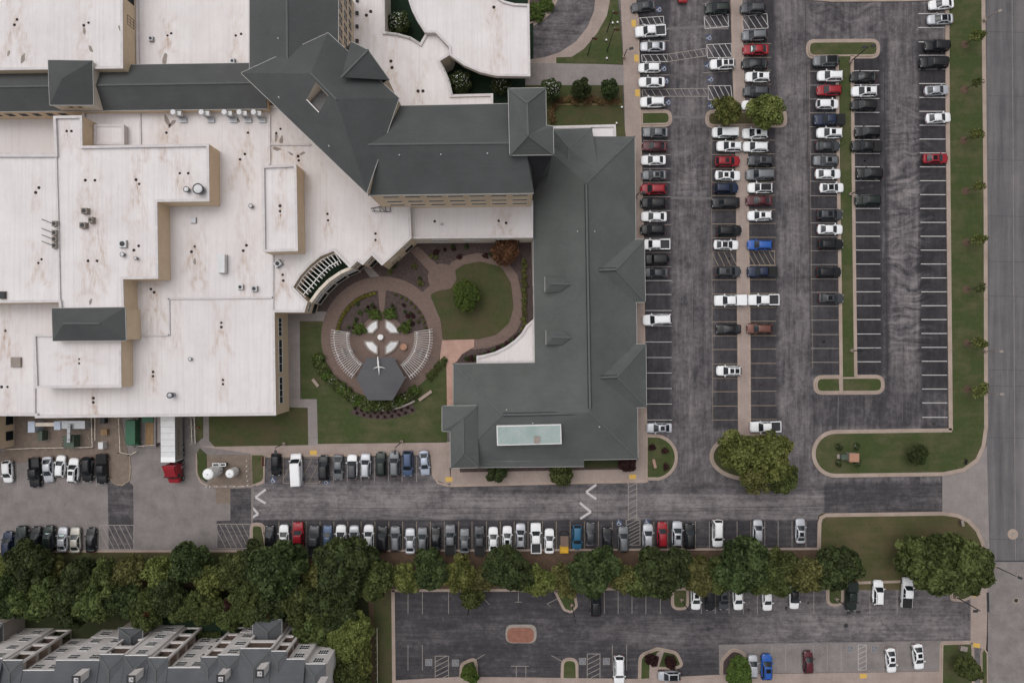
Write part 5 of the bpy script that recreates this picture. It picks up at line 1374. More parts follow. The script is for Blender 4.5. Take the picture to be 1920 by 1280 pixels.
row('in the row west of the grass median', 'cars parked west of the grass median', [
    (1549, 114, Lf, 'suv', 'gray', ('panorama',)), (1557, 142, Lf, 'suv', 'white'), (1555, 169, Lf, 'suv', 'red'), (1552, 195, Rt, 'hatch', 'white'), (1556, 224, Lf, 'pickup', 'navy', ('cover',)), (1556, 249, Lf, 'suv', 'white', ('sunroof',)), (1553, 274, Rt, 'sedan', 'dark gray'), (1549, 301, Lf, 'suv', 'gray', ('sunroof',)),
    (1553, 326, Rt, 'sedan', 'white'), (1560, 352, Rt, 'sedan', 'white', ('panorama',)), (1557, 402, Rt, 'suv', 'dark gray', ('sunroof',)), (1557, 430, Rt, 'sedan', 'white'), (1559, 458, Rt, 'suv', 'black'), (1555, 510, Rt, 'suv', 'black'), (1559, 559, Rt, 'sedan', 'dark gray', ('sunroof',))])
row('in the row east of the grass median', 'cars parked east of the grass median', [
    (1619, 144, Lf, 'sedan', 'black'), (1621, 171, Lf, 'suv', 'white', ('sunroof',)), (1620, 197, Lf, 'suv', 'black'), (1627, 247, Lf, 'suv', 'black'), (1626, 274, Lf, 'pickup', 'black', ('cover',)), (1631, 325, Lf, 'suv', 'black'), (1628, 375, Lf, 'suv', 'dark green')])
row('in the row beside the roadside lawn', 'cars parked beside the roadside lawn', [
    (1765, 8, 186, 'sedan', 'white'), (1763, 36, 183, 'sedan', 'silver', ('panorama',)), (1757, 86, Lf, 'jeep', 'black'), (1752, 117, Lf, 'big_suv', 'black'), (1757, 169, 3, 'sedan', 'silver'), (1760, 221, 5, 'sedan', 'white'), (1755, 297, 2, 'sedan', 'red', ('sunroof',))])
W_ = 'from the west end'
row('of the row below the courtyard lawn', 'cars parked below the courtyard lawn', [
    (517, 871, Dn, 'hatch', 'black'), (555, 881, 93, 'cargo', 'white'), (606, 877, Up, 'suv', 'black'), (634, 876, Dn, 'sedan', 'gray'), (660, 875, Up, 'suv', 'white', (), 'dark gray'), (685, 873, Up, 'suv', 'silver'), (714, 870, Up, 'suv', 'dark green'), (739, 870, Up, 'suv', 'gray'), (764, 869, Dn, 'suv', 'slate blue'), (796, 868, -86, 'sedan', 'light blue')], W_)
row('of the row below the loading yard', 'cars parked below the loading yard', [
    (14, 884, -87, 'hatch', 'white'), (64, 886, -86, 'pickup', 'black'), (90, 880, -87, 'sedan', 'silver'), (113, 874, 88, 'hatch', 'white'), (137, 882, 87, 'suv', 'white', ('sunroof',)), (163, 880, Dn, 'suv', 'black'), (190, 879, -88, 'pickup', 'black', ('cover', 'shade'))], W_, 0.02)
row('of the row beside the shaded trees', 'cars parked beside the trees below the yard', [
    (14, 1019, Up, 'suv', 'navy'), (40, 1015, Up, 'pickup', 'dark green', ('cover', 'shade')), (67, 1010, Up, 'suv', 'black'), (91, 1009, Up, 'suv', 'dark green', ('shade',)), (117, 1011, 88, 'sedan', 'silver', ('shade',)), (141, 1012, Up, 'sedan', 'beige'), (170, 1012, Up, 'sedan', 'black')], W_, 0.02)
row('of the long row above the tree strip', 'cars parked above the tree strip', [
    (505, 1006, Up, 'hatch', 'black'), (532, 1007, Up, 'sedan', 'white'), (559, 1008, Up, 'pickup', 'red', ('cover',)), (588, 1014, 88, 'pickup', 'dark gray'), (614, 1008, Up, 'sedan', 'slate blue'), (639, 1008, Up, 'suv', 'white'), (664, 1008, Up, 'suv', 'silver'), (691, 1007, Up, 'suv', 'white'), (717, 1010, Up, 'suv', 'black'),
    (741, 1010, Up, 'suv', 'gray'), (769, 1014, Up, 'sedan', 'silver'), (792, 1012, Up, 'suv', 'gray'), (817, 1011, Up, 'sedan', 'black'), (844, 1012, Up, 'pickup', 'gray', ('cover',)), (871, 1014, Up, 'sedan', 'gray'), (899, 1014, Up, 'pickup', 'dark gray', ('cover',)), (925, 1011, Up, 'sedan', 'white'), (951, 1009, Up, 'sedan', 'white', ('sunroof',)),
    (976, 1004, Up, 'suv', 'silver', ('sunroof',)), (1005, 1009, Up, 'pickup', 'white'), (1030, 1014, Up, 'sedan', 'white')], W_)
row('row part right of the yellow-backed utility cart', 'cars parked above the tree strip', [
    (1082, 1007, Dn, 'suv', 'teal blue'), (1107, 1002, Up, 'sedan', 'dark gray'), (1139, 1012, Up, 'suv', 'black'), (1169, 1011, Up, 'suv', 'gray'), (1215, 1006, Up, 'suv', 'silver'), (1242, 1002, Up, 'suv', 'red'), (1270, 1001, Up, 'suv', 'silver', ('sunroof',)), (1294, 1005, Up, 'suv', 'black'), (1346, 1000, Dn, 'big_suv', 'white'), (1421, 995, 88, 'hatch', 'silver'), (1501, 995, Up, 'sedan', 'silver', ('sunroof',))], 'in the')
row('of the row below the tree strip', 'cars parked below the tree strip', [
    (1117, 1132, Up, 'suv', 'black'), (1305, 1120, Dn, 'sedan', 'white', ('sunroof',)), (1332, 1122, Dn, 'suv', 'black'), (1357, 1120, Dn, 'suv', 'dark gray', ('sunroof',)), (1384, 1120, -88, 'sedan', 'white'), (1439, 1122, Dn, 'sedan', 'white'), (1490, 1119, Dn, 'sedan', 'white', (), 'black'), (1597, 1117, Dn, 'pickup', 'dark green', ('shell',)), (1647, 1111, 88, 'suv', 'white'), (1702, 1111, 88, 'pickup', 'white', ('cover',))], W_)
row('of the bottom row in the south lot', 'cars parked along the bottom edge', [
    (1161, 1256, Dn, 'big_suv', 'white'), (1255, 1267, Lf, 'hatch', 'silver', ('panorama',)), (1412, 1249, Up, 'hatch', 'silver'), (1438, 1250, Up, 'suv', 'blue', ('sunroof',)), (1516, 1241, 92, 'hatch', 'maroon'), (1671, 1238, -86, 'sedan', 'white', ('sunroof',)), (1722, 1231, -86, 'sedan', 'white', ('sunroof',))], W_, 0.014)

# utility cart with yellow bed
e = empty('utility_cart', W(1057, 1014), R(90), local=True); tag(e, 'brown utility cart with a bright yellow rear bed, above the tree strip', 'utility cart')
mb = MB(); mb.box(-.4, 1.75, -.72, .72, .35, .9); mb.prism([(1.75, -.5), (2.05, -.3), (2.05, .3), (1.75, .5)], .4, .8); put('chassis', mb.mesh('chassis', M['dark_metal']), e, loc=(0, 0, 0))
mb = MB(); mb.box(-.45, 1.5, -.75, .75, 1.8, 1.88); put('roof_panel', mb.mesh('roof_panel', M['balcony_wood']), e, loc=(0, 0, 0))
mb = MB(); mb.box(-1.9, -.5, -.78, .78, .6, .72); mb.box(-1.9, -.5, -.8, -.72, .72, 1.02); mb.box(-1.9, -.5, .72, .8, .72, 1.02); mb.box(-1.95, -1.88, -.8, .8, .6, 1.02); put('bed', mb.mesh('bed', M['paint_yellow']), e, loc=(0, 0, 0))
for sx in (-.35, 1.4):
    for sy in (-.68, .68):
        mb = MB(); mb.box(sx - .04, sx + .04, sy - .04, sy + .04, .9, 1.8); put('roof_post', mb.mesh('roof_post', M['dark_metal']), e, loc=(0, 0, 0))
for x in (-1.3, 1.3):
    for s in (-1, 1): put('wheel', WHEEL, e, loc=(x, s * .7, .33))

# ------------------------------------------------------------------ truck at the dock
cx, cy = W2(322, 827, 3.9)
e = empty('box_trailer', W(334.5, 815), R(-89.5), local=True); tag(e, 'long white box trailer backed into the loading dock', 'trailer')
Lt = 11.6
mb = MB(); mb.box(-Lt + 4.4, 4.4, -1.28, 1.28, 1.15, 3.95); o = put('body', mb.mesh('body', M['unit_white']), e, loc=(0, 0, 0))
mb = MB(); mb.box(3.5, 4.42, -1.29, 1.29, 3.9, 3.97); put('roof_front_panel', mb.mesh('roof_front_panel', M['tank_white']), e, loc=(0, 0, 0))
for k in range(9):
    mb = MB(); x = -Lt + 5 + k * 1.15; mb.box(x - .02, x + .02, -1.27, 1.27, 3.94, 3.965); put('roof_seam', mb.mesh('roof_seam', M['stone']), e, loc=(0, 0, 0))
mb = MB(); mb.box(-Lt + 4.4, 4.4, -1.31, -1.285, 1.1, 1.35); mb.box(-Lt + 4.4, 4.4, 1.285, 1.31, 1.1, 1.35); mb.box(-Lt + 4.4, 4.4, 1.285, 1.31, 3.75, 3.95); put('side_rail', mb.mesh('side_rail', M['galvanised']), e, loc=(0, 0, 0))
mb = MB(); mb.box(-Lt + 4.4, 4.2, 1.281, 1.289, 1.36, 3.74); put('side_panel', mb.mesh('side_panel', M['stone']), e, loc=(0, 0, 0))
mb = MB()
for k in range(14): mb.box(-1.6 + k * .36, -1.6 + k * .36 + (.2 if k % 3 else .1), 1.29, 1.295, 2.5, 2.9)
put('side_lettering', mb.mesh('side_lettering', M['dark_metal']), e, loc=(0, 0, 0))
for x in (-5.9, -4.7, 2.2, 3.3):
    for s in (-1, 1): put('wheel', WHEEL_L, e, loc=(x, s * 1.08, .5), scale=1.25)
e = empty('truck_tractor', W(334.5, 882.5), R(-89.5), local=True); tag(e, 'red truck tractor with roof fairing in front of the white trailer', 'truck')
mb = MB(); mb.box(-2.2, 1.7, -.45, .45, .65, 1.0); put('chassis', mb.mesh('chassis', M['dark_metal']), e, loc=(0, 0, 0))
mb = MB(); loft([(.9, 1.12, .6, 1.9), (1.3, 1.1, .6, 1.85), (1.75, 1.02, .65, 1.7), (1.95, .85, .75, 1.5)], body_ring, mb); o = put('hood', mb.mesh('hood', M['paint_red'], True), e, loc=(0, 0, 0))
mb = MB(); loft([(-1.6, 1.18, .6, 2.9), (-1.5, 1.22, .6, 3.0), (.45, 1.22, .6, 3.0), (.65, 1.18, .6, 2.7), (1.0, 1.15, .6, 1.95)], body_ring, mb); put('cab', mb.mesh('cab', M['paint_red'], True), e, loc=(0, 0, 0))
mb = MB(); mb.v = [(-1.6, -1.2, 2.98), (-1.6, 1.2, 2.98), (.4, 1.0, 2.98), (.4, -1.0, 2.98), (-1.6, -1.15, 3.9), (-1.6, 1.15, 3.9), (-1.0, 1.0, 3.75), (-1.0, -1.0, 3.75)]
mb.f = [(4, 7, 6, 5), (7, 3, 2, 6), (0, 3, 7, 4), (2, 1, 5, 6)]; mb.m = [0] * 4; put('roof_fairing', mb.mesh('roof_fairing', M['paint_red']), e, loc=(0, 0, 0))
mb = MB(); patch(mb, (1.02, -1.0, 2.0), (1.02, 1.0, 2.0), (.62, .95, 2.72), (.62, -.95, 2.72), .08, thick=.02); put('windshield', mb.mesh('windshield', M['car_glass'], True), e, loc=(0, 0, 0))
for s in (-1, 1):
    mb = MB(); mb.box(.1, .8, s * 1.225 - .02, s * 1.225 + .02, 1.9, 2.6); put('side_window', mb.mesh('side_window', M['car_glass']), e, loc=(0, 0, 0))
    mb = MB(); mb.cyl(-.9, s * 1.02, .3, .55, 1.15, 12); put('fuel_tank', mb.mesh('fuel_tank', M['chrome']), e, loc=(0, 0, 0))
    mb = MB(); mb.box(.7, .8, s * 1.5 - .12, s * 1.5 + .12, 1.7, 2.4); mb.bar((.75, s * 1.2, 2.3), (.75, s * 1.5, 2.3), .05); put('mirror', mb.mesh('mirror', M['dark_metal']), e, loc=(0, 0, 0))
    mb = MB(); mb.box(1.85, 2.0, s * .78 - .15, s * .78 + .15, 1.0, 1.2); put('headlight', mb.mesh('headlight', M['headlight_lens']), e, loc=(0, 0, 0))
    for x in (1.25, -1.7): put('wheel', WHEEL_L, e, loc=(x, s * 1.02, .5), scale=1.25)
# ------------------------------------------------------------------ vegetation
def leaf_mesh(name, pos, nrm, size, tint, mat, aspect=1.6):
    n = len(pos)
    nrm = nrm / np.maximum(np.linalg.norm(nrm, axis=1, keepdims=True), 1e-6)
    t = RNG.normal(size=(n, 3)); a = np.cross(nrm, t); a /= np.maximum(np.linalg.norm(a, axis=1, keepdims=True), 1e-6); b = np.cross(nrm, a)
    s = size[:, None]
    v = np.stack([pos - a * s * aspect * .5, pos - b * s * .42 + nrm * s * .08, pos + a * s * aspect * .5, pos + b * s * .42 + nrm * s * .08], 1).reshape(-1, 3)
    me = bpy.data.meshes.new(name)
    me.vertices.add(4 * n); me.vertices.foreach_set('co', v.ravel())
    me.loops.add(4 * n); me.loops.foreach_set('vertex_index', np.arange(4 * n, dtype=np.int32))
    me.polygons.add(n); me.polygons.foreach_set('loop_start', np.arange(0, 4 * n, 4, dtype=np.int32))
    me.update(calc_edges=True)
    at = me.attributes.new('tint', 'FLOAT', 'POINT'); at.data.foreach_set('value', np.repeat(tint, 4).astype(np.float32))
    me.materials.append(M[mat])
    return me

def crown_mesh(R0, h, lobes, leaves, lsize, lump=.30, low=.28, gap=0.0, spike=False):
    """crown of radius R0 whose top is at h: leaves on the shells of many lobes"""
    zc, rz = h * (1 + low) / 2, h * (1 - low) / 2
    P, N, S_, T_ = [], [], [], []; ph = RNG.uniform(0, 6.28, 2)
    for k in range(lobes):
        u = k + .5; el = math.asin(1 - 1.55 * u / lobes) if not spike else math.asin(1 - 1.7 * u / lobes); az_ = k * 2.39996 + RNG.normal() * .25
        rr = RNG.uniform(.58, .86) if RNG.random() > gap else RNG.uniform(.3, .55)
        if not spike: rr *= 1 + .16 * math.sin(2 * az_ + ph[0]) + .12 * math.sin(3 * az_ + ph[1])
        c = np.array([math.cos(el) * math.cos(az_) * R0 * rr, math.cos(el) * math.sin(az_) * R0 * rr, zc + math.sin(el) * rz * (rr + .05)])
        lr = R0 * lump * RNG.uniform(.55, 1.35)
        n = int(leaves / lobes * (lr / (R0 * lump)) ** 2)
        d = RNG.normal(size=(n, 3)); d[:, 2] = np.abs(d[:, 2]) * .9 - .25; d /= np.linalg.norm(d, axis=1, keepdims=True)
        r = lr * (RNG.uniform(.35, 1.0, n) ** .45)
        d2 = d * np.array([1, 1, .75])
        P.append(c + d2 * r[:, None]); N.append(d + RNG.normal(size=(n, 3)) * .85 + np.array([0, 0, .35])); S_.append(RNG.uniform(.7, 1.35, n) * lsize)
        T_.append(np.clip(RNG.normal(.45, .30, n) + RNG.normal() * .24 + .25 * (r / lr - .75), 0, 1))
    return leaf_mesh('crown', np.concatenate(P), np.concatenate(N), np.concatenate(S_), np.concatenate(T_), 'leaf_mid')

def trunk_mesh(h, R0, r0):
    mb = MB(); mb.tube([(0, 0, -.1), (.05, .02, h * .2), (0, .06, h * .4), (.06, 0, h * .7)], [r0, r0 * .8, r0 * .65, r0 * .25], 8)
    for k in range(6):
        a_ = k * 1.05 + random.uniform(-.3, .3); l_ = R0 * random.uniform(.5, .75); z = h * random.uniform(.28, .45)
        mb.tube([(0, 0, z), (l_ * .5 * math.cos(a_), l_ * .5 * math.sin(a_), z + h * .16), (l_ * math.cos(a_), l_ * math.sin(a_), z + h * .26)], [r0 * .45, r0 * .3, r0 * .12], 6)
    return mb.mesh('trunk', M['bark'])
CROWN = {'young': [crown_mesh(1.4, 4.6, 16, 300, .28, .36, .4, .3, True) for _ in range(3)],
         'broad': [crown_mesh(4, 8, 95, 17000, .40, .235, .25, .25) for _ in range(4)],
         'dense': [crown_mesh(4, 8.5, 120, 20000, .36, .20, .2, .12) for _ in range(3)],
         'airy': [crown_mesh(4, 7.2, 75, 8500, .36, .23, .35, .40) for _ in range(3)],
         'shrub': [crown_mesh(1, 1.5, 22, 1500, .17, .34, .05, .1) for _ in range(3)],
         'myrtle': [crown_mesh(1.8, 4.4, 40, 4200, .22, .30, .12, .2, True) for _ in range(2)]}
TRUNK = trunk_mesh(8, 4, .26); TRUNK_S = trunk_mesh(4.4, 1.8, .10); TRUNK_XS = trunk_mesh(1.2, .8, .05)
def flowers(R0, h, n, sz):
    d = RNG.normal(size=(n, 3)); d[:, 2] = np.abs(d[:, 2]) + .2; d /= np.linalg.norm(d, axis=1, keepdims=True)
    me = leaf_mesh('blossoms', d * np.array([R0, R0, h * .45]) * RNG.uniform(.8, 1.05, (n, 1)) + np.array([0, 0, h * .55]), d, RNG.uniform(.7, 1.3, n) * sz, RNG.random(n), 'blossom_white', 1.0)
    return me
FLOWER = flowers(1.7, 4.4, 70, .15); FLOWER_S = flowers(.95, 1.5, 26, .17)

def tree(px, py, rpx, kind, leaf, label, group, name='tree', h=None, sq=1.0, ground=.1):
    """px, py: middle of the crown as photographed"""
    Rw = rpx * PX
    base_R = {'broad': 4, 'dense': 4, 'airy': 4, 'myrtle': 1.8, 'young': 1.4}[kind]; base_h = {'broad': 8, 'dense': 8.5, 'airy': 7.2, 'myrtle': 4.4, 'young': 4.6}[kind]
    h = h or min(10.5, max(3.2, Rw * 1.9))
    zc = h * .6
    Rw *= (CAM_H - zc) / CAM_H
    x, y = W2(px, py, zc)
    e = empty(name, (x, y, ground), random.uniform(0, 6.28), local=True); tag(e, label, 'tree' if name != 'shrub' else 'shrub', group)
    s = (Rw / base_R, Rw / base_R * sq, h / base_h)
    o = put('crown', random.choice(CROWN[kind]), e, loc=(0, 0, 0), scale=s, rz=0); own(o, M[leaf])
    put('trunk', TRUNK if kind not in ('myrtle', 'young') else TRUNK_S, e, loc=(0, 0, 0), scale=s)
    return e

NAMES = {'leaf_dark': 'dark green', 'leaf_mid': 'mid green', 'leaf_light': 'light green', 'leaf_olive': 'olive green', 'leaf_bright': 'bright green', 'leaf_rust': 'rust brown', 'leaf_plum': 'plum red', 'leaf_yellow': 'yellow', 'leaf_straw': 'straw'}
D_, Mi, Li, Ol = 'leaf_dark', 'leaf_mid', 'leaf_light', 'leaf_olive'
def grove(desc, group, items, end='from west'):
    for i, (x, y, r_, kind, leaf) in enumerate(sorted(items)):
        size = 'large ' if r_ >= 45 else ('small ' if r_ < 26 else '')
        tree(x, y, r_, kind, leaf, f"{size}{NAMES[leaf]} tree, {ORD[i + 1]} {end} {desc}", group)
grove('in the front tree line above the apartments', 'front line of trees above the apartments', [
    (18, 1066, 32, 'airy', Li), (62, 1056, 44, 'broad', D_), (98, 1068, 28, 'airy', Ol), (150, 1085, 36, 'broad', D_), (200, 1082, 34, 'airy', Mi), (247, 1072, 33, 'airy', Ol), (300, 1070, 34, 'airy', Li), (358, 1052, 40, 'broad', D_), (398, 1084, 36, 'airy', Li), (440, 1068, 36, 'broad', Mi), (478, 1052, 36, 'broad', D_), (522, 1066, 56, 'broad', D_)])
grove('in the back tree line by the apartments', 'back line of trees nearest the apartments', [
    (20, 1112, 42, 'broad', D_), (75, 1118, 44, 'broad', Mi), (130, 1128, 42, 'broad', D_), (185, 1124, 42, 'broad', Mi), (232, 1122, 38, 'broad', D_), (272, 1138, 38, 'dense', Mi), (318, 1112, 38, 'broad', D_), (346, 1138, 32, 'dense', Mi), (388, 1136, 36, 'dense', Mi), (432, 1148, 32, 'dense', Mi), (468, 1128, 42, 'dense', Mi), (514, 1128, 42, 'broad', D_), (560, 1122, 44, 'broad', Mi), (604, 1120, 42, 'broad', D_)])
grove('in the cluster beside the apartment gable end', 'trees beside the apartment gable end', [
    (590, 1168, 40, 'dense', Mi), (642, 1150, 38, 'broad', D_), (655, 1192, 44, 'dense', Li), (628, 1222, 34, 'dense', Mi), (668, 1236, 36, 'dense', Li), (650, 1268, 44, 'broad', Mi), (660, 1320, 44, 'broad', Mi)])
grove('of the tree strip above the south lot', 'trees in the strip above the south lot', [
    (600, 1078, 34, 'airy', Ol), (648, 1062, 58, 'broad', D_), (704, 1084, 38, 'broad', Mi), (762, 1082, 28, 'airy', Li), (808, 1066, 36, 'dense', D_), (862, 1074, 33, 'airy', Li), (908, 1082, 26, 'airy', Ol), (952, 1066, 44, 'dense', D_), (884, 1118, 24, 'airy', Mi), (1006, 1086, 33, 'airy', Li), (1062, 1086, 31, 'airy', Ol), (1112, 1070, 46, 'dense', D_), (1166, 1080, 32, 'airy', Ol), (1204, 1088, 34, 'broad', Mi), (1244, 1068, 48, 'broad', D_), (1308, 1080, 34, 'broad', Ol), (1346, 1076, 34, 'broad', Mi), (1392, 1056, 52, 'broad', D_), (1440, 1082, 38, 'broad', Mi), (1468, 1058, 34, 'airy', Mi), (1506, 1074, 40, 'airy', Ol), (1566, 1062, 44, 'broad', D_)])
grove('of the huge trees by the street corner', 'huge trees by the street corner', [(1716, 1044, 42, 'broad', Mi), (1768, 1056, 60, 'broad', Mi), (1816, 1060, 46, 'broad', Mi)])
grove('of the round traffic island', 'trees on the round traffic island', [(1382, 848, 42, 'airy', Li), (1440, 850, 46, 'airy', Li), (1412, 890, 34, 'airy', Ol), (1464, 892, 30, 'broad', Mi)])
tree(1361, 208, 27, 'airy', 'leaf_light', 'small light green tree on the island by the accessible bays', 'island trees', h=5)
tree(1436, 212, 37, 'airy', 'leaf_light', 'yellowish green tree overhanging white cars east of the divider', 'island trees', h=6)
tree(874, 553, 29, 'dense', 'leaf_bright', 'round bright green tree standing alone on the oval lawn', None, h=5)
tree(948, 470, 27, 'airy', 'leaf_rust', 'rust brown maple in the upper corner of the courtyard', None, h=4.5)
tree(1720, 852, 19, 'dense', 'leaf_dark', 'small dark green tree alone on the lawn by the drive', None, h=4.2)
tree(1386, 1258, 27, 'dense', 'leaf_bright', 'bright green round tree on the mulched island, bottom edge', None, h=4.5)
tree(881, 1262, 17, 'dense', 'leaf_bright', 'bright green bushy tree on the narrow island, bottom edge', None, h=3.5)
tree(1814, 1252, 24, 'dense', 'leaf_mid', 'mid green young tree on the lawn by the street corner exit', None, h=4.5)
tree(1222, 1234, 13, 'airy', 'leaf_plum', 'small dark tree on the split island, nearer the white SUV', None, h=3.2)
tree(1257, 1240, 12, 'airy', 'leaf_plum', 'small dark tree on the split island, above the silver hatchback', None, h=3.2)
for i, (x, y, r_, lf) in enumerate(((1830, 70, 14, Mi), (1829, 157, 11, D_), (1828, 254, 14, Mi), (1832, 351, 12, Mi), (1833, 450, 14, Mi), (1834, 540, 11, D_), (1834, 643, 14, Mi), (1835, 731, 17, Mi))):
    bx, by = 960 + (x - 960) * .9745, 640 + (y - 640) * .9745
    tree(x, y, r_, 'young', 'leaf_light' if lf == Mi else Mi, f"thin staked young tree on the roadside lawn, {ORD[i + 1]} from the top", 'young trees on the roadside lawn', h=4.6, sq=.75, ground=.11)
    mb = MB(); c_ = W(bx, by); mb.cyl(c_[0], c_[1], .85, .05, .15, 16, r1=.7); o = mb.build('mulch_ring', M['red_soil']); o['kind'] = 'structure'
for (x, y, r_, kind, lf, fl, lab) in ((1033, 168, 19, 'myrtle', D_, 1, 'white flowering crape myrtle by the entrance walk, nearest the turret'), (1089, 166, 18, 'myrtle', D_, 0, 'dark green myrtle by the entrance walk, middle of three'), (1143, 167, 17, 'myrtle', D_, 0, 'dark green myrtle by the entrance walk, nearest the parking lot'),
                                      (864, 154, 20, 'myrtle', D_, 1, 'flowering myrtle in the dark garden court under the canopy edge'), (938, 158, 18, 'myrtle', D_, 1, 'flowering myrtle in the dark garden court beside the turret'), (748, 43, 20, 'myrtle', D_, 1, 'flowering myrtle in the small walled court, top centre'),
                                      (931, 886, 19, 'myrtle', D_, 0, 'dark shrub under the eaves left of the arching pine'), (1051, 887, 23, 'myrtle', Mi, 0, 'green bushy tree overhanging the walk below the metal panel'), (1176, 868, 16, 'myrtle', 'leaf_plum', 0, 'plum red bush at the corner of the hipped wing')):
    e = tree(x, y, r_, kind, lf, lab, 'myrtles round the building', h=4.2)
    if fl: put('blossoms', FLOWER, e, loc=(0, 0, 0), scale=r_ * PX / 1.8)

def shrub(px, py, r_, leaf, label, group, fl=False, h=1.3, ground=.15):
    x, y = W2(px, py, h * .6)
    e = empty('shrub', (x, y, ground), random.uniform(0, 6.28), local=True); tag(e, label, 'shrub', group)
    s = (r_ * PX, r_ * PX, h / 1.5); o = put('foliage', random.choice(CROWN['shrub']), e, loc=(0, 0, 0), scale=s); own(o, M[leaf]); put('stem', TRUNK_XS, e, loc=(0, 0, 0), scale=(r_ * PX, r_ * PX, h / 1.5))
    if fl: put('blossoms', FLOWER_S, e, loc=(0, 0, 0), scale=s)
    return e
for k, (x, y) in enumerate(((702, 590), (730, 589), (675, 617), (759, 615))):
    shrub(x, y, 11.5, 'leaf_bright', ['clipped round shrub above the planter, nearer the white roof', 'clipped round shrub above the planter, nearer the oval lawn', 'clipped round shrub beside the pergola nearer the white roof', 'clipped round shrub beside the pergola nearer the oval lawn'][k], 'clipped shrubs round the planters', h=1.1)
hedge = [(596, 672), (598, 684), (606, 694), (612, 704), (622, 712), (632, 722), (642, 730), (652, 738), (662, 746), (672, 752), (684, 757), (698, 760), (712, 761), (726, 760), (738, 757), (750, 751), (760, 744), (770, 740), (776, 732)]
for k, (x, y) in enumerate(hedge):
    shrub(x, y, 10.5, 'leaf_mid' if k % 3 else 'leaf_bright', f"white flowering shrub curving round the hexagonal gazebo, {ORD[k + 1]} from the west", 'flowering shrubs round the gazebo', k % 2 == 0 or k > 14, 1.4)
for k, (x, y) in enumerate(((806, 706), (812, 698), (819, 690), (826, 684), (832, 677))): shrub(x, y, 7, 'leaf_mid', f"low green shrub beside the salmon path, {ORD[k + 1]} from the bottom", 'low shrubs beside the salmon path', h=.8)
for k in range(16):
    a_ = 100 + k * 4.7; shrub(CX + 83 * math.cos(R(a_)), CY - 83 * math.sin(R(a_)), 3.6, 'leaf_yellow', 'small yellow edging plant along the west flower bed', 'yellow edging plants of the west bed', h=.45, ground=.2)
for k in range(9):
    a_ = 12 + k * 7.5; shrub(CX + 84 * math.cos(R(a_)), CY - 84 * math.sin(R(a_)), 3.0, 'leaf_olive', 'small olive edging plant along the east flower bed', 'edging plants of the east bed', h=.45, ground=.2)
for k in range(26):
    s_ = -1 if k % 2 else 1; a_ = random.uniform(15, 80); rr = random.uniform(50, 78); x, y = CX + s_ * rr * math.cos(R(a_)), CY - rr * math.sin(R(a_))
    shrub(x, y, random.uniform(2.5, 4.5), random.choice(['leaf_dark', 'leaf_plum', 'leaf_mid']), 'low dark plant in the mulched beds of the circle', 'low plants in the circle beds', h=.5, ground=.2)
for k in range(40):
    x, y = random.choice([(random.uniform(708, 800), random.uniform(488, 535)), (random.uniform(800, 930), random.uniform(462, 484)), (random.uniform(640, 690), random.uniform(500, 518))])
    if inside((x, y), [(700, 498), (764, 470), (805, 520), (795, 535), (740, 515)]) or y < 482:
        shrub(x, y, random.uniform(3, 6), random.choice(['leaf_plum', 'leaf_olive', 'leaf_dark']), 'low plant in the mulched beds below the angled garden front', 'low plants below the garden front', h=.6, ground=.1)
for k in range(16): shrub(982 + (k % 2) * 2, 490 + k * 9, 5, 'leaf_olive', f"low hedge plant along the wing wall, {ORD[k + 1]} from the top", 'hedge along the wing wall', h=.7, ground=.1)
for k in range(13):
    t = k / 12; shrub(976 - 100 * t, 628 + 44 * math.sin(t * 1.5), 5, 'leaf_plum' if k % 2 else 'leaf_dark', f"low shrub on the curved bed below the patio roof, {ORD[k + 1]} from the wing", 'shrubs on the curved bed', h=.6, ground=.14)
for k in range(18): shrub(1045 + k * 6.6, 186 + random.uniform(-4, 6), 6, 'leaf_straw', f"straw coloured ornamental grass below the myrtles, {ORD[k + 1]} from the turret", 'ornamental grasses', h=.8, ground=.1)
for k in range(5): shrub(1036 + random.uniform(-3, 5), 198 + k * 7, 6, 'leaf_straw', f"straw coloured grass along the turret wall, {ORD[k + 1]} from the top", 'grasses along the turret wall', h=.8, ground=.1)
for k, (x, y) in enumerate(((1000, 15), (1008, 22), (1016, 12), (1024, 4), (1030, 14), (1012, 32), (1003, 30))): shrub(x, y, 9, 'leaf_bright', f"bright green low shrub inside the drive loop, {ORD[k + 1]} in the bed", 'shrubs inside the drive loop', h=.9, ground=.1)
for k, (x, y) in enumerate(((1573, 838), (1606, 836), (1573, 868), (1608, 868))): shrub(x, y, 6, 'leaf_dark', ['dark shrub at the upper west corner of the monument sign', 'dark shrub at the upper east corner of the monument sign', 'dark shrub at the lower west corner of the monument sign', 'dark shrub at the lower east corner of the monument sign'][k], 'shrubs round the monument sign', True, .9, .11)
for k, (x, y) in enumerate(((1223, 838), (1246, 845), (1249, 875))): shrub(x, y, 6, 'leaf_plum', ['plum bush on the half-round island, nearest the silver sedan', 'plum bush on the half-round island, nearest its curved kerb', 'plum bush on the half-round island, lowest of three'][k], 'plum bushes on the half-round island', h=.8, ground=.11)
tree(285, 1141, 11, 'myrtle', 'leaf_rust', 'small rust red tree among the green trees above the apartments', 'rust trees', h=7)
tree(438, 1128, 13, 'myrtle', 'leaf_plum', 'small plum red tree among the green trees above the apartments', 'rust trees', h=7.5)
tree(513, 1140, 12, 'myrtle', 'leaf_rust', 'small orange brown tree beside the apartment porch roof', 'rust trees', h=8)
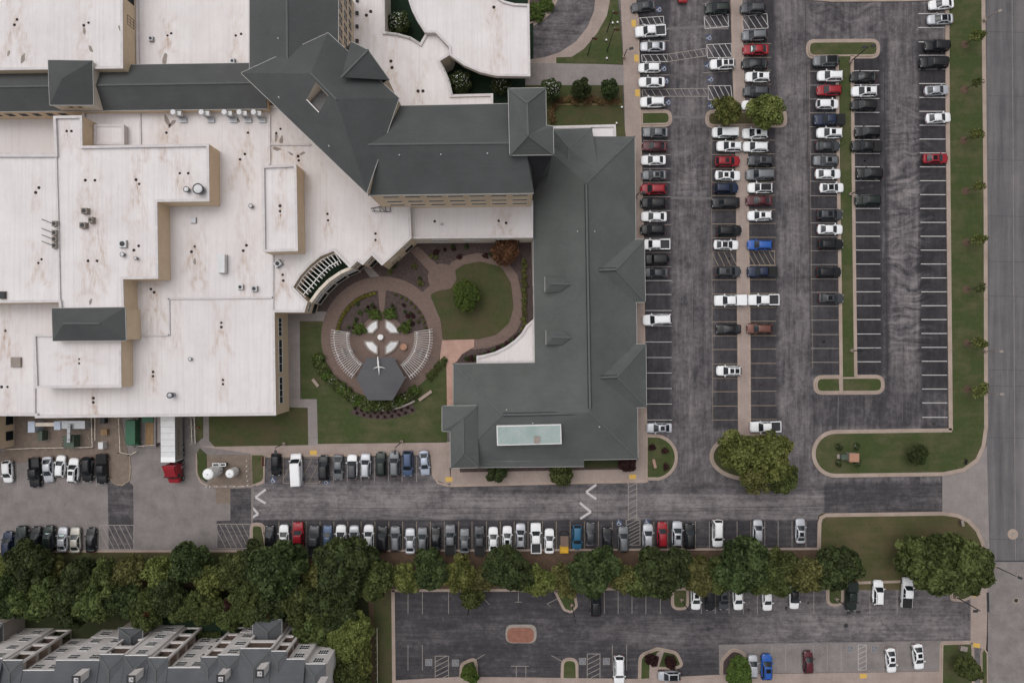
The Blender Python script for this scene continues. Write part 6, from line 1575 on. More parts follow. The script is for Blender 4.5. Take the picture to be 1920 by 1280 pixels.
# bare tree
e = empty('bare_tree', W(560, 1066, 0), local=True); tag(e, 'leafless brown tree between the large dark trees', 'tree')
mb = MB(); mb.tube([(0, 0, 0), (.1, 0, 3), (0, .1, 6)], [.18, .13, .05], 7); put('trunk', mb.mesh('trunk', M['bark']), e, loc=(0, 0, 0))
mb = MB()
for k in range(46):
    a_ = k * 2.4; z = random.uniform(2, 5.6); l_ = random.uniform(1.2, 3.0); p1 = (l_ * .5 * math.cos(a_), l_ * .5 * math.sin(a_), z + .8); p2 = (l_ * math.cos(a_ + .3), l_ * math.sin(a_ + .3), z + 1.6)
    mb.tube([(0, 0, z), p1, p2], [.05, .035, .012], 4); mb.tube([p1, (p1[0] + math.cos(a_ - .7), p1[1] + math.sin(a_ - .7), p1[2] + .7)], [.025, .01], 4)
put('branches', mb.mesh('branches', M['balcony_wood']), e, loc=(0, 0, 0))
# ------------------------------------------------------------------ courtyard pergolas and gazebo
for side, (a0, a1) in (('west', (172, 233)), ('east', (9, -55))):
    am = R((a0 + a1) / 2); zp = 3.0; k_ = (CAM_H - zp) / CAM_H
    e = empty('pergola', W(CX + 75 * math.cos(am), CY - 75 * math.sin(am), .15)); tag(e, f"fan of white slats, curved garden pergola on the {side} side of the gazebo", 'pergola', 'fan pergolas beside the gazebo')
    n = 22
    for k in range(n):
        t = R(a0 + (a1 - a0) * k / (n - 1))
        p, q = (CX + 61 * math.cos(t), CY - 61 * math.sin(t)), (CX + 96 * math.cos(t), CY - 96 * math.sin(t))
        mb = MB(); mb.bar(W(*p, zp), W(*q, zp), .062, .2); mb.build('slat', M['trim_white'], e)
    for rr in (66, 90):
        mb = MB(); mb.tube([W(CX + rr * math.cos(R(a0 + (a1 - a0) * s / 10)), CY - rr * math.sin(R(a0 + (a1 - a0) * s / 10)), zp - .22) for s in range(11)], .05, 6); mb.build('beam', M['trim_white'], e)
        for s in (.04, .5, .96):
            t = R(a0 + (a1 - a0) * s); x, y, _ = W(CX + rr * math.cos(t), CY - rr * math.sin(t), zp); mb = MB(); mb.box(x - .13, x + .13, y - .13, y + .13, .1, zp - .3); mb.build('post', M['trim_white'], e)
    t = am; c_ = W(CX + 78 * math.cos(t), CY - 78 * math.sin(t), .6)
    b_ = empty('garden_bench', (c_[0], c_[1], .15), t + math.pi / 2, local=True); tag(b_, f"pale bench under the {side} fan pergola", 'bench', 'benches under the pergolas')
    mb = MB(); mb.box(-.9, .9, -.25, .25, .4, .47); put('seat', mb.mesh('seat', M['stone']), b_, loc=(0, 0, 0))
    mb = MB(); mb.box(-.9, .9, .22, .28, .5, .9); put('backrest', mb.mesh('backrest', M['stone']), b_, loc=(0, 0, 0))
    for s in (-.7, .7): mb = MB(); mb.box(s - .06, s + .06, -.22, .27, 0, .5 - .1); put('leg', mb.mesh('leg', M['stone']), b_, loc=(0, 0, 0))
e = empty('gazebo', W(714, 708, .15)); tag(e, 'dark grey hexagonal gazebo roof at the foot of the brick circle', 'gazebo')
hexp = [(687.5, 670), (737.5, 670), (760, 709), (736, 750), (690, 750), (668, 710)]
apex = (714, 711, 4.55)
for i in range(6):
    a, b = hexp[i], hexp[(i + 1) % 6]; q = [W(*a, 4.1), W(*b, 4.1), W(*apex)]
    q = [Vector(v) for v in q]; q = q if (q[1] - q[0]).cross(q[2] - q[0]).z > 0 else q[::-1]
    mb = MB(); mb.face(q); d = Vector((0, 0, .25)); ea, eb = Vector(W(*a, 4.1)), Vector(W(*b, 4.1)); mb.face([ea - d, eb - d, eb, ea]); mb.build('roof_panel', M['gazebo_roof'] if 'gazebo_roof' in M else shingle('gazebo_roof', (.082, .083, .090), (.10, .10, .107)) or M['gazebo_roof'], e)
    c_ = W2(apex[0] + (a[0] - apex[0]) * .88, apex[1] + (a[1] - apex[1]) * .88, 4.1); mb = MB(); mb.box(c_[0] - .15, c_[0] + .15, c_[1] - .15, c_[1] + .15, .1, 4.1); mb.build('post', M['trim_white'], e)
e = empty('roof_sculpture', W(710, 690, 4.4)); tag(e, 'slender white cross-shaped sculpture lying along the gazebo roof', 'sculpture')
mb = MB(); mb.tube([W(708, 668, 4.75), W(709, 680, 4.9), W(710.5, 692, 4.85), W(711, 703, 4.7)], [.09, .17, .14, .06], 8); mb.build('shaft', M['trim_white'], e, smooth=True)
mb = MB(); mb.tube([W(700, 691, 4.75), W(705, 688.5, 4.9), W(711, 688, 4.95), W(717, 688.5, 4.9), W(723, 691, 4.75)], [.04, .08, .1, .08, .04], 8); mb.build('cross_arm', M['trim_white'], e, smooth=True)
mb = MB(); mb.bar(W(709, 684, 4.35), W(709, 684, 4.85), .12); mb.build('mount', M['trim_white'], e)
# low curved retaining wall and flower bed south of the gazebo
pts = arc(714, 640, 128, 252, 300, 14); mb = MB()
for a, b in zip(pts, pts[1:]): mb.bar(W(*a, .45), W(*b, .45), .35, .7)
tag(mb.build('retaining_wall', M['stone']), 'low curved pale stone wall below the gazebo shrubs', 'wall')
pb = arc(714, 640, 146, 246, 297, 14) + arc(714, 640, 130, 297, 250, 14); sheet('flower_bed', pb, .17, 'mulch')
for k in range(18):
    a_ = 249 + (k % 9) * 5.4 + (2.5 if k > 8 else 0); rr = 134 if k < 9 else 141
    shrub(714 + rr * math.cos(R(a_)), 640 - rr * math.sin(R(a_)), 2.6, 'leaf_plum', 'tiny dark plant in the curved bed below the gazebo wall', 'plants in the curved bed', h=.35, ground=.17)
for (x, y, l_, a_, nm) in ((798, 741, 2.9, .62, 'pale stone bench end of the curved wall beside the lawn'), (593, 717, 1.7, -.9, 'short pale stone bench on the lawn west of the gazebo')):
    c_ = W(x, y); e = empty('stone_bench', (c_[0], c_[1], .13), a_, local=True); tag(e, nm, 'bench')
    mb = MB(); mb.box(-l_ / 2, l_ / 2, -.28, .28, .38, .5); put('seat', mb.mesh('seat', M['kerb_concrete']), e, loc=(0, 0, 0))
    for s in (-1, 1): mb = MB(); mb.box(s * l_ * .35 - .15, s * l_ * .35 + .15, -.22, .22, 0, .38); put('leg', mb.mesh('leg', M['stone']), e, loc=(0, 0, 0))

# ------------------------------------------------------------------ lamps, flagpoles, signs
def lamp(px, py, h, heads, label, mat='dark_metal', ground=0.1, head_dir=None):
    x, y, _ = W(px, py); e = empty('street_lamp', (x, y, ground), local=True); tag(e, label, 'street lamp', 'lamp posts')
    mb = MB(); mb.cyl(0, 0, .28, 0, .7, 12); put('base', mb.mesh('base', M['kerb_concrete']), e, loc=(0, 0, 0))
    mb = MB(); mb.tube([(0, 0, .6), (0, 0, h)], [.10, .07], 8); put('pole', mb.mesh('pole', M[mat]), e, loc=(0, 0, 0))
    for k in range(heads):
        a_ = (head_dir if head_dir is not None else .6) + k * math.pi
        mb = MB(); mb.bar((0, 0, h - .1), (.55 * math.cos(a_), .55 * math.sin(a_), h), .06); put('arm', mb.mesh('arm', M[mat]), e, loc=(0, 0, 0))
        mb = MB(); mb.obox(.85 * math.cos(a_), .85 * math.sin(a_), a_, .75, .42, h - .08, h + .1); put('lamp_head', mb.mesh('lamp_head', M[mat]), e, loc=(0, 0, 0))
    return e
lamp(1593, 117, 6.8, 2, 'dark lamp post on the T end of the grass median', head_dir=.1)
lamp(1593, 365, 6.0, 2, 'dark lamp post halfway down the grass median', head_dir=.2)
lamp(1595, 657, 6.2, 2, 'dark lamp post near the lower end of the grass median', head_dir=.3)
lamp(1567, 1121, 6.6, 2, 'dark twin lamp post on the kerbed island beside the capped pickup', head_dir=.1)
lamp(1790, 1117, 6.9, 1, 'dark lamp post at the street corner exit', head_dir=3.2)
lamp(1863, 1060, 5.5, 1, 'thick black pole at the road edge under the huge trees', head_dir=-.4)
lamp(1072, 1132, 6.0, 1, 'dark lamp post on the island below the olive tree', head_dir=-1.5)
lamp(1277, 1122, 6.2, 1, 'dark lamp post on the kerbed island beside the white sedan', head_dir=-1.0)
lamp(1169, 109, 3.6, 1, 'short dark lamp by the entrance walk', head_dir=.2, ground=.13)
lamp(534, 831, 5.0, 1, 'dark lamp post at the end of the small western lawn', head_dir=-1.5)
lamp(754, 827, 7.5, 1, 'dark lamp post above the silver and gray row', head_dir=-1.6)
lamp(880, 1134, 5.0, 1, 'dark lamp post by the leafy tree in the south lot', head_dir=-1.6)
lamp(1192, 369, 3.5, 1, 'small brown lamp beside the wing next to the red SUV', head_dir=0, ground=.13)
lamp(1843, 40, 3.2, 1, 'thin lamp at the road kerb, uppermost', 'stone', head_dir=.4); lamp(1845, 658, 3.2, 1, 'thin lamp at the road kerb, middle', 'stone', head_dir=0); lamp(1846, 736, 3.2, 1, 'thin lamp at the road kerb, lowest', 'stone', head_dir=0)
for k, (x, y, h) in enumerate(((1138, 97, 9.5), (1138, 61, 8.0), (1102, 104, 7.5))):
    c_ = W(x, y); e = empty('flagpole', (c_[0], c_[1], .13), local=True); tag(e, ['dark flagpole on the entrance lawn, tallest of three', 'dark flagpole on the entrance lawn, uppermost of three', 'dark flagpole at the entrance lawn edge nearest the drive loop'][k], 'flagpole', 'flagpoles')
    mb = MB(); mb.tube([(0, 0, 0), (0, 0, h)], [.10, .05], 8); put('pole', mb.mesh('pole', M['dark_metal']), e, loc=(0, 0, 0)); mb = MB(); mb.dome(0, 0, .1, h, .14, 8, 3); put('finial', mb.mesh('finial', M['chrome']), e, loc=(0, 0, 0))
    mb = MB()
    for j in range(5): mb.face([(.06 + .18 * j, .05 * math.sin(j * 1.6), h - .9 - .06 * j), (.06 + .18 * (j + 1), .05 * math.sin((j + 1) * 1.6), h - .96 - .06 * j), (.06 + .18 * (j + 1), .05 * math.sin((j + 1) * 1.6), h - .25), (.06 + .18 * j, .05 * math.sin(j * 1.6), h - .2)])
    put('flag', mb.mesh('flag', M['brick_red']), e, loc=(0, 0, 0))
mb = MB(); mb.cyl(0, 0, .12, 0, .5, 10); bl1 = mb.mesh('stem', M['dark_metal']); mb = MB(); mb.dome(0, 0, .20, .5, .2, 10, 3); bl2 = mb.mesh('globe', M['tank_white'])
for k, (x, y) in enumerate(((1136, 78), (1137, 112), (1148, 46), (1157, 45), (1165, 203), (1155, 233))):
    c_ = W(x, y); e = empty('globe_light', (c_[0], c_[1], .13), local=True); tag(e, ['white globe light in the middle of the entrance lawn', 'white globe light at the lower edge of the entrance lawn', 'small white globe light between the flagpoles', 'small white globe light by the entrance walk', 'white globe light at the planting bed edge', 'white globe light at the white annex corner'][k], 'garden light', 'white globe lights')
    put('stem', bl1, e, loc=(0, 0, 0)); put('globe', bl2, e, loc=(0, 0, 0))
# monument sign
c_ = W(1594, 855); e = empty('monument_sign', (c_[0], c_[1], .11), local=True); tag(e, 'brick monument sign with salmon top on the lawn by the drive', 'sign')
mb = MB(); mb.box(-.85, .85, -.75, .75, 0, 1.3); put('base', mb.mesh('base', M['stone']), e, loc=(0, 0, 0)); mb = MB(); mb.box(-.9, .9, -.8, .8, 1.3, 1.5); put('cap', mb.mesh('cap', M['stone_brick']), e, loc=(0, 0, 0))
mb = MB(); mb.box(-2.1, -.85, -.5, .5, 0, .9); put('side_wing', mb.mesh('side_wing', M['unit_green']), e, loc=(0, 0, 0)); mb = MB(); mb.box(-2.6, -2.1, -.4, .4, 0, .3); put('step', mb.mesh('step', M['stone']), e, loc=(0, 0, 0))
c_ = W(1226, 868); e = empty('park_bench', (c_[0], c_[1], .11), R(-76), local=True); tag(e, 'salmon slatted bench on the half-round kerbed island', 'bench')
for k in range(4): mb = MB(); mb.box(-.85, .85, -.24 + k * .13, -.13 + k * .13, .4, .45); put('slat', mb.mesh('slat', M['salmon_concrete']), e, loc=(0, 0, 0))
for s in (-.65, .65): mb = MB(); mb.box(s - .06, s + .06, -.22, .24, 0, .4); put('leg', mb.mesh('leg', M['dark_metal']), e, loc=(0, 0, 0))
c_ = W(1806, 864); e = empty('lawn_sign', (c_[0], c_[1], .11), R(80), local=True); tag(e, 'small black sign on the lawn corner by the drive mouth', 'sign')
mb = MB(); mb.box(-.45, .45, -.05, .05, .4, 1.1); put('panel', mb.mesh('panel', M['dark_metal']), e, loc=(0, 0, 0))
for s in (-.4, .4): mb = MB(); mb.box(s - .03, s + .03, -.03, .03, 0, .4); put('post', mb.mesh('post', M['dark_metal']), e, loc=(0, 0, 0))
c_ = W(1799, 978); e = empty('lawn_sign', (c_[0], c_[1], .11), R(100), local=True); tag(e, 'small brown sign on the lawn south of the drive mouth', 'sign')
mb = MB(); mb.box(-.5, .5, -.2, .2, 0, .8); put('panel', mb.mesh('panel', M['balcony_wood']), e, loc=(0, 0, 0)); mb = MB(); mb.box(-.55, .55, -.25, .25, .8, .88); put('cap', mb.mesh('cap', M['stone']), e, loc=(0, 0, 0))
c_ = W(1802, 1212); e = empty('utility_box', (c_[0], c_[1], .11), R(-10), local=True); tag(e, 'tan utility box on the lawn by the street corner exit', 'utility box')
mb = MB(); mb.box(-.6, .6, -.4, .4, 0, .7); put('cabinet', mb.mesh('cabinet', M['gravel_dirt']), e, loc=(0, 0, 0)); mb = MB(); mb.box(-.65, .65, -.45, .45, .7, .76); put('lid', mb.mesh('lid', M['stone']), e, loc=(0, 0, 0))
strip('storm_drain', road, (1852, 1110), (1853, 1147), .45, .034, 'dark_metal')
for (x, y) in ((1586, 1172), (1328, 1179)):
    c_ = W(x, y); mb = MB(); mb.cyl(c_[0], c_[1], .42, 0, .012, 14); put('manhole_cover', mb.mesh('manhole_cover', M['dark_metal']), lot)
# fence beside the narrow lawn
e = empty('picket_fence', W(707, 1230)); tag(e, 'thin pale fence along the narrow lawn beside the trees', 'fence')
for k in range(10):
    c_ = W(707, 1178 + k * 13); mb = MB(); mb.box(c_[0] - .05, c_[0] + .05, c_[1] - .05, c_[1] + .05, .1, 1.3); mb.build('post', M['stone'], e)
mb = MB(); mb.bar(W(707, 1176, 1.2), W(708, 1300, 1.2), .08, .08); mb.build('rail', M['stucco_pale'], e); mb = MB(); mb.bar(W(707, 1176, .6), W(708, 1300, .6), .06, .08); mb.build('rail', M['stucco_pale'], e)

# ------------------------------------------------------------------ roof-top equipment
def rz(x, y): return roofz(x, y)[0]
def unit(name, px, py, w, d, h, mat, label, cat='roof unit', fan=True, rot=0.0, group='roof-top units', legs=True):
    z = rz(px, py); c_ = W(px, py, z + h); e = empty(name, (c_[0], c_[1], z), rot, local=True); tag(e, label, cat, group)
    mb = MB(); mb.box(-w / 2, w / 2, -d / 2, d / 2, .18 if legs else 0, h); put('casing', mb.mesh('casing', M[mat]), e, loc=(0, 0, 0))
    mb = MB(); mb.box(-w / 2 - .05, w / 2 + .05, -d / 2 - .05, d / 2 + .05, 0, .18); put('skid', mb.mesh('skid', M['stone']), e, loc=(0, 0, 0))
    if fan:
        r_ = min(w, d) * .36; mb = MB(); mb.cyl(0, 0, r_, h - .02, h + .06, 14); put('fan_ring', mb.mesh('fan_ring', M['dark_metal']), e, loc=(0, 0, 0))
    return e
for k, y in enumerate((419, 436, 448, 460)):
    unit('condenser', 101, y, .8, .9, .8, 'stone', f"dark grey condenser in the roof-edge column, {ORD[k + 1]} from the top", group='condensers in a column')
    z = rz(95, y); mb = MB(); mb.tube([W(98, y, z + .3), W(88, y - 4, z + .15), (W(78, y - 8, z + .1))], .05, 6); tag(mb.build('refrigerant_pipe', M['dark_metal']), f"thin dark pipe leaving the {ORD[k + 1]} condenser of the column", 'pipe', 'pipes of the condensers')
unit('condenser', 157, 395, 1.0, .95, .9, 'stone', 'dark grey condenser, upper one of three on the high roof', group='condensers on the high roof'); unit('condenser', 169, 412, .7, 1.0, .9, 'stone', 'dark grey condenser, right one of three on the high roof', group='condensers on the high roof'); unit('condenser', 154, 422, 1.0, .95, .9, 'stone', 'dark grey condenser, lower one of three on the high roof', group='condensers on the high roof')
unit('roof_hatch', 362, 413, .9, .95, .35, 'galvanised', 'blue grey square roof hatch below the two round fans', fan=False, cat='roof hatch'); unit('air_handler', 414, 494, 1.3, 3.2, 1.3, 'unit_white', 'tall white air handler on the middle white roof', fan=False); unit('roof_hatch', 29, 679, 1.7, 1.7, .4, 'stone', 'square grey roof hatch near the west edge', fan=False, cat='roof hatch')
unit('roof_unit', 520, 494, 1.2, 1.0, .9, 'galvanised', 'grey tilted roof unit above the sunken terrace', rot=.6); unit('roof_unit', 450, 538, .9, .8, .6, 'unit_white', 'small white roof unit beside the drains, west of the pair'); unit('roof_unit', 476, 541, 1.0, .9, .7, 'galvanised', 'small grey roof unit beside the drains, east of the pair'); unit('roof_unit', 229, 457, 1.2, 1.2, .6, 'unit_white', 'white square exhaust unit in a bleached patch'); unit('roof_unit', 3, 553, 1.0, 1.2, .5, 'dark_metal', 'dark framed roof unit at the west edge', fan=False)
unit('roof_unit', 435, 114, .7, 1.0, .8, 'galvanised', 'small grey roof unit beside the west gable'); unit('roof_unit', 282, 72, .7, .8, .6, 'galvanised', 'small grey roof unit with loose hoses at the top')
def round_fan(px, py, r_, h, label, mat='unit_white'):
    z = rz(px, py); c_ = W(px, py, z + h); e = empty('roof_fan', (c_[0], c_[1], z), local=True); tag(e, label, 'roof fan', 'round roof fans')
    mb = MB(); mb.cyl(0, 0, r_ * .8, 0, h * .7, 18); put('curb', mb.mesh('curb', M['galvanised']), e, loc=(0, 0, 0)); mb = MB(); mb.cyl(0, 0, r_ * .9, h * .6, h, 20, r1=r_); put('housing', mb.mesh('housing', M['dark_metal']), e, loc=(0, 0, 0)); mb = MB(); mb.dome(0, 0, r_ * .78, h, .15, 20, 3); put('cap', mb.mesh('cap', M[mat]), e, loc=(0, 0, 0))
round_fan(371, 354, .95, 1.3, 'large round roof fan at the high roof corner'); round_fan(349, 355, .52, .9, 'small round roof fan beside the large one'); round_fan(318, 741, .55, 1.4, 'round grey exhaust fan on the south white roof', 'galvanised'); round_fan(356, 673, .35, .5, 'small round vent in a bleached halo'); round_fan(229, 477, .42, .6, 'small round vent below the square exhaust unit'); round_fan(254, 484, .3, .7, 'tiny round vent beside the roof drains'); round_fan(470, 386, .4, .7, 'small round vent on the middle white roof')
round_fan(828, 420, .2, .4, 'tiny white pipe vent on the link roof below the windows')
for k, x in enumerate((324, 377, 420, 448, 475)):
    y = 210; z = ZL - .45; c_ = W(x, y, z + 2.6); e = empty('exhaust_stack', (c_[0], c_[1], z), local=True); tag(e, f"white round exhaust stack along the west gable, {ORD[k + 1]} from the west", 'exhaust stack', 'exhaust stacks in a row')
    mb = MB(); mb.cyl(0, 0, .34, 0, 2.0, 14); put('pipe', mb.mesh('pipe', M['galvanised']), e, loc=(0, 0, 0)); mb = MB(); mb.cyl(0, 0, .52, 2.0, 2.6, 18, r1=.44); put('hood', mb.mesh('hood', M['unit_white']), e, loc=(0, 0, 0)); mb = MB(); mb.box(.4, 1.1, -.35, .35, 1.2, 2.0); put('motor_box', mb.mesh('motor_box', M['unit_white']), e, loc=(0, 0, 0)); mb = MB(); mb.box(.1, 1.3, -1.1, -.2, 0, .35); put('duct', mb.mesh('duct', M['galvanised']), e, loc=(0, 0, 0))
# loose framework on the roof by the tall block
e = empty('ladder_frame', W(715, 390, 7.1)); tag(e, 'dark metal frame lying on the white roof at the foot of the tall wall', 'metal frame')
zf = ZL - .3
for a, b in (((695, 391), (730, 384)), ((697, 396), (731, 397)), ((700, 391), (703, 397)), ((712, 388), (713, 397)), ((722, 385), (724, 398)), ((731, 384), (732, 397)), ((715, 389), (722, 397))):
    mb = MB(); mb.bar(W(*a, zf + random.uniform(.1, .6)), W(*b, zf + random.uniform(.1, .6)), .12); mb.build('bar', M['dark_metal'], e)

# ------------------------------------------------------------------ service yard
Y = empty('west_annex', W(-20, 810)); tag(Y, 'tan annex wall with two dark square windows at the west edge', 'building')
block([(-220, 779), (-31, 779), (-31, 848), (-220, 848)], ZL, 0, Y, step=3.0)
a, b = W2(-31, 848, ZL), W2(-31, 779, ZL); Lw = (Vector(b) - Vector(a)).length
for t in (2.1, 5.0): window(Y, a, b, t, 1.3, 1.5, 1.6, 'dark_metal', (1, 1))
sheet('yard_slab', [(28, 766), (175, 766), (175, 846), (10, 848), (10, 836), (28, 836)], .06, 'gravel_dirt')
sheet('yard_slab', [(176, 766), (222, 766), (240, 852), (245, 896), (228, 909), (206, 900), (200, 850), (176, 846)], .10, 'gravel_dirt')
kerb_line([(206, 862), (206, 895), (216, 907), (230, 909), (243, 900), (245, 880), (243, 855)], .25, .13, mat='tan_paint')
sheet('yard_walk', [(-60, 846), (176, 846), (202, 852), (204, 866), (-60, 868)], .05, 'gravel_dirt')
def gbox(name, x0, x1, y0, y1, h, mat, label, cat, z0=.06, louvre=0, extra=None):
    """box whose top shows at the pixel rectangle; sides drop to z0"""
    a, b = W2(x0, y1, h), W2(x1, y0, h); c_ = ((a[0] + b[0]) / 2, (a[1] + b[1]) / 2); w_, d_ = b[0] - a[0], b[1] - a[1]
    e = empty(name, (*c_, z0), local=True); tag(e, label, cat)
    mb = MB(); mb.box(-w_ / 2, w_ / 2, -d_ / 2, d_ / 2, .1, h - .08); put('casing', mb.mesh('casing', M[mat]), e, loc=(0, 0, 0))
    mb = MB(); mb.box(-w_ / 2 - .04, w_ / 2 + .04, -d_ / 2 - .04, d_ / 2 + .04, h - .08, h); put('lid', mb.mesh('lid', M[mat]), e, loc=(0, 0, 0))
    mb = MB(); mb.box(-w_ / 2 - .1, w_ / 2 + .1, -d_ / 2 - .1, d_ / 2 + .1, 0, .1); put('plinth', mb.mesh('plinth', M['stone']), e, loc=(0, 0, 0))
    for k in range(louvre):
        yy = -d_ / 2 + d_ * (k + .5) / louvre; mb = MB(); mb.box(-w_ / 2 - .55, -w_ / 2, yy - .1, yy + .1, .5, h - .3); put('louvre', mb.mesh('louvre', M['dark_metal']), e, loc=(0, 0, 0))
    return e
gbox('switchgear', 53, 65, 790, 810, 2.6, 'unit_blue', 'pale blue switchgear box with black louvres, western one', 'switchgear', louvre=4)
gbox('switchgear', 102, 113, 790, 805, 2.6, 'unit_blue', 'pale blue switchgear box, eastern one beside the long grey unit', 'switchgear')
gbox('generator', 113, 159, 789, 803, 2.4, 'galvanised', 'long grey generator housing along the white roof edge', 'generator')
gbox('transformer', 120, 138, 817, 839, 2.2, 'unit_green', 'green transformer with black fins in the yard', 'transformer', louvre=4)
gbox('transformer', 71, 79, 808, 826, 1.8, 'unit_green', 'narrow dark green transformer cabinet in the yard', 'transformer')
gbox('storage_box', 185, 193, 829, 841, 1.4, 'unit_white', 'white storage box standing on the yard slab', 'box', .1)
gbox('dumpster', 188, 196, 783, 794, 1.3, 'dark_metal', 'black bin beside the yard railings', 'bin', .1)
e = empty('bus_duct', W(84, 795, 2.4)); tag(e, 'cream bus duct linking the two pale blue boxes', 'duct'); mb = MB(); mb.box(*sorted((W(65, 0, 2.5)[0], W(102, 0, 2.5)[0])), *sorted((W(0, 799, 2.5)[1], W(0, 792, 2.5)[1])), 2.1, 2.5); mb.build('casing', M['stucco_pale'], e)
for x in (72, 82, 92): c_ = W(x, 796, 2); mb = MB(); mb.box(c_[0] - .06, c_[0] + .06, c_[1] - .06, c_[1] + .06, .06, 2.1); mb.build('leg', M['galvanised'], e)
e = empty('cable_tray', W(130, 813, 2.6)); tag(e, 'grey cable tray from the long housing to the green transformer', 'duct'); mb = MB(); mb.bar(W(130, 795, 2.9), W(129, 829, 2.7), .55, .3); mb.build('tray', M['galvanised'], e)
for yy in (800, 812, 824): mb = MB(); mb.bar(W(127, yy, 2.98), W(133, yy, 2.98), .08, .1); mb.build('rung', M['dark_metal'], e)
e = empty('pallet', W(199, 809, .1), .05, local=True); tag(e, 'brown wooden pallet stack standing in the yard', 'pallet')
for k in range(5): mb = MB(); mb.box(-.55 + k * .23, -.37 + k * .23, -.55, .55, .72, .76); put('plank', mb.mesh('plank', M['crate_wood']), e, loc=(0, 0, 0))
mb = MB(); mb.box(-.55, .55, -.52, .52, .02, .7); put('load', mb.mesh('load', M['crate_wood']), e, loc=(0, 0, 0))
def rail_fence(label, pts, h=1.1, mat='stucco_pale', step=1.5):
    e = empty('railing', W(*pts[0])); tag(e, label, 'railing')
    for a, b in zip(pts, pts[1:]):
        for z in (h, h * .55): mb = MB(); mb.bar(W(*a, z), W(*b, z), .09, .07); mb.build('rail', M[mat], e)
        A, Bv = Vector(W(*a)), Vector(W(*b)); n = max(1, int((Bv - A).length / step))
        for k in range(n + 1): p = A.lerp(Bv, k / n); mb = MB(); mb.box(p.x - .04, p.x + .04, p.y - .04, p.y + .04, 0, h); mb.build('post', M[mat], e)
rail_fence('pale railing round the switchgear yard', [(12, 842), (60, 840), (173, 838), (171, 782)])
rail_fence('pale railing between the yard and the bin', [(178, 782), (178, 826)]); rail_fence('pale railing of the ramp beside the green compactor', [(222, 782), (225, 848), (245, 852), (256, 846)])
rail_fence('pale railing along the dock pit', [(256, 780), (258, 836), (290, 834)])
e = empty('trash_compactor', W(245, 812)); tag(e, 'long dark green trash compactor beside the dock pit', 'compactor')
a, b = W2(235, 833, 2.2), W2(253, 788, 2.2); mb = MB(); mb.box(a[0], b[0], a[1], b[1], .5, 2.2); mb.build('container', M['dumpster_green'], e); mb = MB(); mb.box(a[0] - .15, b[0] + .1, a[1] - .3, a[1], .4, 1.3); mb.build('ram', M['dumpster_green'], e)
for k in range(5): yy = a[1] + .6 + k * .85; mb = MB(); mb.box(b[0], b[0] + .08, yy, yy + .12, .5, 2.1); mb.build('rib', M['dumpster_green'], e)
e = empty('dock_pit', W(272, 810)); tag(e, 'concrete loading dock pit with a wooden floor and bumper walls', 'loading dock')
for (x0, x1, y0, y1, h, m_) in ((255, 258, 766, 838, 1.2, 'apron_concrete'), (288, 292, 766, 838, 1.2, 'apron_concrete'), (258, 290, 836, 838.5, .5, 'apron_concrete'), (292, 302, 766, 830, .9, 'grey_walk')):
    a, b = W2(x0, y1, h), W2(x1, y0, h); mb = MB(); mb.box(a[0], b[0], a[1], b[1], 0, h); mb.build('wall', M[m_], e)
a, b = W2(273, 835), W2(288, 766)
for k in range(6): x0 = a[0] + k * (b[0] - a[0]) / 6; mb = MB(); mb.box(x0 + .02, x0 + (b[0] - a[0]) / 6 - .02, a[1], b[1], .02, .10); mb.build('plank', M['crate_wood'], e)
a, b = W2(266, 792, 1.4), W2(287, 778, 1.4); mb = MB(); mb.box(a[0], b[0], a[1], b[1], .1, 1.4); mb.build('bumper', M['dumpster_green'], e)
for k, x in enumerate((358, 364)): rail_fence(['pale pipe rail beside the trailer, nearer it', 'pale pipe rail beside the trailer, nearer the lawn'][k], [(x, 782), (x + 2, 832)], .8)
mb = MB(); mb.cyl(0, 0, .25, 0, .1, 12); hy = mb.mesh('flange', M['brick_red']); mb = MB(); mb.cyl(0, 0, .15, .1, .75, 12); mb.dome(0, 0, .17, .75, .15, 12, 3); hy2 = mb.mesh('barrel', M['brick_red'])
e = empty('fire_hydrant', W(374, 801, .13), local=True); tag(e, 'red fire hydrant on the narrow lawn by the dock', 'hydrant'); put('flange', hy, e, loc=(0, 0, 0)); put('barrel', hy2, e, loc=(0, 0, 0))
# gas tanks
sheet('tank_pad', [(387, 853), (473, 852), (474, 908), (391, 910)], .09, 'gravel_dirt')
def tank(px, py, r_, h, label):
    c_ = W(px, py, h); e = empty('gas_tank', (c_[0], c_[1], .09), local=True); tag(e, label, 'tank', 'white gas tanks')
    mb = MB(); mb.cyl(0, 0, r_, .6, h - .35, 28); mb.dome(0, 0, r_, h - .35, .35, 28, 5); put('vessel', mb.mesh('vessel', M['tank_white'], False), e, loc=(0, 0, 0))
    for k in range(3): t = k * 2.09; mb = MB(); mb.box(r_ * .75 * math.cos(t) - .09, r_ * .75 * math.cos(t) + .09, r_ * .75 * math.sin(t) - .09, r_ * .75 * math.sin(t) + .09, 0, .65); put('leg', mb.mesh('leg', M['galvanised']), e, loc=(0, 0, 0))
    mb = MB(); mb.tube([(r_ + .12, 0, .3), (r_ + .12, 0, h * .5), (r_ * .9, 0, h * .55)], .06, 8); put('pipe', mb.mesh('pipe', M['chrome']), e, loc=(0, 0, 0)); mb = MB(); mb.cyl(0, 0, .12, h, h + .12, 10); put('valve_cap', mb.mesh('valve_cap', M['galvanised']), e, loc=(0, 0, 0))
tank(389, 889, 1.0, 5.0, 'tall white gas tank, the larger of the pair'); tank(430, 888, .8, 3.2, 'short white gas tank, the smaller of the pair')
e = empty('vaporiser', W(408, 868)); tag(e, 'white framed vaporiser between the gas tanks', 'vaporiser')
